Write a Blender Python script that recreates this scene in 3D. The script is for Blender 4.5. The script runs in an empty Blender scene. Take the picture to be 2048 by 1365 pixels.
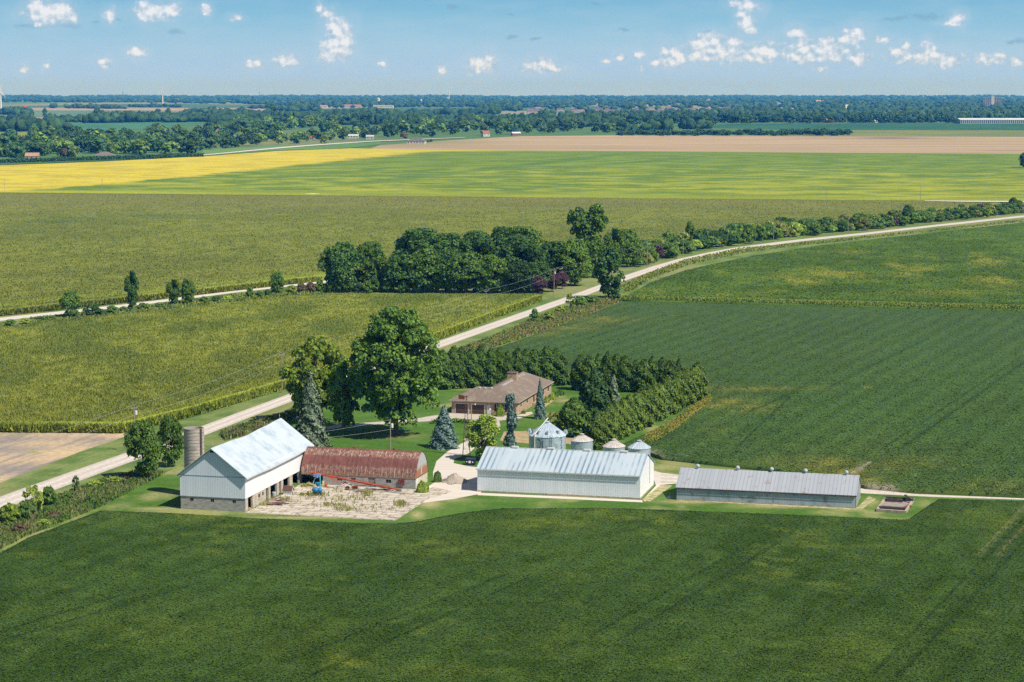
import bpy, bmesh, math, random
import numpy as np
from mathutils import Vector, Matrix

random.seed(7)
rng = np.random.default_rng(11)
SC = bpy.context.scene
COL = SC.collection

# ---------------------------------------------------------------- camera
F, Y0, CH = 4200.0, 180.0, 74.0            # focal length in photo pixels, eye-level row, drone height (m)
PITCH = math.atan((682.5 - Y0) / F)
cp, sp = math.cos(PITCH), math.sin(PITCH)
cam_d = bpy.data.cameras.new('camera')
cam = bpy.data.objects.new('camera', cam_d)
COL.objects.link(cam)
cam.location = (0, 0, CH)
cam.rotation_euler = (math.pi / 2 - PITCH, 0, 0)
cam_d.sensor_width = 36.0
cam_d.lens = F / 2048 * 36
cam_d.clip_start = 1.0
cam_d.clip_end = 90000.0
SC.camera = cam
SC.view_settings.view_transform = 'Standard'
SC.view_settings.look = 'None'
SC.view_settings.exposure = .14
SC.view_settings.gamma = 1.0
SC.cycles.max_bounces = 6
SC.cycles.diffuse_bounces = 3
SC.cycles.glossy_bounces = 2
SC.cycles.transparent_max_bounces = 8
SC.cycles.volume_bounces = 0
SC.render.filter_size = 1.15
SC.cycles.use_denoising = False

def S(h):
    """sRGB hex to linear rgb"""
    v = [int(h[i:i + 2], 16) / 255 for i in (0, 2, 4)]
    return tuple(c / 12.92 if c <= .04045 else ((c + .055) / 1.055) ** 2.4 for c in v)

# ---------------------------------------------------------------- sun and sky
ELEV = math.radians(52)
HX, HY = -.82, .572
sun_d = bpy.data.lights.new('sun', 'SUN')
sun_d.energy = 5.0
sun_d.angle = math.radians(.55)
sun_d.color = (1.0, .94, .85)
sun = bpy.data.objects.new('sun', sun_d)
COL.objects.link(sun)
LD = Vector((HX * math.cos(ELEV), HY * math.cos(ELEV), -math.sin(ELEV)))
sun.rotation_euler = LD.to_track_quat('-Z', 'Y').to_euler()
sun.location = (150, -80, 250)

HAZE_DENSITY = 5.6e-5
HAZE_COLOR = (.05, .36, 1.0)

def pixdir(x, y):
    u = (x - 1024) / F
    v = (682.5 - y) / F
    return (u, cp + v * sp, -sp + v * cp)

def build_world():
    w = bpy.data.worlds.new('World')
    SC.world = w
    w.use_nodes = True
    nt = w.node_tree
    N, L = nt.nodes, nt.links
    N.clear()
    out = N.new('ShaderNodeOutputWorld')
    sky = N.new('ShaderNodeTexSky')
    sky.sky_type = 'NISHITA'
    sky.sun_disc = False
    sky.sun_elevation = ELEV
    sky.sun_rotation = math.atan2(-HX, -HY)
    sky.air_density = 1.0
    sky.dust_density = .6
    sky.ozone_density = 2.0
    bg1 = N.new('ShaderNodeBackground')
    bg1.inputs[1].default_value = .075
    L.new(sky.outputs[0], bg1.inputs[0])
    tc = N.new('ShaderNodeTexCoord')
    sep = N.new('ShaderNodeSeparateXYZ')
    L.new(tc.outputs['Generated'], sep.inputs[0])
    def m(op, a, b=None, c=None, clamp=False):
        n = N.new('ShaderNodeMath')
        n.operation = op
        n.use_clamp = clamp
        for i, v in enumerate((a, b, c)):
            if v is None:
                continue
            if isinstance(v, (int, float)):
                n.inputs[i].default_value = v
            else:
                L.new(v, n.inputs[i])
        return n.outputs[0]
    def vm(op, a, b):
        n = N.new('ShaderNodeVectorMath')
        n.operation = op
        for i, v in enumerate((a, b)):
            if isinstance(v, tuple):
                n.inputs[i].default_value = v
            else:
                L.new(v, n.inputs[i])
        return n
    X, Y, Z = sep.outputs
    ys = m('MAXIMUM', Y, .05)
    a = m('DIVIDE', X, ys)
    b = m('DIVIDE', Z, ys)
    comb = N.new('ShaderNodeCombineXYZ')
    L.new(a, comb.inputs[0])
    L.new(b, comb.inputs[1])
    ab = comb.outputs[0]
    # clear-sky gradient of the lowest few degrees
    rmp = N.new('ShaderNodeValToRGB')
    L.new(m('MULTIPLY', b, 10.0, clamp=True), rmp.inputs[0])
    el = rmp.color_ramp.elements
    el[0].position = 0.0
    el[0].color = (*S('abc6ec'), 1)
    el[1].position = .9
    el[1].color = (*S('4f97c4'), 1)
    for p, h in ((.07, 'abc8e8'), (.20, 'a4c8e1'), (.34, '8cbfdb'), (.48, '72b0d4')):
        e = el.new(p)
        e.color = (*S(h), 1)
    def noise(vec, scale, detail=6, rough=.55):
        n = N.new('ShaderNodeTexNoise')
        n.inputs['Scale'].default_value = scale
        n.inputs['Detail'].default_value = detail
        n.inputs['Roughness'].default_value = rough
        L.new(vec, n.inputs['Vector'])
        return n
    # cumulus: (x, y, rx, ry, brightness) in photo pixels turned to directions
    CL = [(95, 25, 42, 22, 1), (72, 12, 22, 16, 1), (122, 22, 26, 20, .95), (148, 34, 9, 11, .7), (80, 47, 12, 6, .5),
          (220, 30, 14, 16, .9), (300, 24, 30, 17, .9), (338, 20, 28, 18, .85), (288, 10, 16, 10, .8), (412, 17, 11, 13, .8),
          (470, 35, 16, 7, .5), (655, 26, 20, 12, .55), (640, 16, 10, 12, .6), (676, 60, 24, 24, .95), (664, 50, 14, 14, .95),
          (672, 95, 28, 26, .95), (690, 82, 18, 24, .9), (656, 118, 16, 10, .9), (274, 107, 20, 9, .8), (268, 101, 10, 7, .8),
          (575, 123, 22, 12, .9), (568, 119, 13, 9, .9), (512, 128, 17, 9, .8), (500, 133, 18, 5, .7), (46, 138, 12, 9, .6), (91, 134, 8, 10, .5),
          (208, 124, 18, 8, .5), (215, 134, 14, 6, .4), (766, 129, 8, 8, .6), (884, 138, 12, 11, .45),
          (962, 132, 34, 18, .6), (978, 120, 16, 16, .65), (945, 124, 12, 14, .6), (1068, 130, 18, 14, .55), (1090, 132, 20, 16, .6), (1106, 138, 20, 8, .5),
          (1241, 117, 14, 9, .7), (1212, 124, 12, 6, .55), (1276, 112, 14, 10, .5), (1282, 138, 6, 7, .5),
          (1355, 112, 18, 22, .8), (1345, 125, 24, 12, .75), (1312, 124, 14, 12, .6), (1400, 90, 22, 22, .85), (1392, 110, 18, 14, .8), (1425, 82, 22, 18, .85),
          (1455, 100, 22, 20, .75), (1470, 85, 18, 14, .75), (1530, 102, 26, 22, .85), (1500, 110, 28, 14, .75), (1545, 110, 20, 14, .8),
          (1495, 12, 24, 15, .8), (1478, 30, 12, 10, .8), (1492, 46, 20, 18, .9), (1505, 60, 10, 10, .85), (1470, 5, 16, 8, .7),
          (1592, 66, 20, 14, .7), (1610, 95, 26, 20, .65), (1590, 115, 26, 14, .65), (1655, 90, 20, 22, .75), (1665, 110, 20, 12, .7), (1710, 70, 24, 18, .85), (1690, 80, 18, 12, .8),
          (1718, 118, 24, 18, .65), (1768, 78, 16, 8, .7), (1800, 105, 26, 12, .55), (1812, 92, 14, 10, .6), (1640, 137, 18, 6, .5),
          (1862, 112, 22, 18, .75), (1895, 125, 26, 13, .75), (1855, 92, 10, 14, .6), (1912, 40, 16, 12, 1.1), (1905, 48, 20, 5, .95),
          (1965, 118, 24, 12, .5), (2000, 112, 16, 10, .5), (2035, 125, 16, 12, .5), (1330, 105, 10, 14, .6),
          (1430, 106, 105, 26, .0), (1640, 106, 120, 27, .0), (1850, 116, 95, 20, .0), (1080, 136, 60, 12, .0), (1985, 118, 60, 14, .0), (100, 28, 60, 18, .0), (310, 26, 60, 16, .0)]
    GR = [(470, 36, 22, 7), (350, 63, 22, 8), (1025, 75, 15, 5), (1070, 77, 15, 4), (1800, 40, 40, 6), (1780, 41, 26, 5), (1850, 34, 40, 8), (905, 12, 14, 8), (1248, 60, 14, 5),
          (1022, 30, 8, 4), (655, 30, 26, 9), (60, 52, 40, 6), (130, 50, 40, 7), (190, 44, 12, 5), (2035, 82, 24, 7), (1190, 4, 12, 4), (855, 3, 10, 4), (240, 42, 10, 4), (1420, 64, 18, 5)]
    def cloudmask(cl, jitter):
        base = None
        for c in cl:
            d = pixdir(c[0], c[1])
            s = vm('SUBTRACT', jitter, (d[0] / d[1], d[2] / d[1], 0))
            s = vm('MULTIPLY', s.outputs[0], (F / (c[2] * 1.1), F / (c[3] * 1.1), 0))
            ln = N.new('ShaderNodeVectorMath')
            ln.operation = 'LENGTH'
            L.new(s.outputs[0], ln.inputs[0])
            q = ln.outputs['Value']
            if len(c) > 4 and c[4] < 1:
                q = m('ADD', q, (1 - c[4]) * .35)
            base = q if base is None else m('SMOOTH_MIN', base, q, .35)
        return base
    w1 = noise(ab, 75, 4, .6)
    wob = vm('MULTIPLY', vm('SUBTRACT', w1.outputs['Color'], (.5, .5, .5)).outputs[0], (.0055, .0045, 0))
    w2 = noise(ab, 260, 4, .6)
    wob2 = vm('MULTIPLY', vm('SUBTRACT', w2.outputs['Color'], (.5, .5, .5)).outputs[0], (.0026, .0022, 0))
    jit = vm('ADD', vm('ADD', ab, wob.outputs[0]).outputs[0], wob2.outputs[0]).outputs[0]
    fld = cloudmask(CL, jit)
    nz = noise(ab, 260, 7, .56)
    dens = m('SUBTRACT', m('ADD', 1.22, m('MULTIPLY', m('SUBTRACT', nz.outputs[0], .5), 1.5)), fld)
    mr = N.new('ShaderNodeMapRange')
    mr.interpolation_type = 'SMOOTHSTEP'
    L.new(dens, mr.inputs[0])
    mr.inputs[1].default_value = -.05
    mr.inputs[2].default_value = .62
    alpha = m('MULTIPLY', mr.outputs[0], .93)
    # thicker and higher parts of a cloud are whiter, its thin feet fade into blue grey
    up = vm('ADD', ab, (.0010, .0020, 0)).outputs[0]
    nz2 = noise(up, 260, 4, .5)
    lit = m('ADD', m('MULTIPLY', m('SUBTRACT', nz.outputs[0], nz2.outputs[0]), 1.3), m('MULTIPLY', dens, .7), clamp=True)
    cr = N.new('ShaderNodeValToRGB')
    L.new(lit, cr.inputs[0])
    cr.color_ramp.elements[0].position = 0.0
    cr.color_ramp.elements[0].color = (*S('a3c1d7'), 1)
    cr.color_ramp.elements[1].position = .75
    cr.color_ramp.elements[1].color = (*S('eceff4'), 1)
    e = cr.color_ramp.elements.new(.4)
    e.color = (*S('c9d6e4'), 1)
    gf = cloudmask(GR, jit)
    mr2 = N.new('ShaderNodeMapRange')
    mr2.interpolation_type = 'SMOOTHSTEP'
    L.new(m('SUBTRACT', m('ADD', 1.0, m('MULTIPLY', m('SUBTRACT', nz.outputs[0], .5), 1.6)), gf), mr2.inputs[0])
    mr2.inputs[1].default_value = 0.0
    mr2.inputs[2].default_value = .8
    def mix(f, c1, c2):
        n = N.new('ShaderNodeMixRGB')
        if isinstance(f, (int, float)):
            n.inputs[0].default_value = f
        else:
            L.new(f, n.inputs[0])
        for i, v in ((1, c1), (2, c2)):
            if isinstance(v, tuple):
                n.inputs[i].default_value = (*v, 1)
            else:
                L.new(v, n.inputs[i])
        return n.outputs[0]
    # thin veil near the horizon
    veil = noise(vm('MULTIPLY', ab, (14.0, 60.0, 1)).outputs[0], 2.0, 4, .5)
    c0 = mix(m('MULTIPLY', m('SUBTRACT', veil.outputs[0], .42, clamp=True), .9), rmp.outputs[0], S('b4cfe1'))
    c1 = mix(m('MULTIPLY', mr2.outputs[0], .62), c0, S('7faac6'))
    mr3 = N.new('ShaderNodeMapRange')
    mr3.interpolation_type = 'SMOOTHSTEP'
    nz3 = noise(ab, 120, 4, .6)
    L.new(m('SUBTRACT', m('ADD', 2.25, m('MULTIPLY', m('SUBTRACT', nz3.outputs[0], .5), 2.2)), fld), mr3.inputs[0])
    mr3.inputs[1].default_value = 0.0
    mr3.inputs[2].default_value = 1.5
    c1 = mix(m('MULTIPLY', mr3.outputs[0], .3), c1, S('bdd2e6'))
    c2 = mix(alpha, c1, cr.outputs[0])
    bg2 = N.new('ShaderNodeBackground')
    bg2.inputs[1].default_value = .93
    L.new(c2, bg2.inputs[0])
    mx = N.new('ShaderNodeMixShader')
    blend = N.new('ShaderNodeMapRange')
    L.new(Z, blend.inputs[0])
    blend.inputs[1].default_value = .07
    blend.inputs[2].default_value = .22
    L.new(blend.outputs[0], mx.inputs[0])
    L.new(bg2.outputs[0], mx.inputs[1])
    L.new(bg1.outputs[0], mx.inputs[2])
    L.new(mx.outputs[0], out.inputs[0])
build_world()

# ---------------------------------------------------------------- photo pixel -> ground, and heights
def G(x, y, z=0.0):
    d = pixdir(x, y)
    t = (z - CH) / d[2]
    return Vector((t * d[0], t * d[1], z))

def proj(p):
    zz = p[2] - CH
    cz = p[1] * cp - zz * sp
    cy = p[1] * sp + zz * cp
    return 1024 + F * p[0] / cz, 682.5 - F * cy / cz, cz

def HT(base, ytop):
    lo, hi = 0.0, 300.0
    for _ in range(50):
        mid = (lo + hi) / 2
        if proj((base[0], base[1], mid))[1] > ytop:
            lo = mid
        else:
            hi = mid
    return lo

def MPP(base):
    return proj(base)[2] / F          # metres per photo pixel at that place

TH = math.radians(-14)
U = Vector((math.cos(TH), math.sin(TH), 0))
V = Vector((-math.sin(TH), math.cos(TH), 0))
def tloc(o, w):
    d = Vector(w) - Vector(o)
    return d.dot(U), d.dot(V)
def along(o, dr, px):
    """distance from ground point o along dr where photo column px is reached"""
    k = (px - 1024) / F
    return (k * (o.y * cp + CH * sp) - o.x) / (dr.x - k * dr.y * cp)

# ---------------------------------------------------------------- materials
MATS = {}
def newmat(name):
    mt = bpy.data.materials.new(name)
    mt.use_nodes = True
    nt = mt.node_tree
    nt.nodes.clear()
    out = nt.nodes.new('ShaderNodeOutputMaterial')
    bs = nt.nodes.new('ShaderNodeBsdfPrincipled')
    nt.links.new(bs.outputs[0], out.inputs[0])
    return mt, nt, bs, out

def nmath(nt, op, a, b=None, clamp=False):
    n = nt.nodes.new('ShaderNodeMath')
    n.operation = op
    n.use_clamp = clamp
    for i, v in enumerate((a, b)):
        if v is None:
            continue
        if isinstance(v, (int, float)):
            n.inputs[i].default_value = v
        else:
            nt.links.new(v, n.inputs[i])
    return n.outputs[0]

def nmix(nt, f, a, b, mode='MIX'):
    n = nt.nodes.new('ShaderNodeMixRGB')
    n.blend_type = mode
    for i, v in enumerate((f, a, b)):
        if isinstance(v, (int, float)):
            n.inputs[i].default_value = v if i == 0 else (v, v, v, 1)
        elif isinstance(v, tuple):
            n.inputs[i].default_value = (*v[:3], 1)
        else:
            nt.links.new(v, n.inputs[i])
    return n.outputs[0]

def coords(nt, stretch=(1, 1, 1), rot=0.0):
    tc = nt.nodes.new('ShaderNodeTexCoord')
    mp = nt.nodes.new('ShaderNodeMapping')
    mp.inputs['Scale'].default_value = stretch
    mp.inputs['Rotation'].default_value = (0, 0, rot)
    nt.links.new(tc.outputs['Object'], mp.inputs[0])
    return mp.outputs[0]

def nnoise(nt, vec, scale, detail=4, rough=.55):
    n = nt.nodes.new('ShaderNodeTexNoise')
    n.inputs['Scale'].default_value = scale
    n.inputs['Detail'].default_value = detail
    n.inputs['Roughness'].default_value = rough
    nt.links.new(vec, n.inputs['Vector'])
    return n.outputs[0]

def nramp(nt, f, lo, hi):
    n = nt.nodes.new('ShaderNodeMapRange')
    n.interpolation_type = 'SMOOTHSTEP'
    nt.links.new(f, n.inputs[0])
    n.inputs[1].default_value = lo
    n.inputs[2].default_value = hi
    return n.outputs[0]

def nbump(nt, bs, h, strength=.4, dist=.05):
    b = nt.nodes.new('ShaderNodeBump')
    b.inputs['Strength'].default_value = strength
    b.inputs['Distance'].default_value = dist
    nt.links.new(h, b.inputs['Height'])
    nt.links.new(b.outputs[0], bs.inputs['Normal'])

def M(name, c1, c2=None, scale=1.0, rough=.85, lo=.35, hi=.65, stretch=(1, 1, 1), bump=0.0, metal=0.0, c3=None, scale3=.2, lo3=.5, hi3=.7, spec=.3):
    if name in MATS:
        return MATS[name]
    mt, nt, bs, _ = newmat(name)
    bs.inputs['Roughness'].default_value = rough
    bs.inputs['Metallic'].default_value = metal
    bs.inputs['Specular IOR Level'].default_value = spec
    c1 = S(c1) if isinstance(c1, str) else c1
    if c2 is None:
        c2 = tuple(v * .8 for v in c1)
    c2 = S(c2) if isinstance(c2, str) else c2
    v = coords(nt, stretch)
    f = nnoise(nt, v, scale, 5, .6)
    c = nmix(nt, nramp(nt, f, lo, hi), c1, c2)
    if c3 is not None:
        c3 = S(c3) if isinstance(c3, str) else c3
        c = nmix(nt, nramp(nt, nnoise(nt, v, scale3, 4, .6), lo3, hi3), c, c3)
    nt.links.new(c, bs.inputs['Base Color'])
    if bump:
        nbump(nt, bs, f, bump, .1)
    MATS[name] = mt
    return mt

def corrugated(name, c1, c2, pitch=.3, axis=0, depth=.35, rough=.45, stain=None, stain_scale=.3, slo=.5, shi=.7, metal=0.0, band=None, bandpitch=2.4):
    """ribbed sheet: ribs run across the given local axis"""
    if name in MATS:
        return MATS[name]
    mt, nt, bs, _ = newmat(name)
    bs.inputs['Roughness'].default_value = rough
    bs.inputs['Metallic'].default_value = metal
    tc = nt.nodes.new('ShaderNodeTexCoord')
    sep = nt.nodes.new('ShaderNodeSeparateXYZ')
    nt.links.new(tc.outputs['Object'], sep.inputs[0])
    t = nmath(nt, 'FRACT', nmath(nt, 'DIVIDE', sep.outputs[axis], pitch))
    rib = nmath(nt, 'ABSOLUTE', nmath(nt, 'SUBTRACT', t, .5))
    line = nramp(nt, rib, .36, .5)
    # every sheet weathers a little differently
    sid = nmath(nt, 'FLOOR', nmath(nt, 'DIVIDE', sep.outputs[axis], .9))
    wn = nt.nodes.new('ShaderNodeTexWhiteNoise')
    wn.noise_dimensions = '1D'
    nt.links.new(sid, wn.inputs['W'])
    c1, c2 = S(c1), S(c2)
    c = nmix(nt, line, c1, c2)
    c = nmix(nt, nmath(nt, 'MULTIPLY', wn.outputs['Value'], .35), c, c2)
    if band:  # panel sheen painted as colour stripes
        bt = nmath(nt, 'FRACT', nmath(nt, 'DIVIDE', sep.outputs[axis], bandpitch))
        nzb = nnoise(nt, coords(nt, (.25, .12, .12)), 1.0, 3)
        bm = nmath(nt, 'MULTIPLY', nramp(nt, nmath(nt, 'ABSOLUTE', nmath(nt, 'SUBTRACT', bt, .5)), .22, .42), nramp(nt, nzb, .34, .62))
        c = nmix(nt, bm, c, S(band))
    if stain:
        v = coords(nt, (1, 1, 1))
        nz = nnoise(nt, v, stain_scale, 6, .65)
        c = nmix(nt, nramp(nt, nz, slo, shi), c, S(stain))
    nt.links.new(c, bs.inputs['Base Color'])
    nbump(nt, bs, line, depth, .03)
    MATS[name] = mt
    return mt

def leafmat(name, c1, c2, trans=.22, vary=.35):
    if name in MATS:
        return MATS[name]
    mt, nt, bs, out = newmat(name)
    bs.inputs['Roughness'].default_value = .75
    bs.inputs['Specular IOR Level'].default_value = .18
    geo = nt.nodes.new('ShaderNodeNewGeometry')
    oi = nt.nodes.new('ShaderNodeObjectInfo')
    c1 = tuple(v * 1.6 for v in S(c1))
    c2 = tuple(v * 1.6 for v in S(c2))
    c = nmix(nt, geo.outputs['Random Per Island'], c1, c2)
    br = nmath(nt, 'ADD', 1 - vary / 2, nmath(nt, 'MULTIPLY', oi.outputs['Random'], vary))
    c = nmix(nt, 1.0, c, br, 'MULTIPLY')
    nt.links.new(c, bs.inputs['Base Color'])
    tr = nt.nodes.new('ShaderNodeBsdfTranslucent')
    nt.links.new(nmix(nt, 1.0, c, (1.1, 1.15, .6), 'MULTIPLY'), tr.inputs[0])
    mx = nt.nodes.new('ShaderNodeMixShader')
    mx.inputs[0].default_value = trans
    nt.links.new(bs.outputs[0], mx.inputs[1])
    nt.links.new(tr.outputs[0], mx.inputs[2])
    nt.links.new(mx.outputs[0], out.inputs[0])
    MATS[name] = mt
    return mt

def colmat(name, grain=1.0, amount=.5, trans=0.0, bump=.5, island=.45, bdist=.3, stretch=(1, 1, 1)):
    """plant or soil colour from the mesh colour attribute, with fine grain"""
    if name in MATS:
        return MATS[name]
    mt, nt, bs, out = newmat(name)
    bs.inputs['Roughness'].default_value = .9
    bs.inputs['Specular IOR Level'].default_value = .15
    at = nt.nodes.new('ShaderNodeAttribute')
    at.attribute_name = 'col'
    v = coords(nt, stretch)
    f = nnoise(nt, v, grain, 3, .7)
    g = nmath(nt, 'ADD', 1 - amount / 2, nmath(nt, 'MULTIPLY', nramp(nt, f, .3, .7), amount))
    c = nmix(nt, 1.0, at.outputs['Color'], g, 'MULTIPLY')
    if island:
        geo = nt.nodes.new('ShaderNodeNewGeometry')
        k = nmath(nt, 'ADD', 1 - island / 2, nmath(nt, 'MULTIPLY', geo.outputs['Random Per Island'], island))
        c = nmix(nt, 1.0, c, k, 'MULTIPLY')
    nt.links.new(c, bs.inputs['Base Color'])
    if bump:
        nbump(nt, bs, f, bump, bdist)
    if trans:
        tr = nt.nodes.new('ShaderNodeBsdfTranslucent')
        nt.links.new(c, tr.inputs[0])
        mx = nt.nodes.new('ShaderNodeMixShader')
        mx.inputs[0].default_value = trans
        nt.links.new(bs.outputs[0], mx.inputs[1])
        nt.links.new(tr.outputs[0], mx.inputs[2])
        nt.links.new(mx.outputs[0], out.inputs[0])
    MATS[name] = mt
    return mt

# ---------------------------------------------------------------- mesh helpers
def link(o, parent=None):
    COL.objects.link(o)
    if parent is not None:
        o.parent = parent
    return o

def tag(o, label=None, cat=None, group=None, kind=None):
    if label: o['label'] = label
    if cat: o['category'] = cat
    if group: o['group'] = group
    if kind: o['kind'] = kind
    return o

def thing(name, label, cat, loc=(0, 0, 0), rz=0.0, group=None):
    o = bpy.data.objects.new(name, None)
    o.empty_display_size = 1
    o.location = loc
    o.rotation_euler = (0, 0, rz)
    link(o)
    return tag(o, label, cat, group)

def fastmesh(name, verts, faces, mats, mi=None, col=None, smooth=False):
    """faces: (n,4) or (n,3) int array"""
    me = bpy.data.meshes.new(name)
    verts = np.asarray(verts, np.float32)
    faces = np.asarray(faces, np.int32)
    n, k = faces.shape
    me.vertices.add(len(verts))
    me.vertices.foreach_set('co', verts.ravel())
    me.loops.add(n * k)
    me.loops.foreach_set('vertex_index', faces.ravel())
    me.polygons.add(n)
    me.polygons.foreach_set('loop_start', np.arange(0, n * k, k, dtype=np.int32))
    me.polygons.foreach_set('loop_total', np.full(n, k, np.int32))
    if mi is not None:
        me.polygons.foreach_set('material_index', np.asarray(mi, np.int32))
    if smooth:
        me.polygons.foreach_set('use_smooth', np.ones(n, bool))
    for mt in mats:
        me.materials.append(mt)
    if col is not None:
        a = me.color_attributes.new('col', 'FLOAT_COLOR', 'POINT')
        c = np.ones((len(verts), 4), np.float32)
        c[:, :3] = col
        a.data.foreach_set('color', c.ravel())
    me.update(calc_edges=True)
    me.validate()
    return me

class MB:
    """collects simple shapes into one mesh"""
    def __init__(s):
        s.v, s.f, s.m = [], [], []
    def add(s, vs, fs, m=0):
        b = len(s.v)
        s.v += [tuple(v) for v in vs]
        for f in fs:
            s.f.append([b + i for i in f])
            s.m.append(m)
        return s
    def box(s, x0, x1, y0, y1, z0, z1, m=0):
        return s.add([(x, y, z) for z in (z0, z1) for y in (y0, y1) for x in (x0, x1)],
                     [(0, 2, 3, 1), (4, 5, 7, 6), (0, 1, 5, 4), (2, 6, 7, 3), (0, 4, 6, 2), (1, 3, 7, 5)], m)
    def obox(s, c, ax, ay, az, m=0):
        c, ax, ay, az = Vector(c), Vector(ax), Vector(ay), Vector(az)
        return s.add([c + ax * i + ay * j + az * k for k in (-1, 1) for j in (-1, 1) for i in (-1, 1)],
                     [(0, 2, 3, 1), (4, 5, 7, 6), (0, 1, 5, 4), (2, 6, 7, 3), (0, 4, 6, 2), (1, 3, 7, 5)], m)
    def poly(s, pts, m=0):
        return s.add(pts, [list(range(len(pts)))], m)
    def prism(s, pts, d, m=0):
        d = Vector(d)
        n = len(pts)
        vs = [Vector(p) for p in pts] + [Vector(p) + d for p in pts]
        fs = [list(range(n))[::-1], list(range(n, 2 * n))] + [(i, (i + 1) % n, n + (i + 1) % n, n + i) for i in range(n)]
        return s.add(vs, fs, m)
    def tube(s, p0, p1, r0, r1=None, n=8, m=0, cap=True):
        p0, p1 = Vector(p0), Vector(p1)
        r1 = r0 if r1 is None else r1
        d = (p1 - p0).normalized()
        a = d.orthogonal().normalized()
        b = d.cross(a)
        vs = []
        for p, r in ((p0, r0), (p1, r1)):
            vs += [p + (a * math.cos(2 * math.pi * i / n) + b * math.sin(2 * math.pi * i / n)) * r for i in range(n)]
        fs = [(i, (i + 1) % n, n + (i + 1) % n, n + i) for i in range(n)]
        if cap:
            fs += [list(range(n))[::-1], list(range(n, 2 * n))]
        return s.add(vs, fs, m)
    def lathe(s, prof, n=24, c=(0, 0, 0), m=0, cap=True):
        vs = []
        for r, z in prof:
            vs += [(c[0] + r * math.cos(2 * math.pi * i / n), c[1] + r * math.sin(2 * math.pi * i / n), c[2] + z) for i in range(n)]
        fs = []
        for k in range(len(prof) - 1):
            fs += [(k * n + i, k * n + (i + 1) % n, (k + 1) * n + (i + 1) % n, (k + 1) * n + i) for i in range(n)]
        if cap:
            fs += [list(range(n))[::-1], list(range((len(prof) - 1) * n, len(prof) * n))]
        return s.add(vs, fs, m)
    def build(s, name, mats, parent=None, smooth=False):
        if not isinstance(mats, (list, tuple)):
            mats = [mats]
        me = bpy.data.meshes.new(name)
        me.from_pydata(s.v, [], s.f)
        for mt in mats:
            me.materials.append(mt)
        me.polygons.foreach_set('material_index', s.m)
        if smooth:
            me.polygons.foreach_set('use_smooth', [True] * len(s.f))
        me.update()
        me.validate()
        o = bpy.data.objects.new(name, me)
        return link(o, parent)

def copy_tree(o, parent=None):
    c = o.copy()
    link(c)
    c.parent = parent
    for ch in list(o.children):
        copy_tree(ch, c)
    return c

# ---------------------------------------------------------------- value noise for plant-colour variation
def _h(i, j, s):
    v = np.sin(i * 127.1 + j * 311.7 + s * 74.7) * 43758.5453
    return v - np.floor(v)
def vnoise(x, y, s=0):
    i, j = np.floor(x), np.floor(y)
    u, v = x - i, y - j
    u, v = u * u * (3 - 2 * u), v * v * (3 - 2 * v)
    return (_h(i, j, s) * (1 - u) + _h(i + 1, j, s) * u) * (1 - v) + (_h(i, j + 1, s) * (1 - u) + _h(i + 1, j + 1, s) * u) * v
def fbm(x, y, s=0, o=4):
    t, a, n = 0, .5, 0
    for k in range(o):
        t = t + a * vnoise(x * 2 ** k, y * 2 ** k, s + k * 13)
        n += a
        a *= .5
    return t / n
def sstep(x, a, b):
    t = np.clip((x - a) / (b - a), 0, 1)
    return t * t * (3 - 2 * t)

def gnp(px, py, z=0.0):
    u = (px - 1024) / F
    v = (682.5 - py) / F
    dy = cp + v * sp
    dz = -sp + v * cp
    t = (z - CH) / dz
    return np.stack([t * u, t * dy, np.full_like(t, z)], -1)

def scan(poly, rows):
    """left and right ends of a photo-space outline on each row"""
    P = np.array(poly, float)
    l, r = [], []
    for y in rows:
        xs = []
        for (x0, y0), (x1, y1) in zip(P, np.roll(P, -1, 0)):
            if min(y0, y1) <= y <= max(y0, y1):
                if abs(y1 - y0) < 1e-9:
                    xs += [x0, x1]
                else:
                    xs.append(x0 + (x1 - x0) * (y - y0) / (y1 - y0))
        l.append(min(xs))
        r.append(max(xs))
    return np.array(l), np.array(r)

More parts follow.
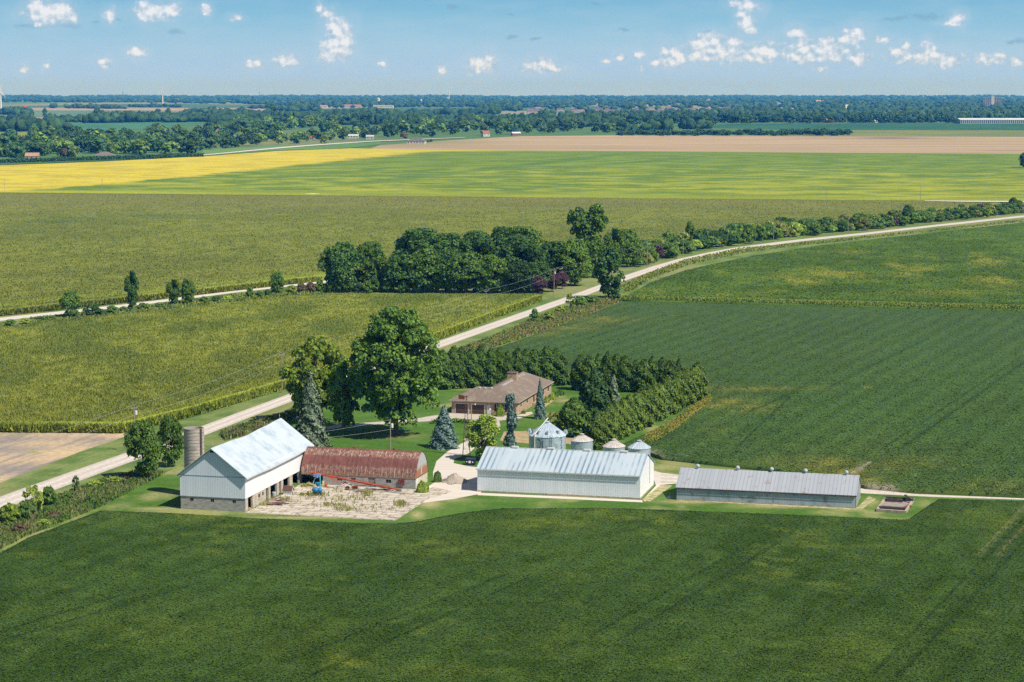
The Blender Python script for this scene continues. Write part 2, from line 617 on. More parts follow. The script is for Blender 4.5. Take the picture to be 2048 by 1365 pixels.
def field(name, poly, colfn, h=0.0, nx=160, ny=80, mat=None, cards=0, card=None, z0=0.0, kind='structure', label=None, cat=None, wob=0.0, cardmat=None, xlim=(-260, 2310), edge=None, edge_n=0, edge_w=.2, top=False, axis='y', rowsp=None):
    """a crop or soil surface with a real edge height, given by its outline; cards are the plants standing on it"""
    if axis == 'x':
        poly = [(p[1], p[0]) for p in poly]
    ys = [p[1] for p in poly]
    y0, y1 = min(ys), max(ys)
    rows = np.unique(np.concatenate([np.linspace(y0, y1, ny), np.array(ys, float)]))
    l, r = scan(poly, rows)
    t = np.linspace(0, 1, nx)
    PX = l[:, None] + (r - l)[:, None] * t[None]
    PY = np.repeat(rows[:, None], nx, 1)
    if axis == 'x':
        PX, PY = PY, PX
    W = gnp(PX.ravel(), PY.ravel(), h if top else 0.0)
    R = len(rows)
    col = colfn(W[:, 0], W[:, 1], PX.ravel(), PY.ravel())
    W[:, 2] = z0 + h
    if wob:
        W[:, 2] += wob * (fbm(W[:, 0] / 3, W[:, 1] / 3, 5) - .5)
    idx = np.arange(R * nx).reshape(R, nx)
    q = np.stack([idx[:-1, :-1], idx[1:, :-1], idx[1:, 1:], idx[:-1, 1:]], -1).reshape(-1, 4)
    verts, cols, faces = [W], [col], [q]
    if h > 0:
        ring = np.concatenate([idx[0, :], idx[1:, -1], idx[-1, -2::-1], idx[-2:0:-1, 0]])
        base = W[ring].copy()
        base[:, 2] = -.02
        b0 = len(W)
        k = np.arange(len(ring))
        k2 = np.roll(k, -1)
        faces.append(np.stack([ring[k], ring[k2], b0 + k2, b0 + k], -1))
        verts.append(base)
        cols.append(col[ring])
    nslab = sum(len(f) for f in faces)
    if cards:
        area = rng.random(cards * 3)
        py = y0 + (y1 - y0) * area
        l2, r2 = np.interp(py, rows, l), np.interp(py, rows, r)
        px = np.maximum(l2, xlim[0]) + (np.minimum(r2, xlim[1]) - np.maximum(l2, xlim[0])) * rng.random(len(py))
        keep = rng.random(len(py)) < (np.minimum(r2, xlim[1]) - np.maximum(l2, xlim[0])) / max(1, (np.minimum(r, xlim[1]) - np.maximum(l, xlim[0])).max())
        px, py = px[keep][:cards], py[keep][:cards]
        if axis == 'x':
            px, py = py, px
        C = gnp(px, py, h if top else 0.0)
        if rowsp:
            a_, b_ = rowc(C[:, 0], C[:, 1])
            sn = (np.round(a_ / rowsp) * rowsp + rng.normal(0, rowsp * .2, len(a_)))
            a_ = np.where(rng.random(len(a_)) < .38, sn, a_)
            C[:, 0], C[:, 1] = a_ * math.sin(RD) + b_ * math.cos(RD), b_ * math.sin(RD) - a_ * math.cos(RD)
        cc = colfn(C[:, 0], C[:, 1], px, py)
        vv, vc = card(C, cc, z0 + h)
        o0 = sum(len(v) for v in verts)
        verts.append(vv)
        cols.append(vc)
        faces.append(o0 + np.arange(len(vv)).reshape(-1, 4))
    if edge:
        E = np.array(edge, float)
        wE = gnp(E[:, 0], E[:, 1], 0.0)
        seg = np.linalg.norm(np.diff(wE, axis=0), axis=1)
        cum = np.concatenate([[0], np.cumsum(seg)])
        d = rng.random(edge_n) * cum[-1]
        C = np.stack([np.interp(d, cum, wE[:, k]) for k in range(3)], -1)
        C[:, :2] += rng.normal(0, .35, (edge_n, 2))
        pp = np.array([proj(c)[:2] for c in C])
        cc = colfn(C[:, 0], C[:, 1], pp[:, 0], pp[:, 1]) * (.85 + .5 * rng.random((edge_n, 1)))
        dd = rng.normal(0, 1, (edge_n, 2)); dd /= np.linalg.norm(dd, axis=1, keepdims=True)
        dv = np.concatenate([dd, np.zeros((edge_n, 1))], 1) * edge_w
        zb = rng.random(edge_n) * h * .6
        b = C.copy(); b[:, 2] = zb
        tp = b + np.concatenate([rng.normal(0, .25, (edge_n, 2)), (h * (.25 + .25 * rng.random(edge_n)))[:, None]], 1)
        vv = np.stack([b - dv, b + dv, tp + dv * .5, tp - dv * .5], 1).reshape(-1, 3)
        o0 = sum(len(v) for v in verts)
        verts.append(vv); cols.append(np.repeat(cc, 4, 0))
        faces.append(o0 + np.arange(len(vv)).reshape(-1, 4))
    fa = np.concatenate(faces)
    mi = np.zeros(len(fa), int)
    mi[nslab:] = 1
    me = fastmesh(name, np.concatenate(verts), fa, [mat, cardmat or mat], mi, np.concatenate(cols))
    o = link(bpy.data.objects.new(name, me))
    o['kind'] = kind
    if label:
        tag(o, label, cat)
    return o

def leaf_cards(size, tilt, dz):
    """flat leaf clumps lying on top of a canopy"""
    def fn(C, cc, z):
        n = len(C)
        s = size * (.6 + .8 * rng.random(n))
        az = rng.random(n) * 2 * math.pi
        tl = tilt * rng.random(n)
        a2 = rng.random(n) * 2 * math.pi
        nz = np.stack([np.sin(tl) * np.cos(az), np.sin(tl) * np.sin(az), np.cos(tl)], -1)
        t1 = np.stack([np.cos(a2), np.sin(a2), np.zeros(n)], -1)
        t1 -= nz * (t1 * nz).sum(-1, keepdims=True)
        t1 /= np.linalg.norm(t1, axis=1, keepdims=True)
        t2 = np.cross(nz, t1)
        c = C.copy()
        c[:, 2] = z + dz * (rng.random(n) - .25)
        s = s[:, None]
        Q = np.stack([c - t1 * s - t2 * s * .6, c + t1 * s * .7 - t2 * s, c + t1 * s + t2 * s * .6, c - t1 * s * .6 + t2 * s], 1)
        return Q.reshape(-1, 3), np.repeat(cc, 4, 0)
    return fn

def blade_cards(w, hgt, lean, tip=None):
    """upright stalks and leaves"""
    def fn(C, cc, z):
        n = len(C)
        az = rng.random(n) * 2 * math.pi
        d = np.stack([np.cos(az), np.sin(az), np.zeros(n)], -1)
        le = lean * (rng.random((n, 2)) - .5)
        hh = hgt * (.5 + .8 * rng.random(n))
        ww = (w * (.6 + .8 * rng.random(n)))[:, None]
        b = C.copy()
        b[:, 2] = z - hgt * .45
        top = b + np.stack([le[:, 0], le[:, 1], hh], -1)
        Q = np.stack([b - d * ww, b + d * ww, top + d * ww * .6, top - d * ww * .6], 1)
        k = np.repeat(cc, 4, 0).reshape(-1, 4, 3)
        if tip is not None:
            tp = np.array(tip)
            sel = rng.random(n)[:, None] * .9
            k[:, 2] = k[:, 2] * (1 - sel) + tp * sel
            k[:, 3] = k[:, 2]
        return Q.reshape(-1, 3), k.reshape(-1, 3)
    return fn

# ================================================================ THE GROUND
def A3(h):
    return np.array(S(h))
def lerp(a, b, t):
    return a + (b - a) * t[:, None]
RD = math.radians(67)
def rowc(X, Y):
    return X * math.sin(RD) - Y * math.cos(RD), X * math.cos(RD) + Y * math.sin(RD)
def spots(px, py, lst):
    t = np.zeros_like(px)
    for cx, cy, rx, ry, a in lst:
        t = np.maximum(t, a * np.exp(-(((px - cx) / rx) ** 2 + ((py - cy) / ry) ** 2)))
    return t
def seg_px(px, py, x0, y0, x1, y1, w0, w1):
    """nearness to a line drawn on the ground, given by two photo points; widths are metres"""
    return None

def wline(X, Y, a, b, w):
    """0..1 inside a strip of half width w metres along the ground line a-b (photo pixels)"""
    p, q = G(*a), G(*b)
    dx, dy = q.x - p.x, q.y - p.y
    L2 = dx * dx + dy * dy
    t = np.clip(((X - p.x) * dx + (Y - p.y) * dy) / L2, 0, 1)
    d = np.hypot(X - p.x - t * dx, Y - p.y - t * dy)
    return 1 - sstep(d, w * .6, w * 1.3)

soil = colmat('soil_surface', .8, .35, bump=.3, island=0, bdist=.1)
crop = colmat('crop_leaves', 2.2, .3, trans=.15, bump=.1, island=.42, bdist=.1)
cropfar = colmat('crop_far', .5, .3, bump=.15, island=.5, bdist=.3, stretch=(1, .5, 1))
grassm = colmat('grass_blades', 1.1, .35, bump=.4, island=.5, bdist=.1)

# base sheet to the horizon
def col_ground(X, Y, px, py):
    n = fbm(X / 900, Y / 2600, 3)
    k = vnoise(X / 420, Y / 1300, 9)
    c = lerp(np.tile(A3('54733f'), (len(X), 1)), A3('8a8a5c'), sstep(n, .42, .6))
    c = lerp(c, A3('48683f'), sstep(k, .6, .8))
    return c
gx = np.linspace(-1, 1, 90) ** 3 * 16000
gy = np.concatenate([np.linspace(-300, 2500, 40), np.geomspace(2600, 25000, 80)])
GX, GY = np.meshgrid(gx, gy)
gv = np.stack([GX.ravel(), GY.ravel(), np.zeros(GX.size)], -1)
gi = np.arange(GX.size).reshape(GX.shape)
gq = np.stack([gi[:-1, :-1], gi[:-1, 1:], gi[1:, 1:], gi[1:, :-1]], -1).reshape(-1, 4)
me = fastmesh('ground', gv, gq, [soil], None, col_ground(gv[:, 0], gv[:, 1], None, None))
tag(link(bpy.data.objects.new('ground', me)), kind='structure')

# road verges
def col_verge(X, Y, px, py):
    n = fbm(X / 5, Y / 5, 21)
    m = fbm(X / 25, Y / 40, 22)
    c = lerp(np.tile(A3('566f34'), (len(X), 1)), A3('75834a'), sstep(n, .35, .65))
    return lerp(c, A3('8b8a5a'), sstep(m, .52, .72) * .7)
field('verge', [(-300, 1085), (0, 960), (255, 866), (400, 832), (560, 772), (865, 672), (1075, 598), (1120, 556), (1180, 540), (1300, 498), (1400, 480), (1480, 470), (1640, 458), (2048, 416), (2300, 392),
                (2300, 412), (2048, 446), (1640, 492), (1500, 514), (1370, 542), (1290, 572), (1245, 602), (1100, 700), (960, 740), (600, 880), (380, 940), (250, 1020), (0, 1110), (-300, 1210)],
      col_verge, nx=60, ny=200, mat=grassm, z0=.008)

# mown farmyard lawn with mower stripes
def col_lawn(X, Y, px, py):
    n = fbm(X / 7, Y / 7, 31)
    fine = fbm(X / 1.3, Y / 1.3, 33)
    c = lerp(np.tile(A3('43651f'), (len(X), 1)), A3('587430'), sstep(n, .35, .68))
    c = lerp(c, A3('4b6c26'), fine * .6)
    r, s_ = rowc(X, Y)
    st = .5 + .5 * np.sign(np.sin((X * .35 + Y * .94) * 2 * math.pi / 4.6))
    c = c * (1 + .07 * (st - .5))[:, None]
    dry = np.maximum(sstep(fbm(X / 11, Y / 14, 35), .6, .78) * .55,
                     spots(px, py, [(860, 1008, 22, 9, 1), (905, 1000, 40, 5, .6), (835, 1030, 14, 8, .9), (1380, 1004, 60, 4, .9), (1560, 1012, 80, 5, .9), (1745, 1004, 14, 10, .6),
                                    (1690, 1020, 30, 4, .7), (1850, 1008, 16, 8, .4), (1830, 1038, 12, 3, .8), (320, 1018, 60, 3, .8), (420, 1026, 60, 4, .6), (600, 1036, 120, 3, .8),
                                    (1130, 802, 22, 4, .7), (1100, 832, 24, 5, .55), (1330, 935, 60, 7, .7), (1420, 940, 90, 7, .4), (960, 715, 50, 8, .6), (800, 872, 50, 6, .4)]))
    return lerp(c, A3('a39a6a'), dry)
field('lawn', [(80, 1062), (200, 1008), (262, 975), (380, 925), (520, 850), (600, 805), (700, 757), (880, 708), (960, 704), (1140, 762), (1422, 766), (1422, 800), (1320, 905), (1560, 940), (1640, 955), (1735, 984),
               (2048, 1000), (1884, 1000), (1822, 1044), (1300, 1026), (790, 1046), (200, 1030)], col_lawn, nx=420, ny=230, mat=grassm, z0=.016)

# ---- foreground soybeans
FG_SP = [(690, 1325, 55, 26, .85), (672, 1338, 25, 10, .9), (1095, 1048, 90, 16, .75), (1185, 1022, 50, 8, .7), (900, 1095, 120, 22, .5), (640, 1090, 40, 8, .5), (430, 1105, 22, 7, .7), (135, 1175, 10, 5, .7),
         (55, 1108, 30, 6, .6), (250, 1120, 18, 5, .5), (385, 1035, 60, 12, .6), (1250, 1035, 60, 10, .55), (1330, 1055, 30, 6, .45), (580, 1060, 40, 6, .5), (620, 1290, 120, 60, .25), (1120, 1290, 90, 40, .3),
         (1700, 1300, 140, 50, .3), (300, 1250, 160, 40, .3), (1980, 1040, 50, 22, .5), (1750, 1030, 40, 10, .3), (900, 1340, 140, 20, .4), (460, 1270, 60, 20, .3)]
TRK = [((1740, 1365), (2048, 1045)), ((1795, 1365), (2080, 1060)), ((1180, 1285), (1520, 1085)), ((1240, 1290), (1560, 1092)), ((0, 1275), (560, 1105)), ((-20, 1300), (640, 1105)), ((560, 1340), (1010, 1160)), ((620, 1365), (1060, 1165))]
def col_soyfg(X, Y, px, py):
    r, s_ = rowc(X, Y)
    n1 = fbm(r / 9, s_ / 30, 41)
    n2 = fbm(X / 3.2, Y / 3.2, 42, 5)
    n3 = fbm(r / 1.6, s_ / 14, 43, 3)
    n4 = fbm(X / 24, Y / 28, 44)
    c = lerp(np.tile(A3('385019'), (len(X), 1)), A3('496226'), sstep(n1 * .5 + n2 * .5, .36, .64))
    c = lerp(c, A3('425a28'), sstep(n3, .4, .7) * .7)
    y = np.maximum(sstep(n4 * .45 + n2 * .55, .56, .74) * .55, spots(px, py, FG_SP) * sstep(n2 + .15, .35, .62))
    y = np.clip(y, 0, 1)
    c = lerp(c, A3('74802a'), np.where(rng.random(len(y)) < y * .55, .75 * y + .15, y * .5))
    c = c * (1 + .12 * (np.sin(r * 2 * math.pi / 6.1) * .5))[:, None]
    for a, b in TRK:
        c = lerp(c, A3('283f1a'), wline(X, Y, a, b, .38) * (.45 + .4 * n3))
    dry = wline(X, Y, (1955, 1120), (2060, 1010), .32) + wline(X, Y, (1995, 1120), (2080, 1028), .28)
    return lerp(c, A3('8d8458'), np.clip(dry, 0, 1) * .42)
FG = [(-600, 1300), (0, 1107), (60, 1074), (200, 1022), (330, 1026), (420, 1031), (500, 1037), (560, 1039), (640, 1043), (720, 1047), (790, 1048), (835, 1043), (875, 1035), (920, 1027), (965, 1021), (1010, 1017), (1100, 1017), (1200, 1016), (1353, 1021), (1614, 1031), (1815, 1040),
      (1878, 998), (2048, 1003), (2320, 1012), (2650, 1025), (2650, 1620), (-600, 1620)]
field('soybean_field', FG, col_soyfg, h=.75, nx=170, ny=300, mat=crop, cards=520000, card=leaf_cards(.105, .68, .15), rowsp=.76, wob=.12, top=True, kind='stuff', axis='x',
      label='dark green soybean field with wheel tracks filling the foreground before the sheds', cat='crop field', xlim=(900, 1440))

# ---- soybeans right of the farmstead
R_SP = [(1440, 803, 42, 8, 1), (1425, 812, 30, 5, .9), (1500, 815, 60, 12, .5), (1500, 778, 110, 5, .6), (1620, 778, 60, 5, .3), (1650, 930, 60, 14, .8), (1690, 945, 50, 12, .9), (1730, 960, 40, 8, .8), (1600, 925, 90, 12, .4),
        (1850, 985, 90, 6, .7), (1980, 975, 80, 14, .4), (1200, 640, 70, 8, .5), (1130, 655, 60, 8, .7), (1080, 668, 50, 6, .7), (1735, 775, 8, 3, .8), (1800, 930, 100, 14, .35), (1420, 860, 40, 10, .2)]
def col_soyr(X, Y, px, py):
    r, s_ = rowc(X, Y)
    n1 = fbm(r / 14, s_ / 46, 51)
    n2 = fbm(X / 4, Y / 5, 52, 5)
    n4 = fbm(X / 40, Y / 60, 54)
    c = lerp(np.tile(A3('465e2d'), (len(X), 1)), A3('536b33'), sstep(n1 * .55 + n2 * .45, .38, .64))
    c = lerp(c, A3('4b6a33'), sstep(n4, .4, .65) * .6)
    far = sstep(-py, -800, -640)
    c = lerp(c, A3('4a6438'), far * .6)
    y = spots(px, py, R_SP) * sstep(n2 + .12, .35, .6)
    y = np.clip(y, 0, 1)
    c = lerp(c, A3('a0943c'), np.where(rng.random(len(y)) < y * .6, .65 * y + .15, y * .35))
    c = c * (1 + .1 * np.sin(r * 2 * math.pi / 6.1))[:, None]
    for a, b in [((1765, 905), (2048, 715)), ((1800, 905), (2060, 722)), ((1500, 830), (1590, 790)), ((1470, 905), (1580, 800)), ((1660, 780), (1860, 680))]:
        c = lerp(c, A3('2e4a28'), wline(X, Y, a, b, .4) * .7)
    bare = np.maximum(wline(X, Y, (1705, 955), (1738, 932), .5), spots(px, py, [(1745, 975, 20, 8, 1), (1775, 976, 14, 7, 1), (1340, 914, 30, 4, .6), (1300, 905, 25, 5, .5)]) * sstep(n2, .35, .55))
    return lerp(c, A3('b0a48c'), np.clip(bare, 0, 1) * .9)
SR = [(1245, 603), (2048, 624), (2320, 630), (2320, 1000), (2048, 990), (1830, 981), (1735, 972), (1640, 953), (1540, 937), (1325, 914), (1290, 902), (1235, 893), (1330, 850), (1418, 792), (1402, 772), (1140, 766), (1120, 752), (955, 706), (1012, 690), (1120, 652)]
field('soybean_field', SR, col_soyr, h=.7, nx=240, ny=150, mat=crop, cards=240000, card=leaf_cards(.14, .68, .16), rowsp=.76, wob=.12, top=True, kind='stuff',
      label='blue green soybean field to the right of the hedges behind the grey shed', cat='crop field')

# ---- soybeans inside the road's bend
U_SP = [(1600, 560, 70, 12, .8), (1680, 548, 80, 10, .8), (1760, 530, 90, 12, .7), (1850, 545, 80, 12, .8), (1950, 520, 90, 12, .7), (1560, 575, 60, 8, .8), (2000, 560, 70, 14, .7), (1700, 505, 60, 6, .4), (1480, 590, 60, 5, .4), (1900, 585, 120, 8, .4)]
def col_soyu(X, Y, px, py):
    n1 = fbm(X / 30, Y / 24, 61)
    n2 = fbm(X / 6, Y / 10, 62, 5)
    c = lerp(np.tile(A3('465f21'), (len(X), 1)), A3('567028'), sstep(n1 * .5 + n2 * .5, .38, .62))
    y = spots(px, py, U_SP) * sstep(fbm(X / 9, Y / 20, 63), .42, .62) + sstep(n1 * .4 + n2 * .6, .6, .75) * .3
    y = np.clip(y, 0, 1)
    c = lerp(c, A3('9c983a'), np.where(rng.random(len(y)) < y * .6, .85 * y + .1, y * .5))
    edge = wline(X, Y, (1245, 597), (2300, 623), 4.0)
    return lerp(c, A3('77883a'), edge * .8)
field('soybean_field', [(1246, 600), (1262, 588), (1300, 566), (1370, 541), (1500, 513), (1640, 491), (2048, 445), (2320, 416), (2320, 628), (2048, 621)], col_soyu, h=.7, nx=240, ny=120, mat=crop, cards=120000,
      card=leaf_cards(.22, .7, .2), wob=.12, top=True, kind='stuff', label='green soybean field with yellow streaks inside the bend of the gravel road', cat='crop field')

# ---- near corn
def col_corn1(X, Y, px, py):
    n1 = fbm(X / 18, Y / 40, 71)
    n2 = fbm(X / 2.2, Y / 4, 72, 4)
    c = lerp(np.tile(A3('6e7c2d'), (len(X), 1)), A3('8f973f'), sstep(n2, .3, .7))
    c = lerp(c, A3('526a2c'), sstep(n1, .45, .68) * .7)
    edge = np.maximum(wline(X, Y, (245, 865), (560, 778), 3.5), wline(X, Y, (560, 778), (870, 678), 3.0))
    edge = np.maximum(edge, wline(X, Y, (870, 678), (1078, 604), 3.0))
    c = lerp(c, A3('8a9436'), edge * .8)
    c = lerp(c, A3('6b7c3c'), spots(px, py, [(560, 700, 80, 4, .5), (900, 640, 60, 14, .4), (100, 700, 120, 8, .5), (330, 760, 120, 8, .4)]))
    return c
field('corn_field', [(-260, 712), (-60, 678), (0, 670), (200, 649), (560, 607), (640, 599), (780, 601), (1077, 601), (1080, 602), (872, 680), (562, 780), (385, 832), (246, 866), (0, 864), (-260, 862)], col_corn1, h=2.3, nx=220, ny=140,
      mat=crop, cards=230000, card=blade_cards(.11, .6, .4, S('94914a')), wob=.3, kind='stuff', label='tasselled corn field on the left between the two gravel tracks', cat='crop field',
      edge=[(-200, 863), (0, 865), (246, 867), (385, 833), (562, 781), (872, 681), (1080, 603)], edge_n=26000, edge_w=.16)

# ---- olive corn beyond the far track
def col_corn2(X, Y, px, py):
    n1 = fbm(X / 60, Y / 60, 81)
    n2 = fbm(X / 6, Y / 10, 82, 4)
    c = lerp(np.tile(A3('67722c'), (len(X), 1)), A3('7a8034'), sstep(n2, .3, .7))
    c = lerp(c, A3('5f682f'), sstep(n1, .42, .66) * .5)
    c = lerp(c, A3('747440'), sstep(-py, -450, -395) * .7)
    c = lerp(c, A3('4d6636'), spots(px, py, [(110, 452, 50, 3, .8), (60, 474, 60, 3, .6), (300, 440, 60, 3, .7), (150, 444, 60, 3, .5), (420, 418, 50, 2, .5), (560, 398, 40, 2, .5), (1100, 430, 60, 2, .4), (1430, 425, 90, 2, .4), (230, 455, 30, 2, .5)]))
    edge = wline(X, Y, (-100, 633), (640, 560), 7.0)
    return lerp(c, A3('7c8832'), edge * .9)
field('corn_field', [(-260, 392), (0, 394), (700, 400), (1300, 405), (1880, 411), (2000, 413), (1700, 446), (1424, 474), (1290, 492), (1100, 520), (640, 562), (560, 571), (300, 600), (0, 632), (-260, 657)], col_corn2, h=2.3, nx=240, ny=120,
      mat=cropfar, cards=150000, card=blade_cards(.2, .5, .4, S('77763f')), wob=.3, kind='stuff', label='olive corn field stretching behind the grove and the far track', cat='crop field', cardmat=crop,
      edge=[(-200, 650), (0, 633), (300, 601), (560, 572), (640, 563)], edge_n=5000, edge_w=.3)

# ---- harvested brown field at the left
def col_brown(X, Y, px, py):
    r, s_ = X * .96 - Y * .29, X * .29 + Y * .96
    n1 = fbm(X / 14, Y / 14, 91)
    n2 = fbm(r / 1.2, s_ / 16, 92, 4)
    c = lerp(np.tile(A3('a3937f'), (len(X), 1)), A3('bda685'), sstep(n1, .35, .62))
    c = lerp(c, A3('8b8079'), sstep(n2, .45, .7) * .8)
    c = lerp(c, A3('827c79'), spots(px, py, [(40, 900, 120, 10, .7), (40, 940, 70, 12, .7), (60, 878, 150, 6, .5)]))
    c = lerp(c, A3('c8b088'), spots(px, py, [(120, 905, 60, 7, .8), (150, 900, 80, 8, .6), (40, 965, 60, 8, .7), (230, 872, 40, 4, .6)]))
    return lerp(c, A3('8a9440'), spots(px, py, [(68, 904, 8, 3, .9), (20, 868, 90, 2, .4)]))
field('stubble_field', [(-260, 862), (0, 864), (246, 866), (258, 871), (160, 904), (0, 966), (-260, 1075)], col_brown, nx=160, ny=120, mat=soil, z0=.012)

# ---- yellow and green ripening soybeans
def col_yel(X, Y, px, py):
    n1 = fbm(X / 90, Y / 45, 101)
    n2 = fbm(X / 22, Y / 16, 102, 5)
    n3 = fbm(X / 90, Y / 90, 103)
    ribs = fbm(X / 14, Y / 220, 104, 3)
    g = lerp(np.tile(A3('61792a'), (len(X), 1)), A3('748a2e'), sstep(n2, .35, .65))
    yl = lerp(np.tile(A3('c9b93c'), (len(X), 1)), A3('b5a63a'), sstep(n2, .4, .65))
    # ripe wedge along the far left, its inner edge running from lower left to upper right
    line = np.interp(px, [-260, 60, 250, 400, 560, 700, 860, 1000, 2400], [400, 381, 366, 352, 335, 320, 304, 300, 296])
    wedge = sstep(line - py + (n2 - .5) * 9, -1.5, 2.0)
    low = np.interp(px, [-260, 250, 450, 700, 1200, 1700, 2300], [.98, .9, .62, .40, .40, .48, .5])
    t = (py - 300) / 92
    patch = sstep(n2 * .6 + n1 * .4 + (t - .6) * .22 * sstep(px, 150, 500), .40, .80) * sstep(t, .12, .55) * .82
    foot = sstep(py, np.interp(px, [0, 400, 2048], [379, 380, 388]), np.interp(px, [0, 400, 2048], [383, 386, 402])) * low
    c = lerp(g, A3('a3a432'), np.clip(np.maximum(patch, foot), 0, 1))
    c = lerp(c, A3('4a7030'), wline(X, Y, (700, 371), (1330, 300), 14) * .5 + wline(X, Y, (1150, 336), (1440, 312), 9) * .3)
    c = lerp(c, yl, wedge)
    rim = sstep(-py, -305, -301)
    return lerp(c, A3('b6b038'), rim * sstep(-px, -1400, -700) * .8)
field('soybean_field', [(-260, 341), (0, 331), (200, 324), (405, 313), (560, 302), (700, 297), (860, 300), (1400, 304), (2048, 308), (2320, 310), (2320, 405), (2048, 402), (1300, 396), (700, 391), (0, 384), (-260, 382)],
      col_yel, h=.7, nx=1000, ny=130, mat=cropfar, top=True, kind='stuff', label='ripening soybean field turning from green to bright yellow behind the olive corn', cat='crop field')

# ---- tan wheat stubble and the land beyond
def col_tan(X, Y, px, py):
    n1 = fbm(X / 120, Y / 30, 111)
    n2 = fbm(X / 300, Y / 16, 112, 3)
    c = lerp(np.tile(A3('b29c7c'), (len(X), 1)), A3('a08c6c'), sstep(n2 * .6 + n1 * .4, .38, .64))
    c = lerp(c, A3('7d8158'), sstep(-px, -1050, -780) * sstep(-py, -296, -285) * .9)
    return lerp(c, A3('6d625a'), spots(px, py, [(1780, 276.5, 60, 1.6, .9), (1800, 278, 110, 1.2, .5), (1630, 276, 60, 1, .3), (2010, 302, 50, 1.5, .4)]))
field('stubble_field', [(740, 298), (760, 291), (840, 285), (900, 281), (1040, 273), (1250, 271), (1650, 272), (2320, 274), (2320, 311), (2048, 309), (1400, 305), (860, 301)], col_tan, nx=240, ny=60, mat=soil, z0=.05)
def flat(h1, h2):
    def fn(X, Y, px, py):
        n = fbm(X / 90, Y / 120, 121)
        return lerp(np.tile(A3(h1), (len(X), 1)), A3(h2), sstep(n, .4, .62))
    return fn
FARF = [([(1600, 263), (1680, 260), (2320, 260), (2320, 275), (1560, 273)], '6e7a45', '7d8248', 'olive'),
        ([(1330, 252), (1500, 248), (2320, 246), (2320, 261), (1660, 261), (1400, 256)], '2f5c40', '386544', 'dark'),
        ([(-260, 250), (40, 248), (330, 244), (420, 244), (330, 257), (240, 261), (-260, 266)], '3f6f52', '4b7a58', 'a'),
        ([(-260, 267), (130, 264), (120, 276), (-260, 284)], '808a4a', '6d7c46', 'b'),
        ([(-260, 236), (100, 234.5), (200, 235), (195, 242), (-260, 244)], '8f7e6a', '9d8b74', 'c'),
        ([(-260, 224), (130, 221), (300, 222), (300, 233), (-260, 235)], '5a7a5c', '6b8462', 'd'),
        ([(-260, 217), (200, 216), (520, 217), (520, 221), (150, 220.5), (-260, 222.5)], '9a8b72', 'a8967a', 'e'),
        ([(300, 228), (420, 227), (520, 224), (500, 229), (420, 236), (180, 241), (200, 234)], '93826a', '8c8a66', 'f'),
        ([(330, 222), (560, 218), (560, 226), (400, 227)], 'a8987c', '9a8a6c', 'g'),
        ([(880, 225), (1100, 222), (1110, 228), (980, 229)], '988a70', '848a66', 'h'),
        ([(760, 238), (1000, 229), (1120, 228), (1150, 240), (900, 243)], '4d7a58', '5d845c', 'i'),
        ([(980, 232), (1220, 226), (1230, 232), (1080, 236)], '55805a', '6c8c5c', 'j'),
        ([(2, 300), (405, 300), (405, 314), (0, 331), (-260, 341), (-260, 300)], '4a7040', '55784a', 'k'),
        ([(405, 300), (560, 293), (760, 285), (760, 290), (700, 297), (560, 302), (405, 313)], '5a8046', '678a4c', 'l')]
for k, (pl, c1, c2, nm) in enumerate(FARF):
    field('farmland', pl, flat(c1, c2), nx=40, ny=14, mat=soil, z0=.12 + .03 * k)

field('verge', [(-260, 655), (0, 630), (560, 569), (640, 561), (1100, 516), (1290, 490), (1424, 473), (1700, 445), (2005, 408), (2300, 385), (2300, 400), (1640, 462), (1300, 500), (1180, 548), (1085, 600), (780, 602), (640, 602), (0, 674), (-260, 716)],
      col_verge, nx=90, ny=160, mat=grassm, z0=.004)
# ---- roads and tracks
roadmat = colmat('road_gravel', 1.2, .3, bump=.25, island=0, bdist=.05)
def ribbon(name, up, lo, mat, z, sub=8):
    def dens(l):
        o = []
        for (a, b), (c, d) in zip(l[:-1], l[1:]):
            p, q = G(a, b), G(c, d)
            for i in range(sub):
                t = i / sub
                w = p.lerp(q, t)
                o.append(w)
        o.append(G(*l[-1]))
        return o
    a, b = dens(up), dens(lo)
    A_ = np.array([tuple(p) for p in a]); B_ = np.array([tuple(p) for p in b])
    K = 15
    t = np.linspace(0, 1, K)
    W = A_[:, None] + (B_ - A_)[:, None] * t[None, :, None]
    W = W.reshape(-1, 3)
    W[:, 2] = z
    tt = np.tile(t, len(A_)) + .10 * (fbm(W[:, 0] / 9, W[:, 1] / 14, 150) - .5)
    nn = fbm(W[:, 0] / 2.5, W[:, 1] / 9, 151)
    tr = np.maximum(np.exp(-((tt - .3) / .09) ** 2), np.exp(-((tt - .72) / .09) ** 2))
    c = lerp(np.tile(np.array(mat[1]), (len(W), 1)), np.array(mat[0]), np.clip(tr * (.5 + nn), 0, 1))
    c = lerp(c, np.array(mat[2]), sstep(np.abs(tt - .5) + .12 * (nn - .5), .42, .54) * .8)
    idx = np.arange(len(W)).reshape(len(A_), K)
    q = np.stack([idx[:-1, :-1], idx[:-1, 1:], idx[1:, 1:], idx[1:, :-1]], -1).reshape(-1, 4)
    me = fastmesh(name, W, q, [roadmat], None, c)
    return tag(link(bpy.data.objects.new(name, me)), kind='structure')

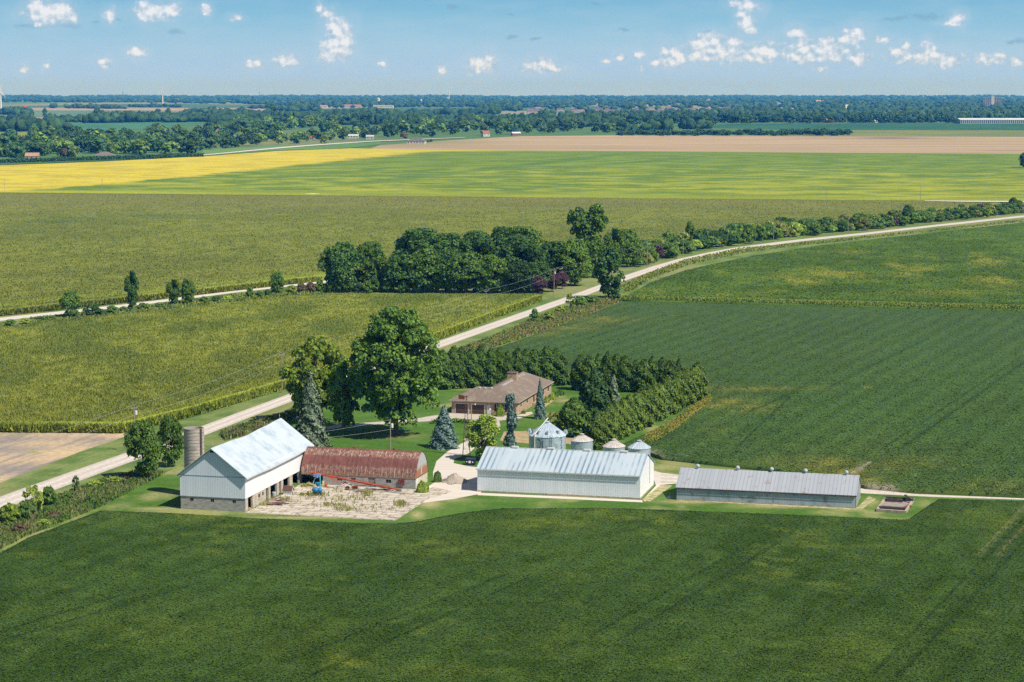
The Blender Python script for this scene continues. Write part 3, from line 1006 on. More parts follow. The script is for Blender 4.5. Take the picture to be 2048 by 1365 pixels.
def gravel(name, c1, c2, c3, ang, wear=True):
    mt, nt, bs, _ = newmat(name)
    bs.inputs['Roughness'].default_value = .95
    bs.inputs['Specular IOR Level'].default_value = .1
    v = coords(nt, (.02, .9, 1), -ang)
    f = nnoise(nt, v, 1.0, 4, .6)
    g = nnoise(nt, coords(nt), 3.0, 4, .7)
    c = nmix(nt, nramp(nt, f, .35, .65), S(c1), S(c2))
    c = nmix(nt, nmath(nt, 'MULTIPLY', nramp(nt, g, .5, .75), .5), c, S(c3))
    nt.links.new(c, bs.inputs['Base Color'])
    nbump(nt, bs, g, .3, .05)
    return mt
road_m = (S('d2c8bd'), S('bfb5a9'), S('9f9880'))
track_m = (S('d8d0c6'), S('c6bdb2'), S('a39c84'))
yard_m = gravel('yard_gravel', 'd3cabd', 'c8beb1', 'bdb2a4', math.radians(20))
drive_m = (S('c6beb3'), S('b3aa9e'), S('999279'))
lane_m = (S('d2c9bd'), S('bfb5a6'), S('a39a7e'))
RU = [(-260, 1086), (0, 994), (50.5, 975.6), (255, 905), (411, 850), (490, 820.5), (576, 789), (720, 738.5), (864.7, 687), (1000, 640), (1124.7, 597), (1180, 577), (1254, 549.6), (1305, 533), (1358, 518), (1420, 504.5), (1477, 494.4), (1600, 479), (1729, 466), (1880, 449), (2048, 431.3), (2320, 403)]
RL = [(-260, 1121), (0, 1022), (60, 999), (249, 929.5), (414, 869.7), (495, 837.5), (587, 802.5), (735, 747.5), (883, 695.5), (1015, 648), (1124.7, 609), (1183, 587.5), (1254, 561), (1305, 543), (1358, 526), (1420, 511.5), (1477, 500), (1600, 483.5), (1729, 470), (1880, 453), (2048, 435), (2320, 406)]
ribbon('road', RU, RL, road_m, .03)
TU = [(-260, 667), (0, 636), (259, 608), (469, 582), (603, 567), (1100, 515), (1424, 477), (1700, 448), (1905, 428), (2048, 412), (2320, 384)]
TL = [(-260, 674), (0, 642.5), (259, 613.7), (469, 586), (603, 571), (1100, 518), (1424, 479.5), (1700, 450.2), (1905, 430), (2048, 414), (2320, 385.6)]
ribbon('track', TU, TL, track_m, .03)
ribbon('road', [(1850, 403.6), (1930, 404.2), (2048, 404.8), (2320, 406)], [(1850, 404.4), (1930, 406.2), (2048, 407), (2320, 408.4)], track_m, .8)
ribbon('path', [(610, 394.6), (625, 394.3), (640, 394.9)], [(610, 394.9), (625, 395.9), (640, 395.3)], track_m, 2.5)
ribbon('road', [(405, 311.5), (560, 296), (640, 290), (740, 283.5), (840, 279.5), (930, 276)], [(405, 313), (560, 298.5), (640, 292), (740, 285), (840, 280.6), (930, 276.6)], track_m, .9)
# farm drives: gravel yard behind the concrete, drive to the house, lane to the east
def sheet(name, pts, mat, z):
    mb = MB()
    mb.poly([(p.x, p.y, z) for p in (G(*q) for q in pts)][::-1])
    return tag(mb.build(name, mat), kind='structure')
sheet('yard', [(838, 986), (868, 966), (866, 945), (873, 923), (896, 903), (930, 884), (950, 872), (972, 876), (952, 894), (938, 907), (909, 919), (907, 927), (935, 933), (962, 936), (962, 988), (905, 999), (850, 1006), (800, 1008)], yard_m, .028)
sheet('yard', [(955, 986), (1284, 1001), (1286, 1005.5), (1120, 998), (955, 991)], yard_m, .027)
sheet('yard', [(1286, 1000), (1312, 972), (1300, 940), (1322, 946), (1362, 951), (1362, 967), (1326, 970), (1290, 1004)], yard_m, .0265)
ribbon('driveway', [(925, 880), (948, 868), (972, 858), (988, 848), (990, 842)], [(960, 900), (975, 880), (996, 864), (1001, 852), (999, 843)], drive_m, .032)
ribbon('driveway', [(560, 872), (620, 859), (684, 849), (774, 843), (830, 838), (864, 832), (905, 826)], [(560, 878), (620, 866), (684, 855), (774, 848.5), (830, 845), (864, 843), (905, 842)], drive_m, .033)
apron_m = M('apron_concrete', 'c3b8aa', 'b2a799', 1.2, .9)
sheet('driveway', [(903, 827), (1034, 832.5), (1046, 836), (1000, 842), (975, 845), (905, 842)], apron_m, .036)
ribbon('driveway', [(1322, 949), (1360, 951), (1540, 962), (1733, 978), (1860, 986.5), (2048, 992), (2320, 1001)], [(1322, 966), (1360, 967), (1540, 974), (1733, 988), (1860, 994.5), (2048, 1000.5), (2320, 1010)], lane_m, .034)
bare_m = M('bare_dirt', 'b89f7d', '9a8a62', .6, .95, c3='7d8450', scale3=.25)
sheet('dirt_strip', [(1000, 882), (1008, 864), (1060, 862), (1150, 874), (1150, 888), (1060, 888)], bare_m, .024)
sheet('dirt_strip', [(1352, 1001), (1362, 998.5), (1714, 1016), (1738, 993), (1752, 999), (1722, 1021), (1560, 1013)], M('shed_edge_dirt', 'b9a988', '7f8750', .8, .95), .03)
sheet('dirt_strip', [(1284, 1000), (1322, 970), (1345, 972), (1300, 1004)], MATS['shed_edge_dirt'], .029)
sheet('house_walk', [(1030, 832.5), (1036, 831), (1050, 826), (1063, 824), (1066, 828), (1052, 833), (1040, 838), (1028, 837)], M('walk_stone', 'cbbfae', 'b5a897', 2.0), .04)
sheet('house_bed', [(1066, 824), (1112, 788), (1124, 786), (1120, 793), (1080, 822)], bare_m, .038)
def conc():
    mt, nt, bs, _ = newmat('cracked_concrete')
    bs.inputs['Roughness'].default_value = .9
    v = coords(nt)
    n1 = nnoise(nt, v, .5, 5, .65)
    n2 = nnoise(nt, v, 2.5, 4, .7)
    c = nmix(nt, nramp(nt, n1, .38, .68), S('cabfae'), S('a89c8c'))
    c = nmix(nt, nmath(nt, 'MULTIPLY', nramp(nt, n2, .5, .72), .6), c, S('bfa888'))
    def cracks(scale, w, rnd):
        vo = nt.nodes.new('ShaderNodeTexVoronoi')
        vo.feature = 'DISTANCE_TO_EDGE'
        vo.inputs['Scale'].default_value = scale
        vo.inputs['Randomness'].default_value = rnd
        mp = nt.nodes.new('ShaderNodeMapping')
        mp.inputs['Rotation'].default_value = (0, 0, .24)
        nz = nt.nodes.new('ShaderNodeTexNoise')
        nz.inputs['Scale'].default_value = .8
        nt.links.new(v, nz.inputs['Vector'])
        ad = nt.nodes.new('ShaderNodeVectorMath')
        ad.operation = 'MULTIPLY_ADD'
        nt.links.new(nz.outputs['Color'], ad.inputs[0])
        ad.inputs[1].default_value = (.5, .5, 0)
        nt.links.new(v, ad.inputs[2])
        nt.links.new(ad.outputs[0], mp.inputs[0])
        nt.links.new(mp.outputs[0], vo.inputs['Vector'])
        return nmath(nt, 'SUBTRACT', 1.0, nramp(nt, vo.outputs['Distance'], w * .3, w))
    bt = nt.nodes.new('ShaderNodeTexBrick')
    bt.inputs['Scale'].default_value = .13
    bt.inputs['Mortar Size'].default_value = .012
    bt.inputs['Mortar Smooth'].default_value = .3
    bm_ = nt.nodes.new('ShaderNodeMapping')
    bm_.inputs['Rotation'].default_value = (0, 0, .244)
    bz = nt.nodes.new('ShaderNodeTexNoise')
    bz.inputs['Scale'].default_value = .7
    bz.inputs['Detail'].default_value = 4
    nt.links.new(v, bz.inputs['Vector'])
    ba = nt.nodes.new('ShaderNodeVectorMath')
    ba.operation = 'MULTIPLY_ADD'
    nt.links.new(bz.outputs['Color'], ba.inputs[0])
    ba.inputs[1].default_value = (.55, .55, 0)
    nt.links.new(v, ba.inputs[2])
    nt.links.new(ba.outputs[0], bm_.inputs[0])
    nt.links.new(bm_.outputs[0], bt.inputs['Vector'])
    ck = nmath(nt, 'MAXIMUM', bt.outputs['Fac'], nmath(nt, 'MULTIPLY', cracks(.6, .05, 1.0), nramp(nt, n1, .45, .6)))
    c = nmix(nt, nmath(nt, 'MULTIPLY', ck, .85), c, S('565038'))
    wd = nramp(nt, nnoise(nt, coords(nt, (.5, 1.0, 1)), .55, 5, .7), .6, .68)
    c = nmix(nt, nmath(nt, 'MULTIPLY', wd, .6), c, S('8a8560'))
    nt.links.new(c, bs.inputs['Base Color'])
    nbump(nt, bs, n2, .3, .05)
    return mt
conc_m = conc()
cy = MB()
pts = [G(*q) for q in [(491, 1026.5), (790, 1042), (800, 1036), (852, 1001), (905, 984), (868, 975), (840, 985), (832, 980), (604, 968)]]
cy.prism([(p.x, p.y, -.05) for p in pts][::-1], (0, 0, .12))
tag(cy.build('concrete_yard', conc_m), kind='structure')

# ================================================================ BUILDINGS
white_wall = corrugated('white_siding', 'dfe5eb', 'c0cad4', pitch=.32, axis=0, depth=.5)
white_wall_y = corrugated('white_siding_sunlit_tint', 'f0f1f1', 'dfe3e5', pitch=.32, axis=1, depth=.5)  # whiter than the gable siding: sunlight on this side put into the colour
white_roof = corrugated('white_metal_roof', 'c8d0d4', 'b3c0c7', pitch=.45, axis=1, depth=.4, rough=.4, stain='a1b1bb', stain_scale=.3, slo=.42, shi=.72)
trim_w = M('white_trim', 'dcdcd8', 'c8c9c6', 2)
dark_m = M('dark_opening', '14110f', '0c0b0a', 1, .95)  # near-black; stands for the shade in openings, also used on small dark parts
glass_m = M('window_glass', '2a2c2c', '1c1e20', 1.5, .15, spec=.5)
block_m = M('block_wall', 'aeaca6', '8f8d88', .9, .95, stretch=(1, 1, 4), c3='7b7a74', scale3=.5, lo3=.55, hi3=.75, bump=.3)
block_s = M('block_wall_sunlit_tint', 'c2b8a6', 'aa9f8d', .9, .95, stretch=(1, 1, 3), c3='8f8675', scale3=.5, lo3=.55, hi3=.75, bump=.3)  # lighter, warmer copy of the block wall; sunlight is painted into it
conc_old = M('silo_concrete', 'b9ae9e', 'a0978a', .8, .95, stretch=(1, 1, 5), c3='7a7368', scale3=.35, lo3=.5, hi3=.75, bump=.25)
grey_m = M('grey_metal', '9aa0a3', '80878b', 1.5, .45)
rod_m = M('rod_metal', 'b9b7ae', 'a5a39b', 2, .5)
wood_m = M('weathered_boards', '8a7d70', '665c52', 2.0, .95, stretch=(1, 6, 1))
darkwood_m = M('dark_timber', '5d5350', '403a38', 2.0, .95)
rustsheet_m = M('rust_sheet', '8c4a3c', '6d382f', 1.5, .8)

# ---- white barn
bo = G(490.8, 1024.7)
BW, BL, FZ, EZ, RZ = 12.2, 34.5, 2.34, 6.5, 11.15
barn = thing('barn', 'large white metal barn with a pitched roof on a concrete block foundation', 'barn', bo, TH)
def ysd(px):
    return along(bo, V, px)
mb = MB()
for z0, z1, segs in ((0, 1.45, [(-BW, 0)]), (1.45, 2.05, [(-BW, -10.43), (-9.77, -6.53), (-5.87, -2.43), (-1.77, 0)]), (2.05, FZ, [(-BW, 0)])):
    for a, b in segs:
        mb.box(a, b, 0, .35, z0, z1)
mb.box(-BW, -BW + .35, .35, BL, 0, FZ)
mb.box(-BW + .35, 0, BL - .35, BL, 0, FZ)
mb.build('foundation', block_m, barn)
sx = [480 + v / 11.375 for v in (120, 185, 290, 330, 595, 650, 695, 705, 840, 890, 940, 985, 1130, 1195, 1350, 1410)]
yy = [max(0, ysd(v)) for v in sx]
mb = MB()
def pier(a, b, z1=FZ):
    mb.box(-.35, 0, a, b, 0, z1)
pier(.36, yy[1]); mb.build('corner_pillar', block_s, barn); mb = MB()
wy = [ysd(480 + v / 11.375) for v in (420, 466, 508, 546)]
pier(yy[2], wy[0]); pier(wy[1], wy[2]); pier(wy[3], yy[4])
for a, b in ((wy[0], wy[1]), (wy[2], wy[3])):
    mb.box(-.35, 0, a, b, 0, 1.25)
    mb.box(-.35, 0, a, b, 2.0, FZ)
mb.build('side_wall', block_s, barn)
for a, b in ((yy[5], yy[6]), (yy[8], yy[9]), (yy[10], yy[11]), (yy[12], yy[13]), (yy[14], yy[15] + .2)):
    p = MB(); p.box(-.36, .02, a, b, 0, FZ); p.build('pillar', block_s, barn)
inner = MB(); inner.box(-5.5, -5.3, .4, BL - .4, 0, FZ - .05); inner.box(-BW + .4, -.4, .4, BL - .4, FZ - .3, FZ - .1); inner.build('interior_dark_fill', dark_m, barn)  # near-black boxes, interior shade painted behind the doorways
for xc in (-10.1, -6.2, -2.1):
    w = MB(); w.box(xc - .33, xc + .33, .12, .17, 1.45, 2.05); w = w.build('window', glass_m, barn)
    fr = MB(); fr.box(xc - .33, xc + .33, .04, .12, 1.45, 1.53); fr.box(xc - .04, xc + .04, .04, .11, 1.53, 2.05); fr.build('frame', wood_m, w)
for a, b in ((wy[0], wy[1]), (wy[2], wy[3])):
    w = MB(); w.box(-.22, -.17, a, b, 1.25, 2.0); w.build('window', glass_m, barn)
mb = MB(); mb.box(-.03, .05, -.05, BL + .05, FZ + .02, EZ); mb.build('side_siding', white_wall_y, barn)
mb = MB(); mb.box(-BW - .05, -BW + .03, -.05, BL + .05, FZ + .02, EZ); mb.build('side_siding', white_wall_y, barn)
for y0, y1 in ((-.05, .06), (BL - .06, BL + .05)):
    mb = MB()
    xa, xb = -BW + .032, -.032
    def zr(x): return EZ + (RZ - EZ) * (1 - abs(x + BW / 2) / (BW / 2)) - .1
    mb.prism([(xa, y0, FZ + .02), (xb, y0, FZ + .02), (xb, y0, zr(xb)), (-BW / 2, y0, zr(-BW / 2)), (xa, y0, zr(xa))][::-1], (0, y1 - y0, 0))
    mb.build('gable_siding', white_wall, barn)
mb = MB(); mb.box(-BW - .06, .06, -.1, -.052, EZ - .35, EZ - .27); mb.box(-BW - .06, .06, -.11, -.052, FZ - .02, FZ + .1); mb.build('seam_trim', grey_m, barn)
mb = MB(); mb.prism([(-BW / 2 - .4, -.09, RZ - .75), (-BW / 2 + .4, -.09, RZ - .75), (-BW / 2 + .25, -.09, RZ - .42), (-BW / 2 - .25, -.09, RZ - .42)][::-1], (0, .035, 0)); mb.build('gable_vent', dark_m, barn)  # flat near-black panel painting the shade of the vent hole
def sag(y, t):
    u = min(1, max(0, y / BL))
    return (.42 * math.sin(math.pi * u) ** 2 + .07 * math.sin(u * 17 + t * 2)) * min(1, u * 6, (1 - u) * 6) * (1 - .55 * t)
mb = MB()
sl = (RZ - EZ) / (BW / 2)
oh = .55
for sgn in (-1, 1):
    x0 = -BW / 2
    x1 = x0 + sgn * (BW / 2 + oh)
    z1 = RZ - sl * (BW / 2 + oh)
    n = Vector((sl * sgn, 0, 1)).normalized() * .1
    pr = [(x0, RZ), (x1, z1), (x1 + n.x, z1 + n.z), (x0, RZ + n.z * 1.15)]
    NS = 18
    vs, fs = [], []
    for i in range(NS + 1):
        y = -.62 + (BL + 1.24) * i / NS
        vs += [(x, y, z - sag(y, abs(x - x0) / (BW / 2))) for x, z in pr]
    for i in range(NS):
        for j in range(4):
            k_ = (j + 1) % 4
            f_ = (4 * i + j, 4 * i + k_, 4 * i + 4 + k_, 4 * i + 4 + j)
            fs.append(f_ if sgn < 0 else f_[::-1])
    fs += [(0, 1, 2, 3), (4 * NS + 3, 4 * NS + 2, 4 * NS + 1, 4 * NS)]
    mb.add(vs, fs)
mb.build('roof', white_roof, barn)
for sgn in (-1, 1):
    mb = MB()
    x1 = -BW / 2 + sgn * (BW / 2 + oh)
    z1 = RZ - sl * (BW / 2 + oh)
    for i in range(18):
        ya, yb2 = -.62 + (BL + 1.24) * i / 18, -.62 + (BL + 1.24) * (i + 1) / 18
        za, zb2 = z1 - sag(ya, 1.09), z1 - sag(yb2, 1.09)
        xx = x1 + sgn * .035
        mb.add([(x1 + sgn * .005, ya, za - .16), (xx, ya, za - .16), (xx, ya, za + .07), (x1 + sgn * .005, ya, za + .07), (x1 + sgn * .005, yb2, zb2 - .16), (xx, yb2, zb2 - .16), (xx, yb2, zb2 + .07), (x1 + sgn * .005, yb2, zb2 + .07)],
               [(0, 1, 2, 3), (7, 6, 5, 4), (0, 4, 5, 1), (1, 5, 6, 2), (2, 6, 7, 3), (3, 7, 4, 0)])
    mb.build('roof_trim', trim_w, barn)
for y in (.3, 9.0, 17.5, 26, 34.2):
    zr_ = RZ - sag(y, 0); r = MB(); r.tube((-BW / 2, y, zr_ + .08), (-BW / 2, y, zr_ + 1.1), .025, n=6); r.lathe([(.02, .62), (.1, .7), (.1, .76), (.02, .84)], 8, (-BW / 2, y, zr_)); r.build('lightning_rod', rod_m, barn)

# ---- concrete silo
so = bo + U * (-14.75) + V * 12.6
sh = HT(so, 856)
silo = thing('silo', 'round roofless concrete silo standing against the far side of the white barn', 'silo', so, TH)
mb = MB()
n = 40
prof = [(1.85, 0), (1.85, sh)]
mb.lathe(prof, n, cap=False)
mb.lathe([(1.7, sh), (1.7, .2)], n, cap=False)
for i in range(n):
    a0, a1 = 2 * math.pi * i / n, 2 * math.pi * (i + 1) / n
    mb.add([(r * math.cos(a), r * math.sin(a), sh) for r, a in ((1.7, a0), (1.85, a0), (1.85, a1), (1.7, a1))], [(0, 1, 2, 3)])
mb.build('shell', conc_old, silo, smooth=False)
mb = MB()
z = .6
while z < sh:
    mb.lathe([(1.852, z), (1.885, z + .02), (1.852, z + .04)], n, cap=False)
    z += .62
mb.build('hoop', M('hoop_steel', '8a8279', '746c63', 2, .7), silo)
mb = MB(); mb.obox((1.87 * math.cos(-.45), 1.87 * math.sin(-.45), sh / 2 + .3), Vector((math.cos(-.45), math.sin(-.45), 0)) * .14, Vector((-math.sin(-.45), math.cos(-.45), 0)) * .2, (0, 0, sh / 2 - .3)); mb.build('chute', M('chute_steel', '5e4a42', '453a36', 2, .8), silo)

# ---- arched roof cattle shed
qo = G(831, 979)
QL, QD, QE, QR = 22.6, 8.1, 1.95, 6.45
arch = thing('arched_shed', 'low shed with a rusty red arched metal roof joined to the white barn', 'shed', qo, TH)
def archp(k=14):
    pts = []
    for i in range(k + 1):
        s = i / k
        y = QD / 2 * (s ** 1.55)
        z = QE + (QR - QE) * math.sin(s * math.pi / 2 * .9) / math.sin(math.pi / 2 * .9)
        pts.append((y, z))
    return pts
ap = archp()
full = ap + [(QD - y, z) for y, z in ap[-2::-1]]
def rusty():
    mt, nt, bs, _ = newmat('rusty_roof')
    bs.inputs['Roughness'].default_value = .75
    v = coords(nt)
    sep = nt.nodes.new('ShaderNodeSeparateXYZ')
    nt.links.new(v, sep.inputs[0])
    n1 = nnoise(nt, coords(nt, (.5, .5, .12)), 1.0, 5, .6)
    n2 = nnoise(nt, coords(nt, (1.6, .35, .25)), 1.2, 5, .7)
    c = nmix(nt, nramp(nt, n1, .38, .62), S('6a3d36'), S('7b4840'))
    c = nmix(nt, nramp(nt, n2, .45, .68), c, S('5f3029'))
    sheet_t = nmath(nt, 'FRACT', nmath(nt, 'DIVIDE', sep.outputs[0], .82))
    seam = nramp(nt, nmath(nt, 'ABSOLUTE', nmath(nt, 'SUBTRACT', sheet_t, .5)), .38, .5)
    n3 = nnoise(nt, coords(nt, (2.2, 1, 1.1)), 1.4, 5, .7)
    def band(z0, z1, z2, z3):
        return nmath(nt, 'MULTIPLY', nramp(nt, sep.outputs[2], z0, z1), nmath(nt, 'SUBTRACT', 1.0, nramp(nt, sep.outputs[2], z2, z3)))
    bl = nmath(nt, 'MAXIMUM', band(5.1, 5.7, 6.2, 6.45), nmath(nt, 'MAXIMUM', nmath(nt, 'MULTIPLY', band(1.8, 2.0, 3.4, 4.1), .85), .12))
    wear = nmath(nt, 'MULTIPLY', nmath(nt, 'MULTIPLY', bl, nramp(nt, n3, .40, .58)), nmath(nt, 'ADD', .35, nmath(nt, 'MULTIPLY', seam, .75)))
    c = nmix(nt, wear, c, S('c3b198'))
    low = nmath(nt, 'MULTIPLY', nmath(nt, 'SUBTRACT', 1.0, nramp(nt, sep.outputs[2], 1.9, 2.6)), nramp(nt, n2, .35, .6))
    c = nmix(nt, nmath(nt, 'MULTIPLY', low, .55), c, S('a2855f'))
    nt.links.new(c, bs.inputs['Base Color'])
    nbump(nt, bs, seam, .4, .03)
    return mt
rust_roof = rusty()
mb = MB()
k = len(full)
cx = [(-QL + .06, 0), (.14, 0)]
vs = []
for x, off in ((-QL + .06, 0), (.14, 0)):
    for sc in (0, 1):
        for y, z in full:
            d = Vector((y - QD / 2, z - 2.2))
            d = d.normalized() * (.07 * sc)
            vs.append((x, y + d.x, z + d.y))
fs = []
for i in range(k - 1):
    fs += [(i, i + 1, 2 * k + i + 1, 2 * k + i), (k + i + 1, k + i, 3 * k + i, 3 * k + i + 1)]
    fs += [(i + 1, i, k + i, k + i + 1), (2 * k + i, 2 * k + i + 1, 3 * k + i + 1, 3 * k + i)]
fs += [(0, 2 * k, 3 * k, k), (2 * k - 1, 4 * k - 1, 3 * k - 1, k - 1)]
mb.add(vs, fs)
mb.build('roof', rust_roof, arch, smooth=False)
def xsd(px): return along(qo, U, px)
mb = MB()
ox = [600 + v / 10.24 for v in (470, 760, 860, 1040, 1140, 1395, 1545, 1760, 1865, 2020, 2090)]
X = [xsd(v) for v in ox]
mb.box(X[0], X[1], 0, .25, 0, QE - .03); mb.box(X[2], X[3], 0, .25, 0, QE - .03); mb.box(X[4], X[5], 0, .25, 0, QE - .03); mb.box(X[6], X[7], 0, .25, 0, QE - .03); mb.box(X[8], -.02, 0, .25, 0, QE - .03)
for a, b in ((X[1], X[2]), (X[3], X[4]), (X[7], X[8])):
    mb.box(a, b, 0, .25, 0, .95); mb.box(a, b, 0, .25, 1.6, QE - .03)
mb.box(X[5], X[6], 0, .25, 1.8, QE - .03)
mb.box(-QL + .1, X[0], .1, .3, 1.75, QE - .05)
mb.build('front_wall', block_m, arch)
for a, b in ((X[1], X[2]), (X[3], X[4]), (X[7], X[8])):
    w = MB(); w.box(a, b, .1, .14, .95, 1.6); w = w.build('window', glass_m, arch)
    f = MB(); f.box((a + b) / 2 - .03, (a + b) / 2 + .03, .04, .1, .95, 1.6); f.build('frame', wood_m, w)
d = MB(); d.box(X[5] + .02, X[6] - .02, .08, .14, 0, 1.8); d = d.build('door', M('grey_door', '8e8a86', '757270', 2), arch)
h = MB(); h.box(X[6] - .25, X[6] - .17, .04, .08, .85, 1.0); h.build('handle', dark_m, d)
mb = MB(); mb.box(X[9], X[10] + .5, -.22, -.01, .8, 1.75); mb.build('shutter', rustsheet_m, arch)
mb = MB(); mb.box(-QL + .1, -.02, QD - .25, QD, 0, QE - .03); mb.build('back_wall', block_m, arch)
mb = MB(); mb.box(-.25, 0, .26, QD - .26, 0, QE - .03); mb.build('end_wall', M('cream_block', 'cfc6b2', 'b9af9a', 1.0, .95, stretch=(1, 1, 3)), arch)
mb = MB(); mb.box(0.003, .03, .3, 1.75, .75, QE - .05); mb.build('wall_panel', trim_w, arch)
g = MB()
gp = [(y, z - .06) for y, z in full]
g.prism([(-.06, y, z) for y, z in gp][::-1], (.1, 0, 0))
def gable_mat():
    mt, nt, bs, _ = newmat('weathered_gable')
    v = coords(nt)
    sep = nt.nodes.new('ShaderNodeSeparateXYZ')
    nt.links.new(v, sep.inputs[0])
    nz = nnoise(nt, coords(nt, (1, 2.5, .5)), 1.3, 5, .65)
    t = nmath(nt, 'ADD', sep.outputs[2], nmath(nt, 'MULTIPLY', nz, 2.6))
    c = nmix(nt, nramp(nt, t, 4.4, 5.4), S('a06b4a'), S('a9aeab'))
    nt.links.new(c, bs.inputs['Base Color'])
    bs.inputs['Roughness'].default_value = .7
    return mt
g.build('gable', gable_mat(), arch)
mb = MB(); mb.box(.045, .08, 3.35, 4.0, QE + .3, QE + 2.9); mb.build('loft_door', M('loft_door_grey', 'b4b8b8', '979b9c', 2), arch)
mb = MB(); mb.box(.02, .07, 0, QD, QE - .04, QE + .05); mb.build('sill_beam', darkwood_m, arch)
for xx in (xsd(693), xsd(773)):
    r = MB(); r.lathe([(.18, 0), (.18, .35), (.34, .38), (.3, .5), (.05, .62)], 10, (xx, QD / 2 + .9, QR - .32)); r.build('roof_vent', M('rust_vent', '7a4a3a', '553326', 3), arch)

# ---- white machine shed
wo = G(1279.8, 999.2)
WL, WD, WE, WR = 30.6, 14.2, 4.4, 7.2
shed = thing('machine_shed', 'long white metal machine shed with a striped pale roof before the grain bins', 'shed', wo, TH)
sheen_stripe_roof = corrugated('sheen_striped_roof', 'bec9ce', 'a3b3bc', pitch=.3, axis=0, depth=.4, rough=.35, band='7b909e', bandpitch=1.0)  # blue-grey stripes paint the sheen of weathered metal panels into the colour
mb = MB(); mb.box(-WL, 0, 0, .12, .3, WE); mb.build('front_wall', corrugated('shed_siding', 'e4e8ea', 'c9d2d9', pitch=.32, axis=0, depth=.5), shed)
mb = MB(); mb.box(-WL, 0, WD - .12, WD, .3, WE); mb.build('back_wall', white_wall, shed)
for x0, x1 in ((-.12, 0), (-WL, -WL + .12)):
    mb = MB(); mb.prism([(x0, .122, .3), (x0, WD - .122, .3), (x0, WD - .122, WE), (x0, WD / 2, WR - .1), (x0, .122, WE)], (x1 - x0, 0, 0)); mb.build('gable_wall', white_wall_y, shed)
mb = MB(); mb.box(-WL - .1, .1, -.1, WD + .1, -.05, .3); mb.build('footing', M('footing_concrete', 'b9ae9b', 'a39885', 1.5), shed)
mb = MB()
sl2 = (WR - WE) / (WD / 2)
for sgn in (-1, 1):
    y0 = WD / 2; y1 = y0 + sgn * (WD / 2 + .3); z1 = WR - sl2 * (WD / 2 + .3)
    pr = [(-WL - .18, y0, WR), (-WL - .18, y1, z1), (-WL - .18, y1 + sgn * .03, z1 + .09), (-WL - .18, y0, WR + .1)]
    mb.prism(pr if sgn > 0 else pr[::-1], (WL + .36, 0, 0))
mb.build('roof', sheen_stripe_roof, shed)
mb = MB(); z1 = WR - sl2 * (WD / 2 + .3)
mb.box(-WL - .2, .2, -.4, -.335, z1 - .12, z1 + .05); mb.box(-WL - .2, .2, WD + .335, WD + .4, z1 - .12, z1 + .05); mb.box(-WL - .19, .19, WD / 2 - .15, WD / 2 + .15, WR + .085, WR + .12)
mb.build('gutter', trim_w, shed)
for px in (1030, 1102, 1174, 1249):
    t = along(wo + V * 7.1, U, px) if False else None
    lo = -32.0
    best = min(np.linspace(-WL, 0, 400), key=lambda q: abs(proj(wo + U * q + V * (WD / 2) + Vector((0, 0, WR)))[0] - px))
    r = MB(); r.box(best - .62, best + .62, WD / 2 - .3, WD / 2 + .3, WR + .12, WR + .4); r.build('ridge_vent', trim_w, shed)
mb = MB(); mb.tube((.06, 9.6, 1.2), (.06, 9.6, WE + 2.4), .05, n=6); mb.build('conduit', rod_m, shed)

# ---- grey poultry shed
go = G(1711, 1017)
GL, GD, GE, GR_ = 32.2, 10.7, 2.4, 4.95
gsh = thing('grey_shed', 'long low grey metal shed with rust spots and five ridge ventilators', 'shed', go, TH)
grey_roof = corrugated('grey_rusty_roof', 'a7abaf', '8b9298', pitch=.7, axis=0, depth=.4, rough=.5, stain='8d7166', stain_scale=.6, slo=.55, shi=.75)
grey_wall = corrugated('grey_siding', 'a4b3ba', '7e919b', pitch=.28, axis=0, depth=.5, stain='6f7478', stain_scale=.5)
grey_wall_y = corrugated('grey_siding_end', '9aa5a8', '7f8b90', pitch=.28, axis=1, depth=.5, stain='8b8078', stain_scale=.4)
mb = MB(); mb.box(-GL, 0, 0, .12, .15, GE); mb.build('front_wall', grey_wall, gsh)
mb = MB(); mb.box(-GL, 0, GD - .12, GD, .15, GE); mb.build('back_wall', grey_wall, gsh)
for x0, x1 in ((-.12, 0), (-GL, -GL + .12)):
    mb = MB(); mb.prism([(x0, .122, .15), (x0, GD - .122, .15), (x0, GD - .122, GE), (x0, GD / 2, GR_ - .1), (x0, .122, GE)], (x1 - x0, 0, 0)); mb.build('gable_wall', grey_wall_y, gsh)
mb = MB(); mb.box(-GL - .06, .06, -.06, GD + .06, -.05, .15); mb.build('footing', M('footing_grey', '9a9488', '827c70', 1.5), gsh)
mb = MB()
sl3 = (GR_ - GE) / (GD / 2)
for sgn in (-1, 1):
    y0 = GD / 2; y1 = y0 + sgn * (GD / 2 + .28); z1 = GR_ - sl3 * (GD / 2 + .28)
    pr = [(-GL - .2, y0, GR_), (-GL - .2, y1, z1), (-GL - .2, y1 + sgn * .03, z1 + .07), (-GL - .2, y0, GR_ + .08)]
    mb.prism(pr if sgn > 0 else pr[::-1], (GL + .4, 0, 0))
mb.build('roof', grey_roof, gsh)
z1 = GR_ - sl3 * (GD / 2 + .28)
mb = MB(); mb.box(-GL - .2, .2, -.36, -.315, z1 - .16, z1 + .02); mb.box(.005, .05, -.02, .16, .1, GE); mb.build('fascia', darkwood_m, gsh)
for px in (1395.7, 1475.7, 1543.5, 1610.8, 1692.5):
    best = min(np.linspace(-GL, 0, 400), key=lambda q: abs(proj(go + U * q + V * (GD / 2) + Vector((0, 0, GR_)))[0] - px))
    r = MB(); r.lathe([(.2, 0), (.2, .28), (.36, .3), (.4, .5), (.3, .72), (.08, .84)], 12, (best, GD / 2, GR_ + .02)); r.build('ventilator', M('vent_metal', 'b9c4c8', '9aa7ad', 3, .4), gsh)
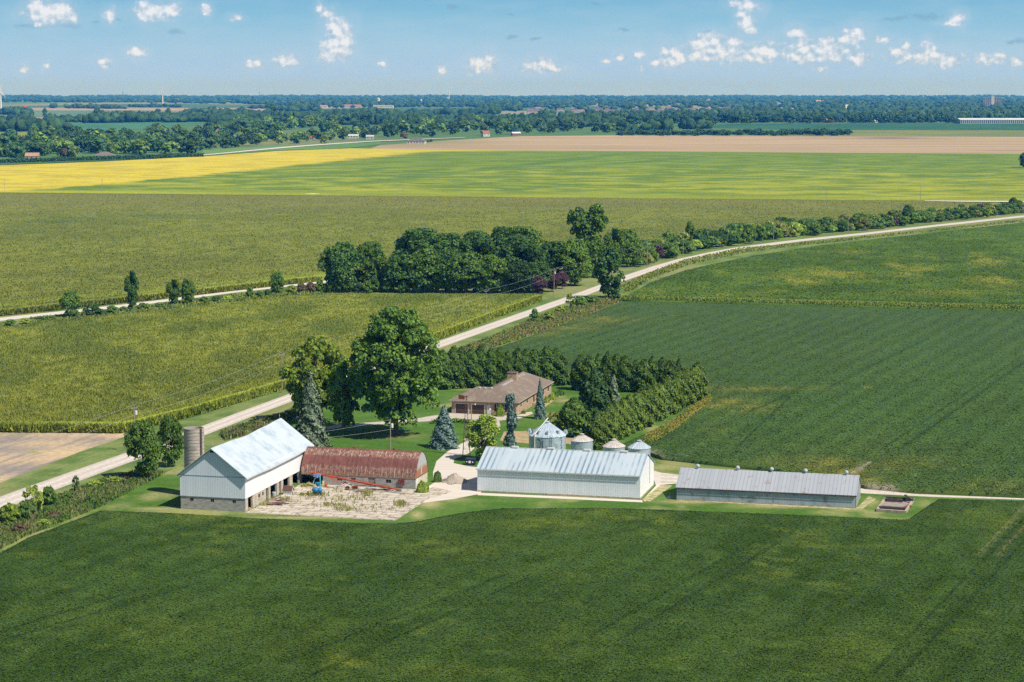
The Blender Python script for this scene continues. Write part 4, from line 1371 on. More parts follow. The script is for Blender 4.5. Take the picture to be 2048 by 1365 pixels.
r = MB(); r.tube((-GL + .1, GD / 2, GR_), (-GL + .1, GD / 2, GR_ + 1.0), .03, n=5); r.build('lightning_rod', rod_m, gsh)

# ---- grain bins
bin_wall = corrugated('bin_steel', 'bccad4', 'a6b8c6', pitch=.11, axis=2, depth=.5, rough=.3, metal=.3, stain='8d9aa3', stain_scale=.6)
bin_roof = M('bin_roof_steel', 'cdd8de', 'b4c3cc', .8, .35, metal=.3)
bin_rust = M('bin_roof_rusty', 'cfc9c2', 'b8aea6', 1.0, .5, metal=.1, c3='9c7262', scale3=.7, lo3=.56, hi3=.7)
def grain_bin(label, pxl, pxr, pye, pya, ze, roofm, big=False):
    pxc = (pxl + pxr) / 2
    c = G(pxc, pye, ze)
    base = Vector((c.x, c.y, 0))
    r = (pxr - pxl) / 2 * MPP(base)
    apex = HT(base, pya) 
    t = thing('grain_bin', label, 'grain bin', base, TH, 'round steel grain bins behind the white shed')
    w = MB(); w.lathe([(r, 0), (r, ze)], 40, cap=False); w.build('wall', bin_wall, t)
    rf = MB()
    n = 24
    hr = .45 if big else .38
    ring = lambda rr, z, i: (rr * math.cos(2 * math.pi * i / n), rr * math.sin(2 * math.pi * i / n), z)
    vs = [ring(r + .12, ze - .03, i) for i in range(n)] + [ring(hr, apex - .25, i) for i in range(n)]
    rf.add(vs, [(i, (i + 1) % n, n + (i + 1) % n, n + i) for i in range(n)])
    rf.build('roof', roofm, t)
    rb = MB()
    for i in range(n):
        p, q = Vector(ring(r + .1, ze + .0, i)), Vector(ring(hr, apex - .22, i))
        rb.tube(p, q, .045, .035, 5)
    rb.build('roof_ribs', roofm, t)
    cp_ = MB(); cp_.lathe([(hr + .05, apex - .3), (hr + .05, apex - .05), (hr + .15, apex - .04), (.1, apex + .12)], 16); cp_.build('cap', roofm, t)
    if big:
        for a in (-2.55, -2.0, -1.35, -.55):
            p = Vector((math.cos(a), math.sin(a), 0))
            rr = r * .78
            z = ze + (apex - ze) * .22
            v = MB(); v.obox((p.x * rr, p.y * rr, z + .25), p * .3, Vector((-p.y, p.x, 0)) * .22, (0, 0, .3)); v.build('roof_vent', grey_m, t)
        for a in (-3.05, .05):
            p = Vector((math.cos(a), math.sin(a), 0))
            v = MB()
            for q in range(8):
                th = math.pi * q / 7
                v.lathe([(.2, -.2), (.2, .2)], 8, (p.x * (r - .25 + .45 * (1 - math.cos(th)) * .5), p.y * (r - .25), ze + .5 + .45 * math.sin(th)))
            v.build('exhaust_hood', bin_roof, t)
        v = MB()
        p = Vector((math.cos(-2.05), math.sin(-2.05), 0))
        pa = p * (r + .18); pa.z = 0
        v.tube(pa, pa + Vector((0, 0, ze + .5)), .11, n=8)
        v.tube(pa + Vector((0, 0, ze + .5)), Vector((.15, 0, apex + .75)), .11, n=8)
        v.build('spout', trim_w, t)
        v = MB()
        p = Vector((math.cos(-1.15), math.sin(-1.15), 0)); q = Vector((-p.y, p.x, 0))
        for s_ in (-.2, .2):
            v.tube(p * (r + .12) + q * s_, p * (r + .12) + q * s_ + Vector((0, 0, ze + 1.4)), .035, n=5)
        for k in range(18):
            z = .3 + k * .32
            v.tube(p * (r + .12) - q * .2 + Vector((0, 0, z)), p * (r + .12) + q * .2 + Vector((0, 0, z)), .02, n=4)
        v.build('ladder', grey_m, t)
        v = MB()
        for k in range(11):
            a = -.5 + .02 * math.sin(k * 2.4)
            v.obox((math.cos(a) * (r + .03), math.sin(a) * (r + .03), .5 + k * .46), Vector((math.cos(a), math.sin(a), 0)) * .04, Vector((-math.sin(a), math.cos(a), 0)) * .12, (0, 0, .13))
        v.build('stiffeners', M('stiffener_dark', '6b7884', '566470', 2, .5), t)
        v = MB()
        for q0, q1 in (((-1.75, 3.2), (-1.68, 4.6)), ((-1.68, 4.6), (-1.9, 5.0)), ((-1.6, 1.0), (-1.58, 4.8))):
            v.tube((math.cos(q0[0]) * (r + .06), math.sin(q0[0]) * (r + .06), q0[1]), (math.cos(q1[0]) * (r + .06), math.sin(q1[0]) * (r + .06), q1[1]), .05, n=5)
        v.build('cable', dark_m, t)
    return t
grain_bin('big galvanised grain bin with a white spout up its conical roof', 1057.7, 1131.8, 869.5, 843.5, 5.4, bin_roof, True)
grain_bin('small grain bin with a rusty cone roof next to the big bin', 1141.3, 1185.8, 880.5, 868, 3.7, bin_rust)
grain_bin('small rust streaked grain bin between two others behind the shed ridge', 1206, 1250, 892.5, 878.5, 3.0, bin_rust)
grain_bin('rightmost small grain bin with a clean pale cone roof', 1256.5, 1301, 895, 881, 3.0, bin_roof)

# ---- brick house
ho = G(1034, 831.5)
house = thing('brick_house', 'long single storey brick house with a brown hipped shingle roof', 'house', ho, TH)
def brick():
    mt, nt, bs, _ = newmat('tan_brick')
    v = coords(nt)
    sep = nt.nodes.new('ShaderNodeSeparateXYZ')
    nt.links.new(v, sep.inputs[0])
    cm = nt.nodes.new('ShaderNodeCombineXYZ')
    nt.links.new(nmath(nt, 'ADD', sep.outputs[0], sep.outputs[1]), cm.inputs[0])
    nt.links.new(sep.outputs[2], cm.inputs[1])
    b = nt.nodes.new('ShaderNodeTexBrick')
    b.inputs['Scale'].default_value = 3.2
    b.inputs['Color1'].default_value = (*S('a98a6c'), 1)
    b.inputs['Color2'].default_value = (*S('c6ab8c'), 1)
    b.inputs['Mortar'].default_value = (*S('b0a494'), 1)
    b.inputs['Mortar Size'].default_value = .015
    nt.links.new(cm.outputs[0], b.inputs['Vector'])
    c = nmix(nt, nramp(nt, nnoise(nt, v, 1.6, 4, .7), .4, .65), b.outputs['Color'], S('98785c'))
    c = nmix(nt, nmath(nt, 'MULTIPLY', nramp(nt, nnoise(nt, v, 2.6, 3, .7), .5, .7), .6), c, S('c6ad90'))
    nt.links.new(c, bs.inputs['Base Color'])
    bs.inputs['Roughness'].default_value = .9
    return mt
brick_m = brick()
HE = 2.95
mb = MB()
mb.box(-15.5, 0, 0, .3, 0, HE); mb.box(-15.5, -15.2, .3, 9.5, 0, HE); mb.box(-15.2, -11.5, 9.2, 9.5, 0, HE); mb.box(-11.5, -11.2, 9.5, 35.2, 0, HE); mb.box(-11.2, -.3, 34.9, 35.2, 0, HE); mb.box(-.3, 0, .3, 35.2, 0, HE)
mb.build('wall', brick_m, house)
e = HE + .1
A_, B_, C_, D_, E_, F_, G_, H_, I_ = (-16, -.5, e), (.5, -.5, e), (-5.75, 5.75, e + 3.125), (-6.75, 4.75, e + 2.625), (-10.75, 4.75, e + 2.625), (-16, 10, e), (-12, 10, e), (-12, 35.7, e), (.5, 35.7, e)
R2 = (-5.75, 29.45, e + 3.125)
rf = MB()
for pl in ([A_, B_, C_, D_, E_], [A_, E_, F_], [F_, E_, D_, G_], [G_, D_, C_, R2, H_], [H_, R2, I_], [I_, R2, C_, B_]):
    rf.poly(pl)
rf.poly([(p[0], p[1], e - .05) for p in (A_, F_, G_, H_, I_, B_)])
shingle = M('brown_shingles', '84766a', '74675b', 3.0, .95, c3='8f8174', scale3=.5, lo3=.5, hi3=.7)
roof = rf.build('roof', shingle, house)
tr = MB()
tr.box(-16.02, .52, -.54, -.502, e - .16, e + .02); tr.box(.502, .54, -.5, 35.7, e - .16, e + .02); tr.box(-16.04, -16.002, -.5, 10, e - .16, e + .02); tr.box(-12, .5, 35.702, 35.74, e - .16, e + .02)
tr.build('gutter', M('gutter_tan', 'b9aca0', 'a89b90', 2), house)
ch = MB(); ch.box(-6.6, -4.4, 17.2, 19.0, e + 2.2, e + 4.3); ch = ch.build('chimney', brick_m, roof)
c2 = MB(); c2.box(-6.7, -4.3, 17.1, 19.1, e + 4.302, e + 4.45); c2.lathe([(.18, e + 4.45), (.18, e + 4.9)], 8, (-6.0, 18.1, 0)); c2.lathe([(.18, e + 4.45), (.18, e + 4.8)], 8, (-5.1, 18.1, 0)); c2.build('chimney_cap', M('cap_stone', '857568', '6f6156', 2), house)
rv_m = M('roof_vent_white', 'e6e4df', 'd5d3ce', 2)
for x, y in ((-9.9, 4.2), (-8.6, 4.2), (-7.1, 4.2)):
    v = MB(); v.box(x - .18, x + .18, y - .2, y + .2, e + .5 * (y + .5), e + .5 * (y + .5) + .28); v.build('roof_vent', rv_m, house)
for y in (7.0, 8.3, 9.6, 11.3, 13.0, 14.8, 20.5, 22.5, 24.5, 26.5):
    x = -5.0; z = e + .5 * (.5 - x)
    v = MB(); v.box(x - .2, x + .2, y - .18, y + .18, z - .06, z + .24); v.build('roof_vent', rv_m, house)
brown_door = M('brown_garage_door', '5b463f', '4e3b35', 3, .6)
def hx(px): return along(ho, U, px)
for a, b in ((911, 936), (943.5, 968.5)):
    x0, x1 = hx(a), hx(b)
    fr = MB(); fr.box(x0 - .14, x0, -.05, .06, 0, 2.25); fr.box(x1, x1 + .14, -.05, .06, 0, 2.25); fr.box(x0 - .14, x1 + .14, -.05, .06, 2.25, 2.39)
    g = MB(); g.box(x0, x1, -.025, .05, .02, 2.25); g = g.build('garage_door', brown_door, house)
    fr.build('frame', trim_w, g)
    l = MB()
    for q in (.55, 1.1, 1.65):
        l.box(x0 + .02, x1 - .02, -.032, -.026, q - .02, q + .02)
    l.build('panel_line', M('door_groove', '3c2e29', '33271f', 3), g)
    w = MB(); w.box(x0 + (x1 - x0) * .3, x0 + (x1 - x0) * .68, -.04, -.026, 1.66, 1.9); w.build('window', glass_m, g)
x0, x1 = hx(974.5), hx(981.5)
d = MB(); d.box(x0, x1, -.04, .05, .05, 2.15); d = d.build('door', M('white_door', 'dfe3e6', 'cdd3d8', 2, .5), house)
w = MB(); w.box(x0 + .25, x1 - .25, -.055, -.041, 1.1, 1.85); w.build('window', M('pale_glass', '9fc0d0', '86aabb', 2, .2), d)
x0, x1 = hx(994), hx(1009)
w = MB(); w.box(x0, x1, -.03, .05, .9, 2.45); w = w.build('window', M('blue_glass', '37545c', '22333a', 2, .15), house)
fr = MB()
for a, b in ((x0 - .1, x0), (x1, x1 + .1), ((x0 + x1) / 2 - .06, (x0 + x1) / 2 + .06)):
    fr.box(a, b, -.06, .04, .85, 2.5)
for z in (.82, 1.65, 2.46):
    fr.box(x0 - .1, x1 + .1, -.07, .04, z, z + .1)
fr.build('frame', trim_w, w)
for a, b in ((x0 - .55, x0 - .12), (x1 + .12, x1 + .55)):
    s_ = MB(); s_.box(a, b, -.045, -.002, .85, 2.5); s_.build('shutter', M('dark_shutter', '2e2522', '241d1b', 2), house)
for y0, y1, z0, z1 in ((3.0, 4.4, 1.5, 2.4), (9.0, 10.6, 1.5, 2.4), (20.0, 21.5, 1.2, 2.4), (25.5, 27.0, 1.2, 2.4), (30.8, 32.2, 1.2, 2.4)):
    w = MB(); w.box(-.05, .03, y0, y1, z0, z1); w = w.build('window', glass_m, house)
    f = MB(); f.box(.0, .06, y0 - .08, y0, z0 - .08, z1 + .08); f.box(.0, .06, y1, y1 + .08, z0 - .08, z1 + .08); f.box(.0, .07, y0 - .1, y1 + .1, z0 - .16, z0 - .08); f.build('frame', trim_w, w)
d = MB(); d.box(-.04, .03, 16.0, 17.2, .75, 2.75); d.build('front_door', M('dark_door', '3c2c24', '30231c', 2), house)
st = MB()
for k in range(4):
    st.box(.05, 1.2 + .45 * (3 - k), 15.2 - .2, 18.0, .18 * k, .18 * (k + 1))
st.build('step', M('step_stone', 'b9aa98', 'a39482', 2), house)
for x, y in ((-.2, -.08), (.08, .5)):
    v = MB(); v.tube((x, y, 0), (x, y, HE), .06, n=6); v.build('downspout', trim_w, house)

# ================================================================ TREES AND SHRUBS
bark = M('bark', '6b5d50', '4c4138', 3.0, .95, stretch=(1, 1, .3))
LEAF = {
    'green': leafmat('leaf_green', '3e5c22', '6a8236'),
    'deep': leafmat('leaf_deep', '36521f', '627a34'),
    'dark': leafmat('leaf_dark', '2f4a24', '4e6a32'),
    'yellowish': leafmat('leaf_yellowish', '4f6a1f', '7f8c36'),
    'fresh': leafmat('leaf_fresh', '56722a', '8e9a42'),
    'olive': leafmat('leaf_olive', '5c6a34', '8a8a4a'),
    'arbor': leafmat('leaf_arbor', '364e20', '66762f'),
    'arbordark': leafmat('leaf_arbor_dark', '2d4420', '526828'),
    'spruce': leafmat('needle_grey', '3f4f3b', '77836a', .1),
    'blue': leafmat('needle_blue', '3a4f4a', '6a7f78', .1),
    'darkspruce': leafmat('needle_dark', '263c20', '3e552b', .1),
    'purple': leafmat('leaf_purple', '35262f', '574049', .12),
    'brown': leafmat('leaf_brown', '54463a', '6e6048'),
    'yellow': leafmat('leaf_yellow', 'b09a2a', 'cfb43c'),
    'weed': leafmat('leaf_weed', '5a7a30', '9aa04c'),
    'shrub': leafmat('leaf_shrub', '3a5a2a', '6c8240'),
    'farA': leafmat('far_leaf_a', '34512a', '56703c', .2, .7),
}
R_ = np.random.default_rng(5)
def sph(n):
    v = R_.normal(size=(n, 3))
    return v / np.linalg.norm(v, axis=1, keepdims=True)

def cards_from(C, Nn, size):
    """irregular leaf clumps at points C facing roughly Nn"""
    n = len(C)
    Nn = Nn + R_.normal(0, .55, (n, 3))
    Nn /= np.linalg.norm(Nn, axis=1, keepdims=True)
    t = np.cross(Nn, sph(n))
    t /= np.linalg.norm(t, axis=1, keepdims=True) + 1e-9
    b = np.cross(Nn, t)
    s = (size * (.6 + .8 * R_.random(n)))[:, None]
    k = .5 + .7 * R_.random((n, 4))
    Q = np.stack([C - t * s * k[:, :1] - b * s * .5, C + t * s * .4 - b * s * k[:, 1:2], C + t * s * k[:, 2:3] + b * s * .5, C - t * s * .4 + b * s * k[:, 3:4]], 1)
    # a slight fold so that clumps catch light unevenly
    Q[:, 2] += Nn * s * (R_.random((n, 1)) - .5) * .6
    return Q.reshape(-1, 3)

def crown_broad(n, blobs=26, size=.13, cz=.6, rz=.42, top=1.0, squat=1.0, low=.12, spread=.72, br=(.2, .36)):
    """unit crown: height 1, radius 1, made of leafy lobes round the boughs"""
    pts, nr = [], []
    d = sph(blobs)
    d[:, 2] = np.abs(d[:, 2]) * np.where(R_.random(blobs) < .62, 1, -.95)
    rad = spread * (.45 + .55 * R_.random(blobs) ** .5)
    c = d * rad[:, None]
    c[:, 2] = cz + d[:, 2] * rz * (.75 + .25 * R_.random(blobs))
    c[0] = (0.05, 0, cz + rz * .72)
    rb = br[0] + (br[1] - br[0]) * R_.random(blobs)
    per = max(6, int(n / blobs))
    for q in range(blobs):
        u = sph(per)
        u[:, 2] = np.where(u[:, 2] < -.2, -u[:, 2] * .8, u[:, 2])
        r = rb[q] * (.72 + .36 * R_.random(per))
        p = c[q] + u * r[:, None] * np.array([1, 1, .52 * squat])
        pts.append(p)
        nr.append(u)
    P, Nn = np.concatenate(pts), np.concatenate(nr)
    P[:, 2] = np.clip(P[:, 2], low, 1.02)
    return cards_from(P, Nn, size) * np.array([1, 1, 1])

def squash(Q, size, aspect):
    """keep leaf clumps roughly square once the crown is scaled: aspect = height / radius"""
    q = Q.reshape(-1, 4, 3)
    c = q.mean(1, keepdims=True)
    q = c + (q - c) * np.array([1, 1, 1 / aspect])
    return q.reshape(-1, 3)

def crown_cone(n, size=.12, power=.8, base=.03, layers=0, droop=.25, ragged=.25, rmin=.06):
    z = base + (1 - base) * (1 - np.sqrt(R_.random(n))) ** .95
    a = R_.random(n) * 2 * math.pi
    prof = rmin + (1 - rmin) * (1 - z) ** power
    lob = 1 + ragged * np.sin(a * 5 + z * 23) * .5 + ragged * (R_.random(n) - .5)
    if layers:
        ph = (z * layers + .15 * np.sin(a * 3)) % 1
        lob *= .72 + .34 * (1 - ph)
    r = prof * lob * (.62 + .42 * R_.random(n) ** .4)
    C = np.stack([r * np.cos(a), r * np.sin(a), z - droop * .08 * r], -1)
    Nn = np.stack([np.cos(a), np.sin(a), np.full(n, .55)], -1)
    return cards_from(C, Nn, size)

def crown_arbor(n, size=.16, ragged=.2):
    """dense columnar evergreen with a blunt tip"""
    z = R_.random(n) ** .9
    a = R_.random(n) * 2 * math.pi
    prof = np.where(z < .2, .8 + z, 1.0) * (1 - np.clip((z - .42) / .6, 0, 1) ** 2.1) + .05
    r = prof * (1 + ragged * np.sin(a * 4 + z * 17 + 1) * .6) * (.72 + .32 * R_.random(n))
    C = np.stack([r * np.cos(a), r * np.sin(a), z], -1)
    Nn = np.stack([np.cos(a), np.sin(a), np.full(n, .7)], -1)
    return cards_from(C, Nn, size)

def crown_mesh(name, Q, mat, aspect):
    Q = squash(Q, 0, aspect)
    return fastmesh(name, Q, np.arange(len(Q)).reshape(-1, 4), [mat])

def trunk_mesh(ht, r0, limbs, rad=.5, seed=0):
    rr = random.Random(seed)
    mb = MB()
    p = Vector((0, 0, -.01))
    seg = 5
    for k in range(seg):
        q = Vector((rr.uniform(-.03, .03), rr.uniform(-.03, .03), ht * (k + 1) / seg))
        mb.tube(p, q, r0 * (1 - .7 * k / seg), r0 * (1 - .7 * (k + 1) / seg), 7, cap=False)
        if k >= 1 and limbs:
            for _ in range(limbs):
                a = rr.uniform(0, 6.28)
                e_ = q + Vector((math.cos(a) * rad * rr.uniform(.5, 1), math.sin(a) * rad * rr.uniform(.5, 1), rr.uniform(.06, .22)))
                mb.tube(q, e_, r0 * .42 * (1 - .5 * k / seg), r0 * .1, 5, cap=False)
        p = q
    me = bpy.data.meshes.new('trunk')
    me.from_pydata(mb.v, [], mb.f)
    me.materials.append(bark)
    me.update()
    return me

PROTO = {}
def proto(kind):
    """crown and trunk meshes (unit height, unit radius) of one kind of tree"""
    if kind in PROTO:
        return PROTO[kind]
    k, v = kind.split(':') if ':' in kind else (kind, '0')
    seed = int(v) + len(k) * 7
    if k == 'big':
        c, t = np.concatenate([crown_broad(22000, 170, .03, .56, .45, low=.10, spread=.86, br=(.08, .2)), crown_broad(9000, 80, .03, .34, .28, low=.06, spread=.84, br=(.08, .18))]), trunk_mesh(.62, .06, 3, .45, seed)
        asp = 2.4
    elif k == 'maple':
        c, t = crown_broad(8500, 70, .05, .5, .47, low=.0, spread=.76, br=(.2, .36)), trunk_mesh(.55, .05, 2, .45, seed)
        asp = 2.0
    elif k == 'open':
        c, t = np.concatenate([crown_broad(9000, 90, .036, .56, .44, low=.08, spread=.88, br=(.09, .2)), crown_broad(3000, 36, .036, .3, .25, low=.03, spread=.6, br=(.1, .2))]), trunk_mesh(.75, .05, 3, .55, seed)
        asp = 1.8
    elif k == 'tall':
        c, t = crown_broad(5200, 44, .075, .52, .47, low=.04, spread=.78, br=(.2, .36)), trunk_mesh(.8, .05, 3, .4, seed)
        asp = 3.4
    elif k == 'vase':
        Q = [crown_broad(2200, 22, .06, .78, .2, low=.5, spread=.42, br=(.14, .26)) + np.array([-.52, 0, -.03]), crown_broad(2400, 22, .06, .8, .2, low=.5, spread=.45, br=(.14, .26)) + np.array([.46, .1, 0]), crown_broad(2800, 18, .065, .42, .36, low=.04, spread=.5, br=(.2, .36))]
        c, t = np.concatenate(Q), trunk_mesh(.8, .04, 3, .4, seed)
        asp = 3.2
    elif k == 'conical':
        c, t = crown_cone(7000, .075, .62, .12, 0, .2, .5, .1), trunk_mesh(.8, .05, 2, .3, seed)
        asp = 2.7
    elif k == 'spruce':
        c, t = crown_cone(8000, .075, .85, .03, 13, .8, .35, .05), trunk_mesh(.9, .04, 0, .3, seed)
        asp = 3.6
    elif k == 'weeping':
        z = R_.random(3500) ** .8
        a = R_.random(3500) * 6.283
        rr = (.35 + .65 * np.abs(np.sin(z * 7 + 1)) * (1 - z * .55)) * (.5 + .5 * R_.random(3500))
        C = np.stack([rr * np.cos(a) + .25 * np.sin(z * 9), rr * np.sin(a), z * .97 + .02], -1)
        c, t = cards_from(C, np.stack([np.cos(a), np.sin(a), np.full(3500, .2)], -1), .14), trunk_mesh(.9, .06, 0, .3, seed)
        asp = 6.5
    elif k == 'arbor':
        c, t = crown_arbor(3600, .10), trunk_mesh(.5, .08, 0, .3, seed)
        asp = 2.9
    elif k == 'bush':
        u = sph(2200)
        u[:, 2] = np.abs(u[:, 2])
        lob = 1 + .16 * np.sin(u[:, 0] * 6 + seed) * np.cos(u[:, 1] * 5)
        C = u * (lob * (.75 + .25 * R_.random(2200)))[:, None]
        C[:, 2] = C[:, 2] * .95 + .03
        c, t = cards_from(C, u, .085), None
        asp = 1.0
    elif k == 'scrub':
        c, t = crown_broad(1600, 18, .09, .45, .45, low=.0, spread=.75, br=(.22, .42)), None
        asp = 1.0
    elif k == 'sparse':
        c, t = crown_broad(520, 16, .10, .5, .48, low=.05, spread=.8, br=(.14, .3)), trunk_mesh(.75, .03, 4, .6, seed)
        asp = 1.3
    elif k == 'far':
        c, t = crown_broad(620, 22, .17, .46, .46, low=.0, spread=.7, br=(.28, .46)), trunk_mesh(.5, .06, 0, .3, seed)
        asp = 1.9
    elif k == 'farcone':
        c, t = crown_cone(200, .28, .8, .02, 0, .3, .3, .08), None
        asp = 2.6
    PROTO[kind] = (c, t, asp)
    return PROTO[kind]
PM = {}
def plant(name, kind, mat, pos, hgt, rad, label, cat='tree', group=None, rz=None, parts=True):
    """one tree or shrub; repeats share their meshes"""
    c, t, asp = proto(kind)
    key = (kind, mat)
    if key not in PM:
        PM[key] = crown_mesh('crown', c, LEAF[mat], asp)
        if t is not None and kind not in PM:
            PM[kind] = t
    rz = random.uniform(0, 6.28) if rz is None else rz
    if t is None or not parts:
        o = bpy.data.objects.new(name, PM[key])
        o.location, o.rotation_euler, o.scale = pos, (0, 0, rz), (rad, rad, hgt)
        link(o)
        return tag(o, label, cat, group)
    o = thing(name, label, cat, pos, rz, group)
    o.scale = (rad, rad, hgt)
    link(bpy.data.objects.new('crown', PM[key]), o)
    link(bpy.data.objects.new('trunk', PM[kind]), o)
    return o
def treepx(name, kind, mat, px, yb, yt, hw, label, cat='tree', group=None, grow=1.0, parts=True):
    b = G(px, yb)
    h = HT(b, yt)
    return plant(name, kind, mat, b, h * grow, hw * MPP(b), label, cat, group, .1 if kind == 'vase' else None, parts)

# -- trees round the farmstead
treepx('broadleaf_tree', 'big', 'deep', 792, 872, 624, 98, 'huge dark green broadleaf tree towering over the lawn left of the brick house')
treepx('broadleaf_tree', 'open', 'yellowish', 634, 846, 679, 76, 'wide yellow green broadleaf tree by the road behind the tall grey spruce', grow=1.0)
treepx('broadleaf_tree', 'tall', 'green', 690, 864, 728, 40, 'slender dark tree between the grey spruce and the huge broadleaf tree')
treepx('spruce_tree', 'spruce', 'spruce', 622, 897, 742, 36, 'tall grey green spruce behind the far end of the white barn roof')
treepx('spruce_tree', 'spruce', 'blue', 888, 896, 811, 29, 'broad blue spruce on the lawn beside the driveway behind the arched shed')
treepx('spruce_tree', 'weeping', 'blue', 1022, 898, 791, 14, 'thin ragged blue spruce rising above the white machine shed roof')
treepx('spruce_tree', 'spruce', 'blue', 1080, 838, 758, 12, 'narrow blue spruce in front of the brick house side wall')
treepx('spruce_tree', 'spruce', 'blue', 1056, 765, 722, 11, 'small pale blue spruce peeping over the brick house ridge')
treepx('broadleaf_tree', 'tall', 'fresh', 966, 921, 832, 35, 'light green young tree beside the windmill tower and the dumpster')
treepx('broadleaf_tree', 'maple:1', 'deep', 287, 958, 848, 41, 'dense dark oval tree by the road left of the barn')
treepx('broadleaf_tree', 'maple:2', 'deep', 343, 934, 837, 30, 'dark oval tree just left of the concrete silo')
treepx('evergreen_tree', 'arbor', 'darkspruce', 1192, 842, 742, 30, 'tall dark evergreen standing inside the hedge corner right of the house')
treepx('evergreen_tree', 'spruce', 'spruce', 1227, 826, 748, 18, 'olive spruce beside the tall dark evergreen inside the hedge corner')
treepx('evergreen_tree', 'arbor', 'arbordark', 1148, 872, 797, 29, 'round topped dark evergreen behind the big grain bin')
treepx('shrub', 'sparse', 'olive', 1110, 866, 826, 20, 'thin olive shrub between the narrow blue spruce and the big grain bin', 'shrub')
treepx('spruce_tree', 'spruce', 'darkspruce', 1357, 778, 716, 17, 'black green spruce tip standing out of the far hedge corner')
ORD = ['first', 'second', 'third', 'fourth', 'fifth', 'sixth', 'seventh', 'eighth', 'ninth', 'tenth', 'eleventh', 'twelfth', 'thirteenth', 'fourteenth', 'fifteenth', 'sixteenth', 'seventeenth', 'eighteenth', 'nineteenth', 'twentieth']
def row(pts, kinds, lab, group, cat='tree', name='arborvitae', matf=None):
    for i, (x, yb, yt, hw) in enumerate(pts):
        treepx(name, kinds[i % len(kinds)], matf(i), x + random.uniform(-2.5, 2.5), yb, yt + random.uniform(-8, 4), hw * random.uniform(1.0, 1.3), lab % ORD[i], cat, group)
A = [(884, 778, 698, 18), (906, 776, 702, 17), (925, 776, 702, 16), (944, 775, 700, 17), (962, 774, 698, 17), (981, 774, 701, 16), (999, 773, 703, 16), (1016, 773, 706, 16), (1034, 772, 703, 16), (1052, 771, 699, 17), (1071, 771, 700, 17), (1091, 771, 698, 17), (1112, 770, 701, 17)]
row(A, ['arbor:0', 'arbor:1', 'arbor:2'], 'dark evergreen, %s from the left in the hedge row behind the brick house', 'evergreens in the row behind the brick house', matf=lambda i: 'arbordark')
B = [(1161, 780, 712, 18), (1179, 781, 707, 17), (1198, 781, 710, 17), (1217, 782, 712, 16), (1235, 782, 714, 16), (1252, 783, 716, 17), (1270, 783, 719, 17), (1288, 784, 718, 17), (1306, 784, 720, 16), (1324, 784, 721, 17), (1341, 785, 723, 16)]
row(B, ['arbor:1', 'arbor:2', 'arbor:0'], 'dark evergreen, %s from the left in the back hedge row right of the house', 'evergreens in the back row right of the house', matf=lambda i: 'arbordark')
Cc = []
for i in range(17):
    t = i / 16
    Cc.append((1194 + (1396 - 1194) * t ** .97, 897 + (797 - 897) * t, 829 + (729 - 829) * t + 3 * math.sin(i * 2.3), 18 - 1.5 * t))
row(Cc, ['arbor:0', 'arbor:2', 'arbor:1'], 'sunlit yellow green evergreen, %s up from the bins in the slanting hedge row', 'evergreens in the slanting row beside the soybeans', matf=lambda i: 'arbor')
# -- shrubs by the buildings
for px, yb, yt, hw, mt, lb in ((845, 985, 962.5, 12.5, 'fresh', 'round clipped bush at the front corner of the rusty arched shed'), (875.5, 964.5, 943, 8.5, 'shrub', 'small round bush at the back corner of the rusty arched shed'),
                               (1000.5, 833, 810, 8.5, 'yellowish', 'yellow green cone shrub under the front window of the brick house'), (1047, 828, 821, 4.5, 'shrub', 'tiny low bush beside the front steps of the brick house'),
                               (1093, 806, 793, 6.5, 'fresh', 'bright round bush by the brick side wall just behind the narrow spruce'), (1104, 800, 786, 8, 'fresh', 'largest bright round bush along the brick side wall'), (1112, 795, 785, 5.5, 'shrub', 'small round bush next to the largest one by the brick wall'),
                               (1120, 791, 780, 8.5, 'dark', 'dark spreading bush at the far corner of the brick house')):
    treepx('bush', 'bush', mt, px, yb, yt, hw, lb, 'bush')
hd = MB()
for k in range(34):
    t = k / 33
    p = G(866 + 82 * t, 848 - 5 * math.sin(t * 3.0) + 3 * t)
hq = []
for k in range(900):
    t = R_.random()
    p = G(864 + 84 * t, 847.5 - 4.0 * math.sin(t * 2.6) + 2.6 * t)
    hq.append((p.x + R_.normal(0, .32), p.y + R_.normal(0, .32), .1 + .7 * R_.random()))
hq = np.array(hq)
Q = cards_from(hq, np.tile((0, -.3, .8), (len(hq), 1)), .22)
hm = fastmesh('low_hedge', Q, np.arange(len(Q)).reshape(-1, 4), [LEAF['shrub']])
tag(link(bpy.data.objects.new('low_hedge', hm)), 'low clipped hedge curving along the house driveway', 'hedge')
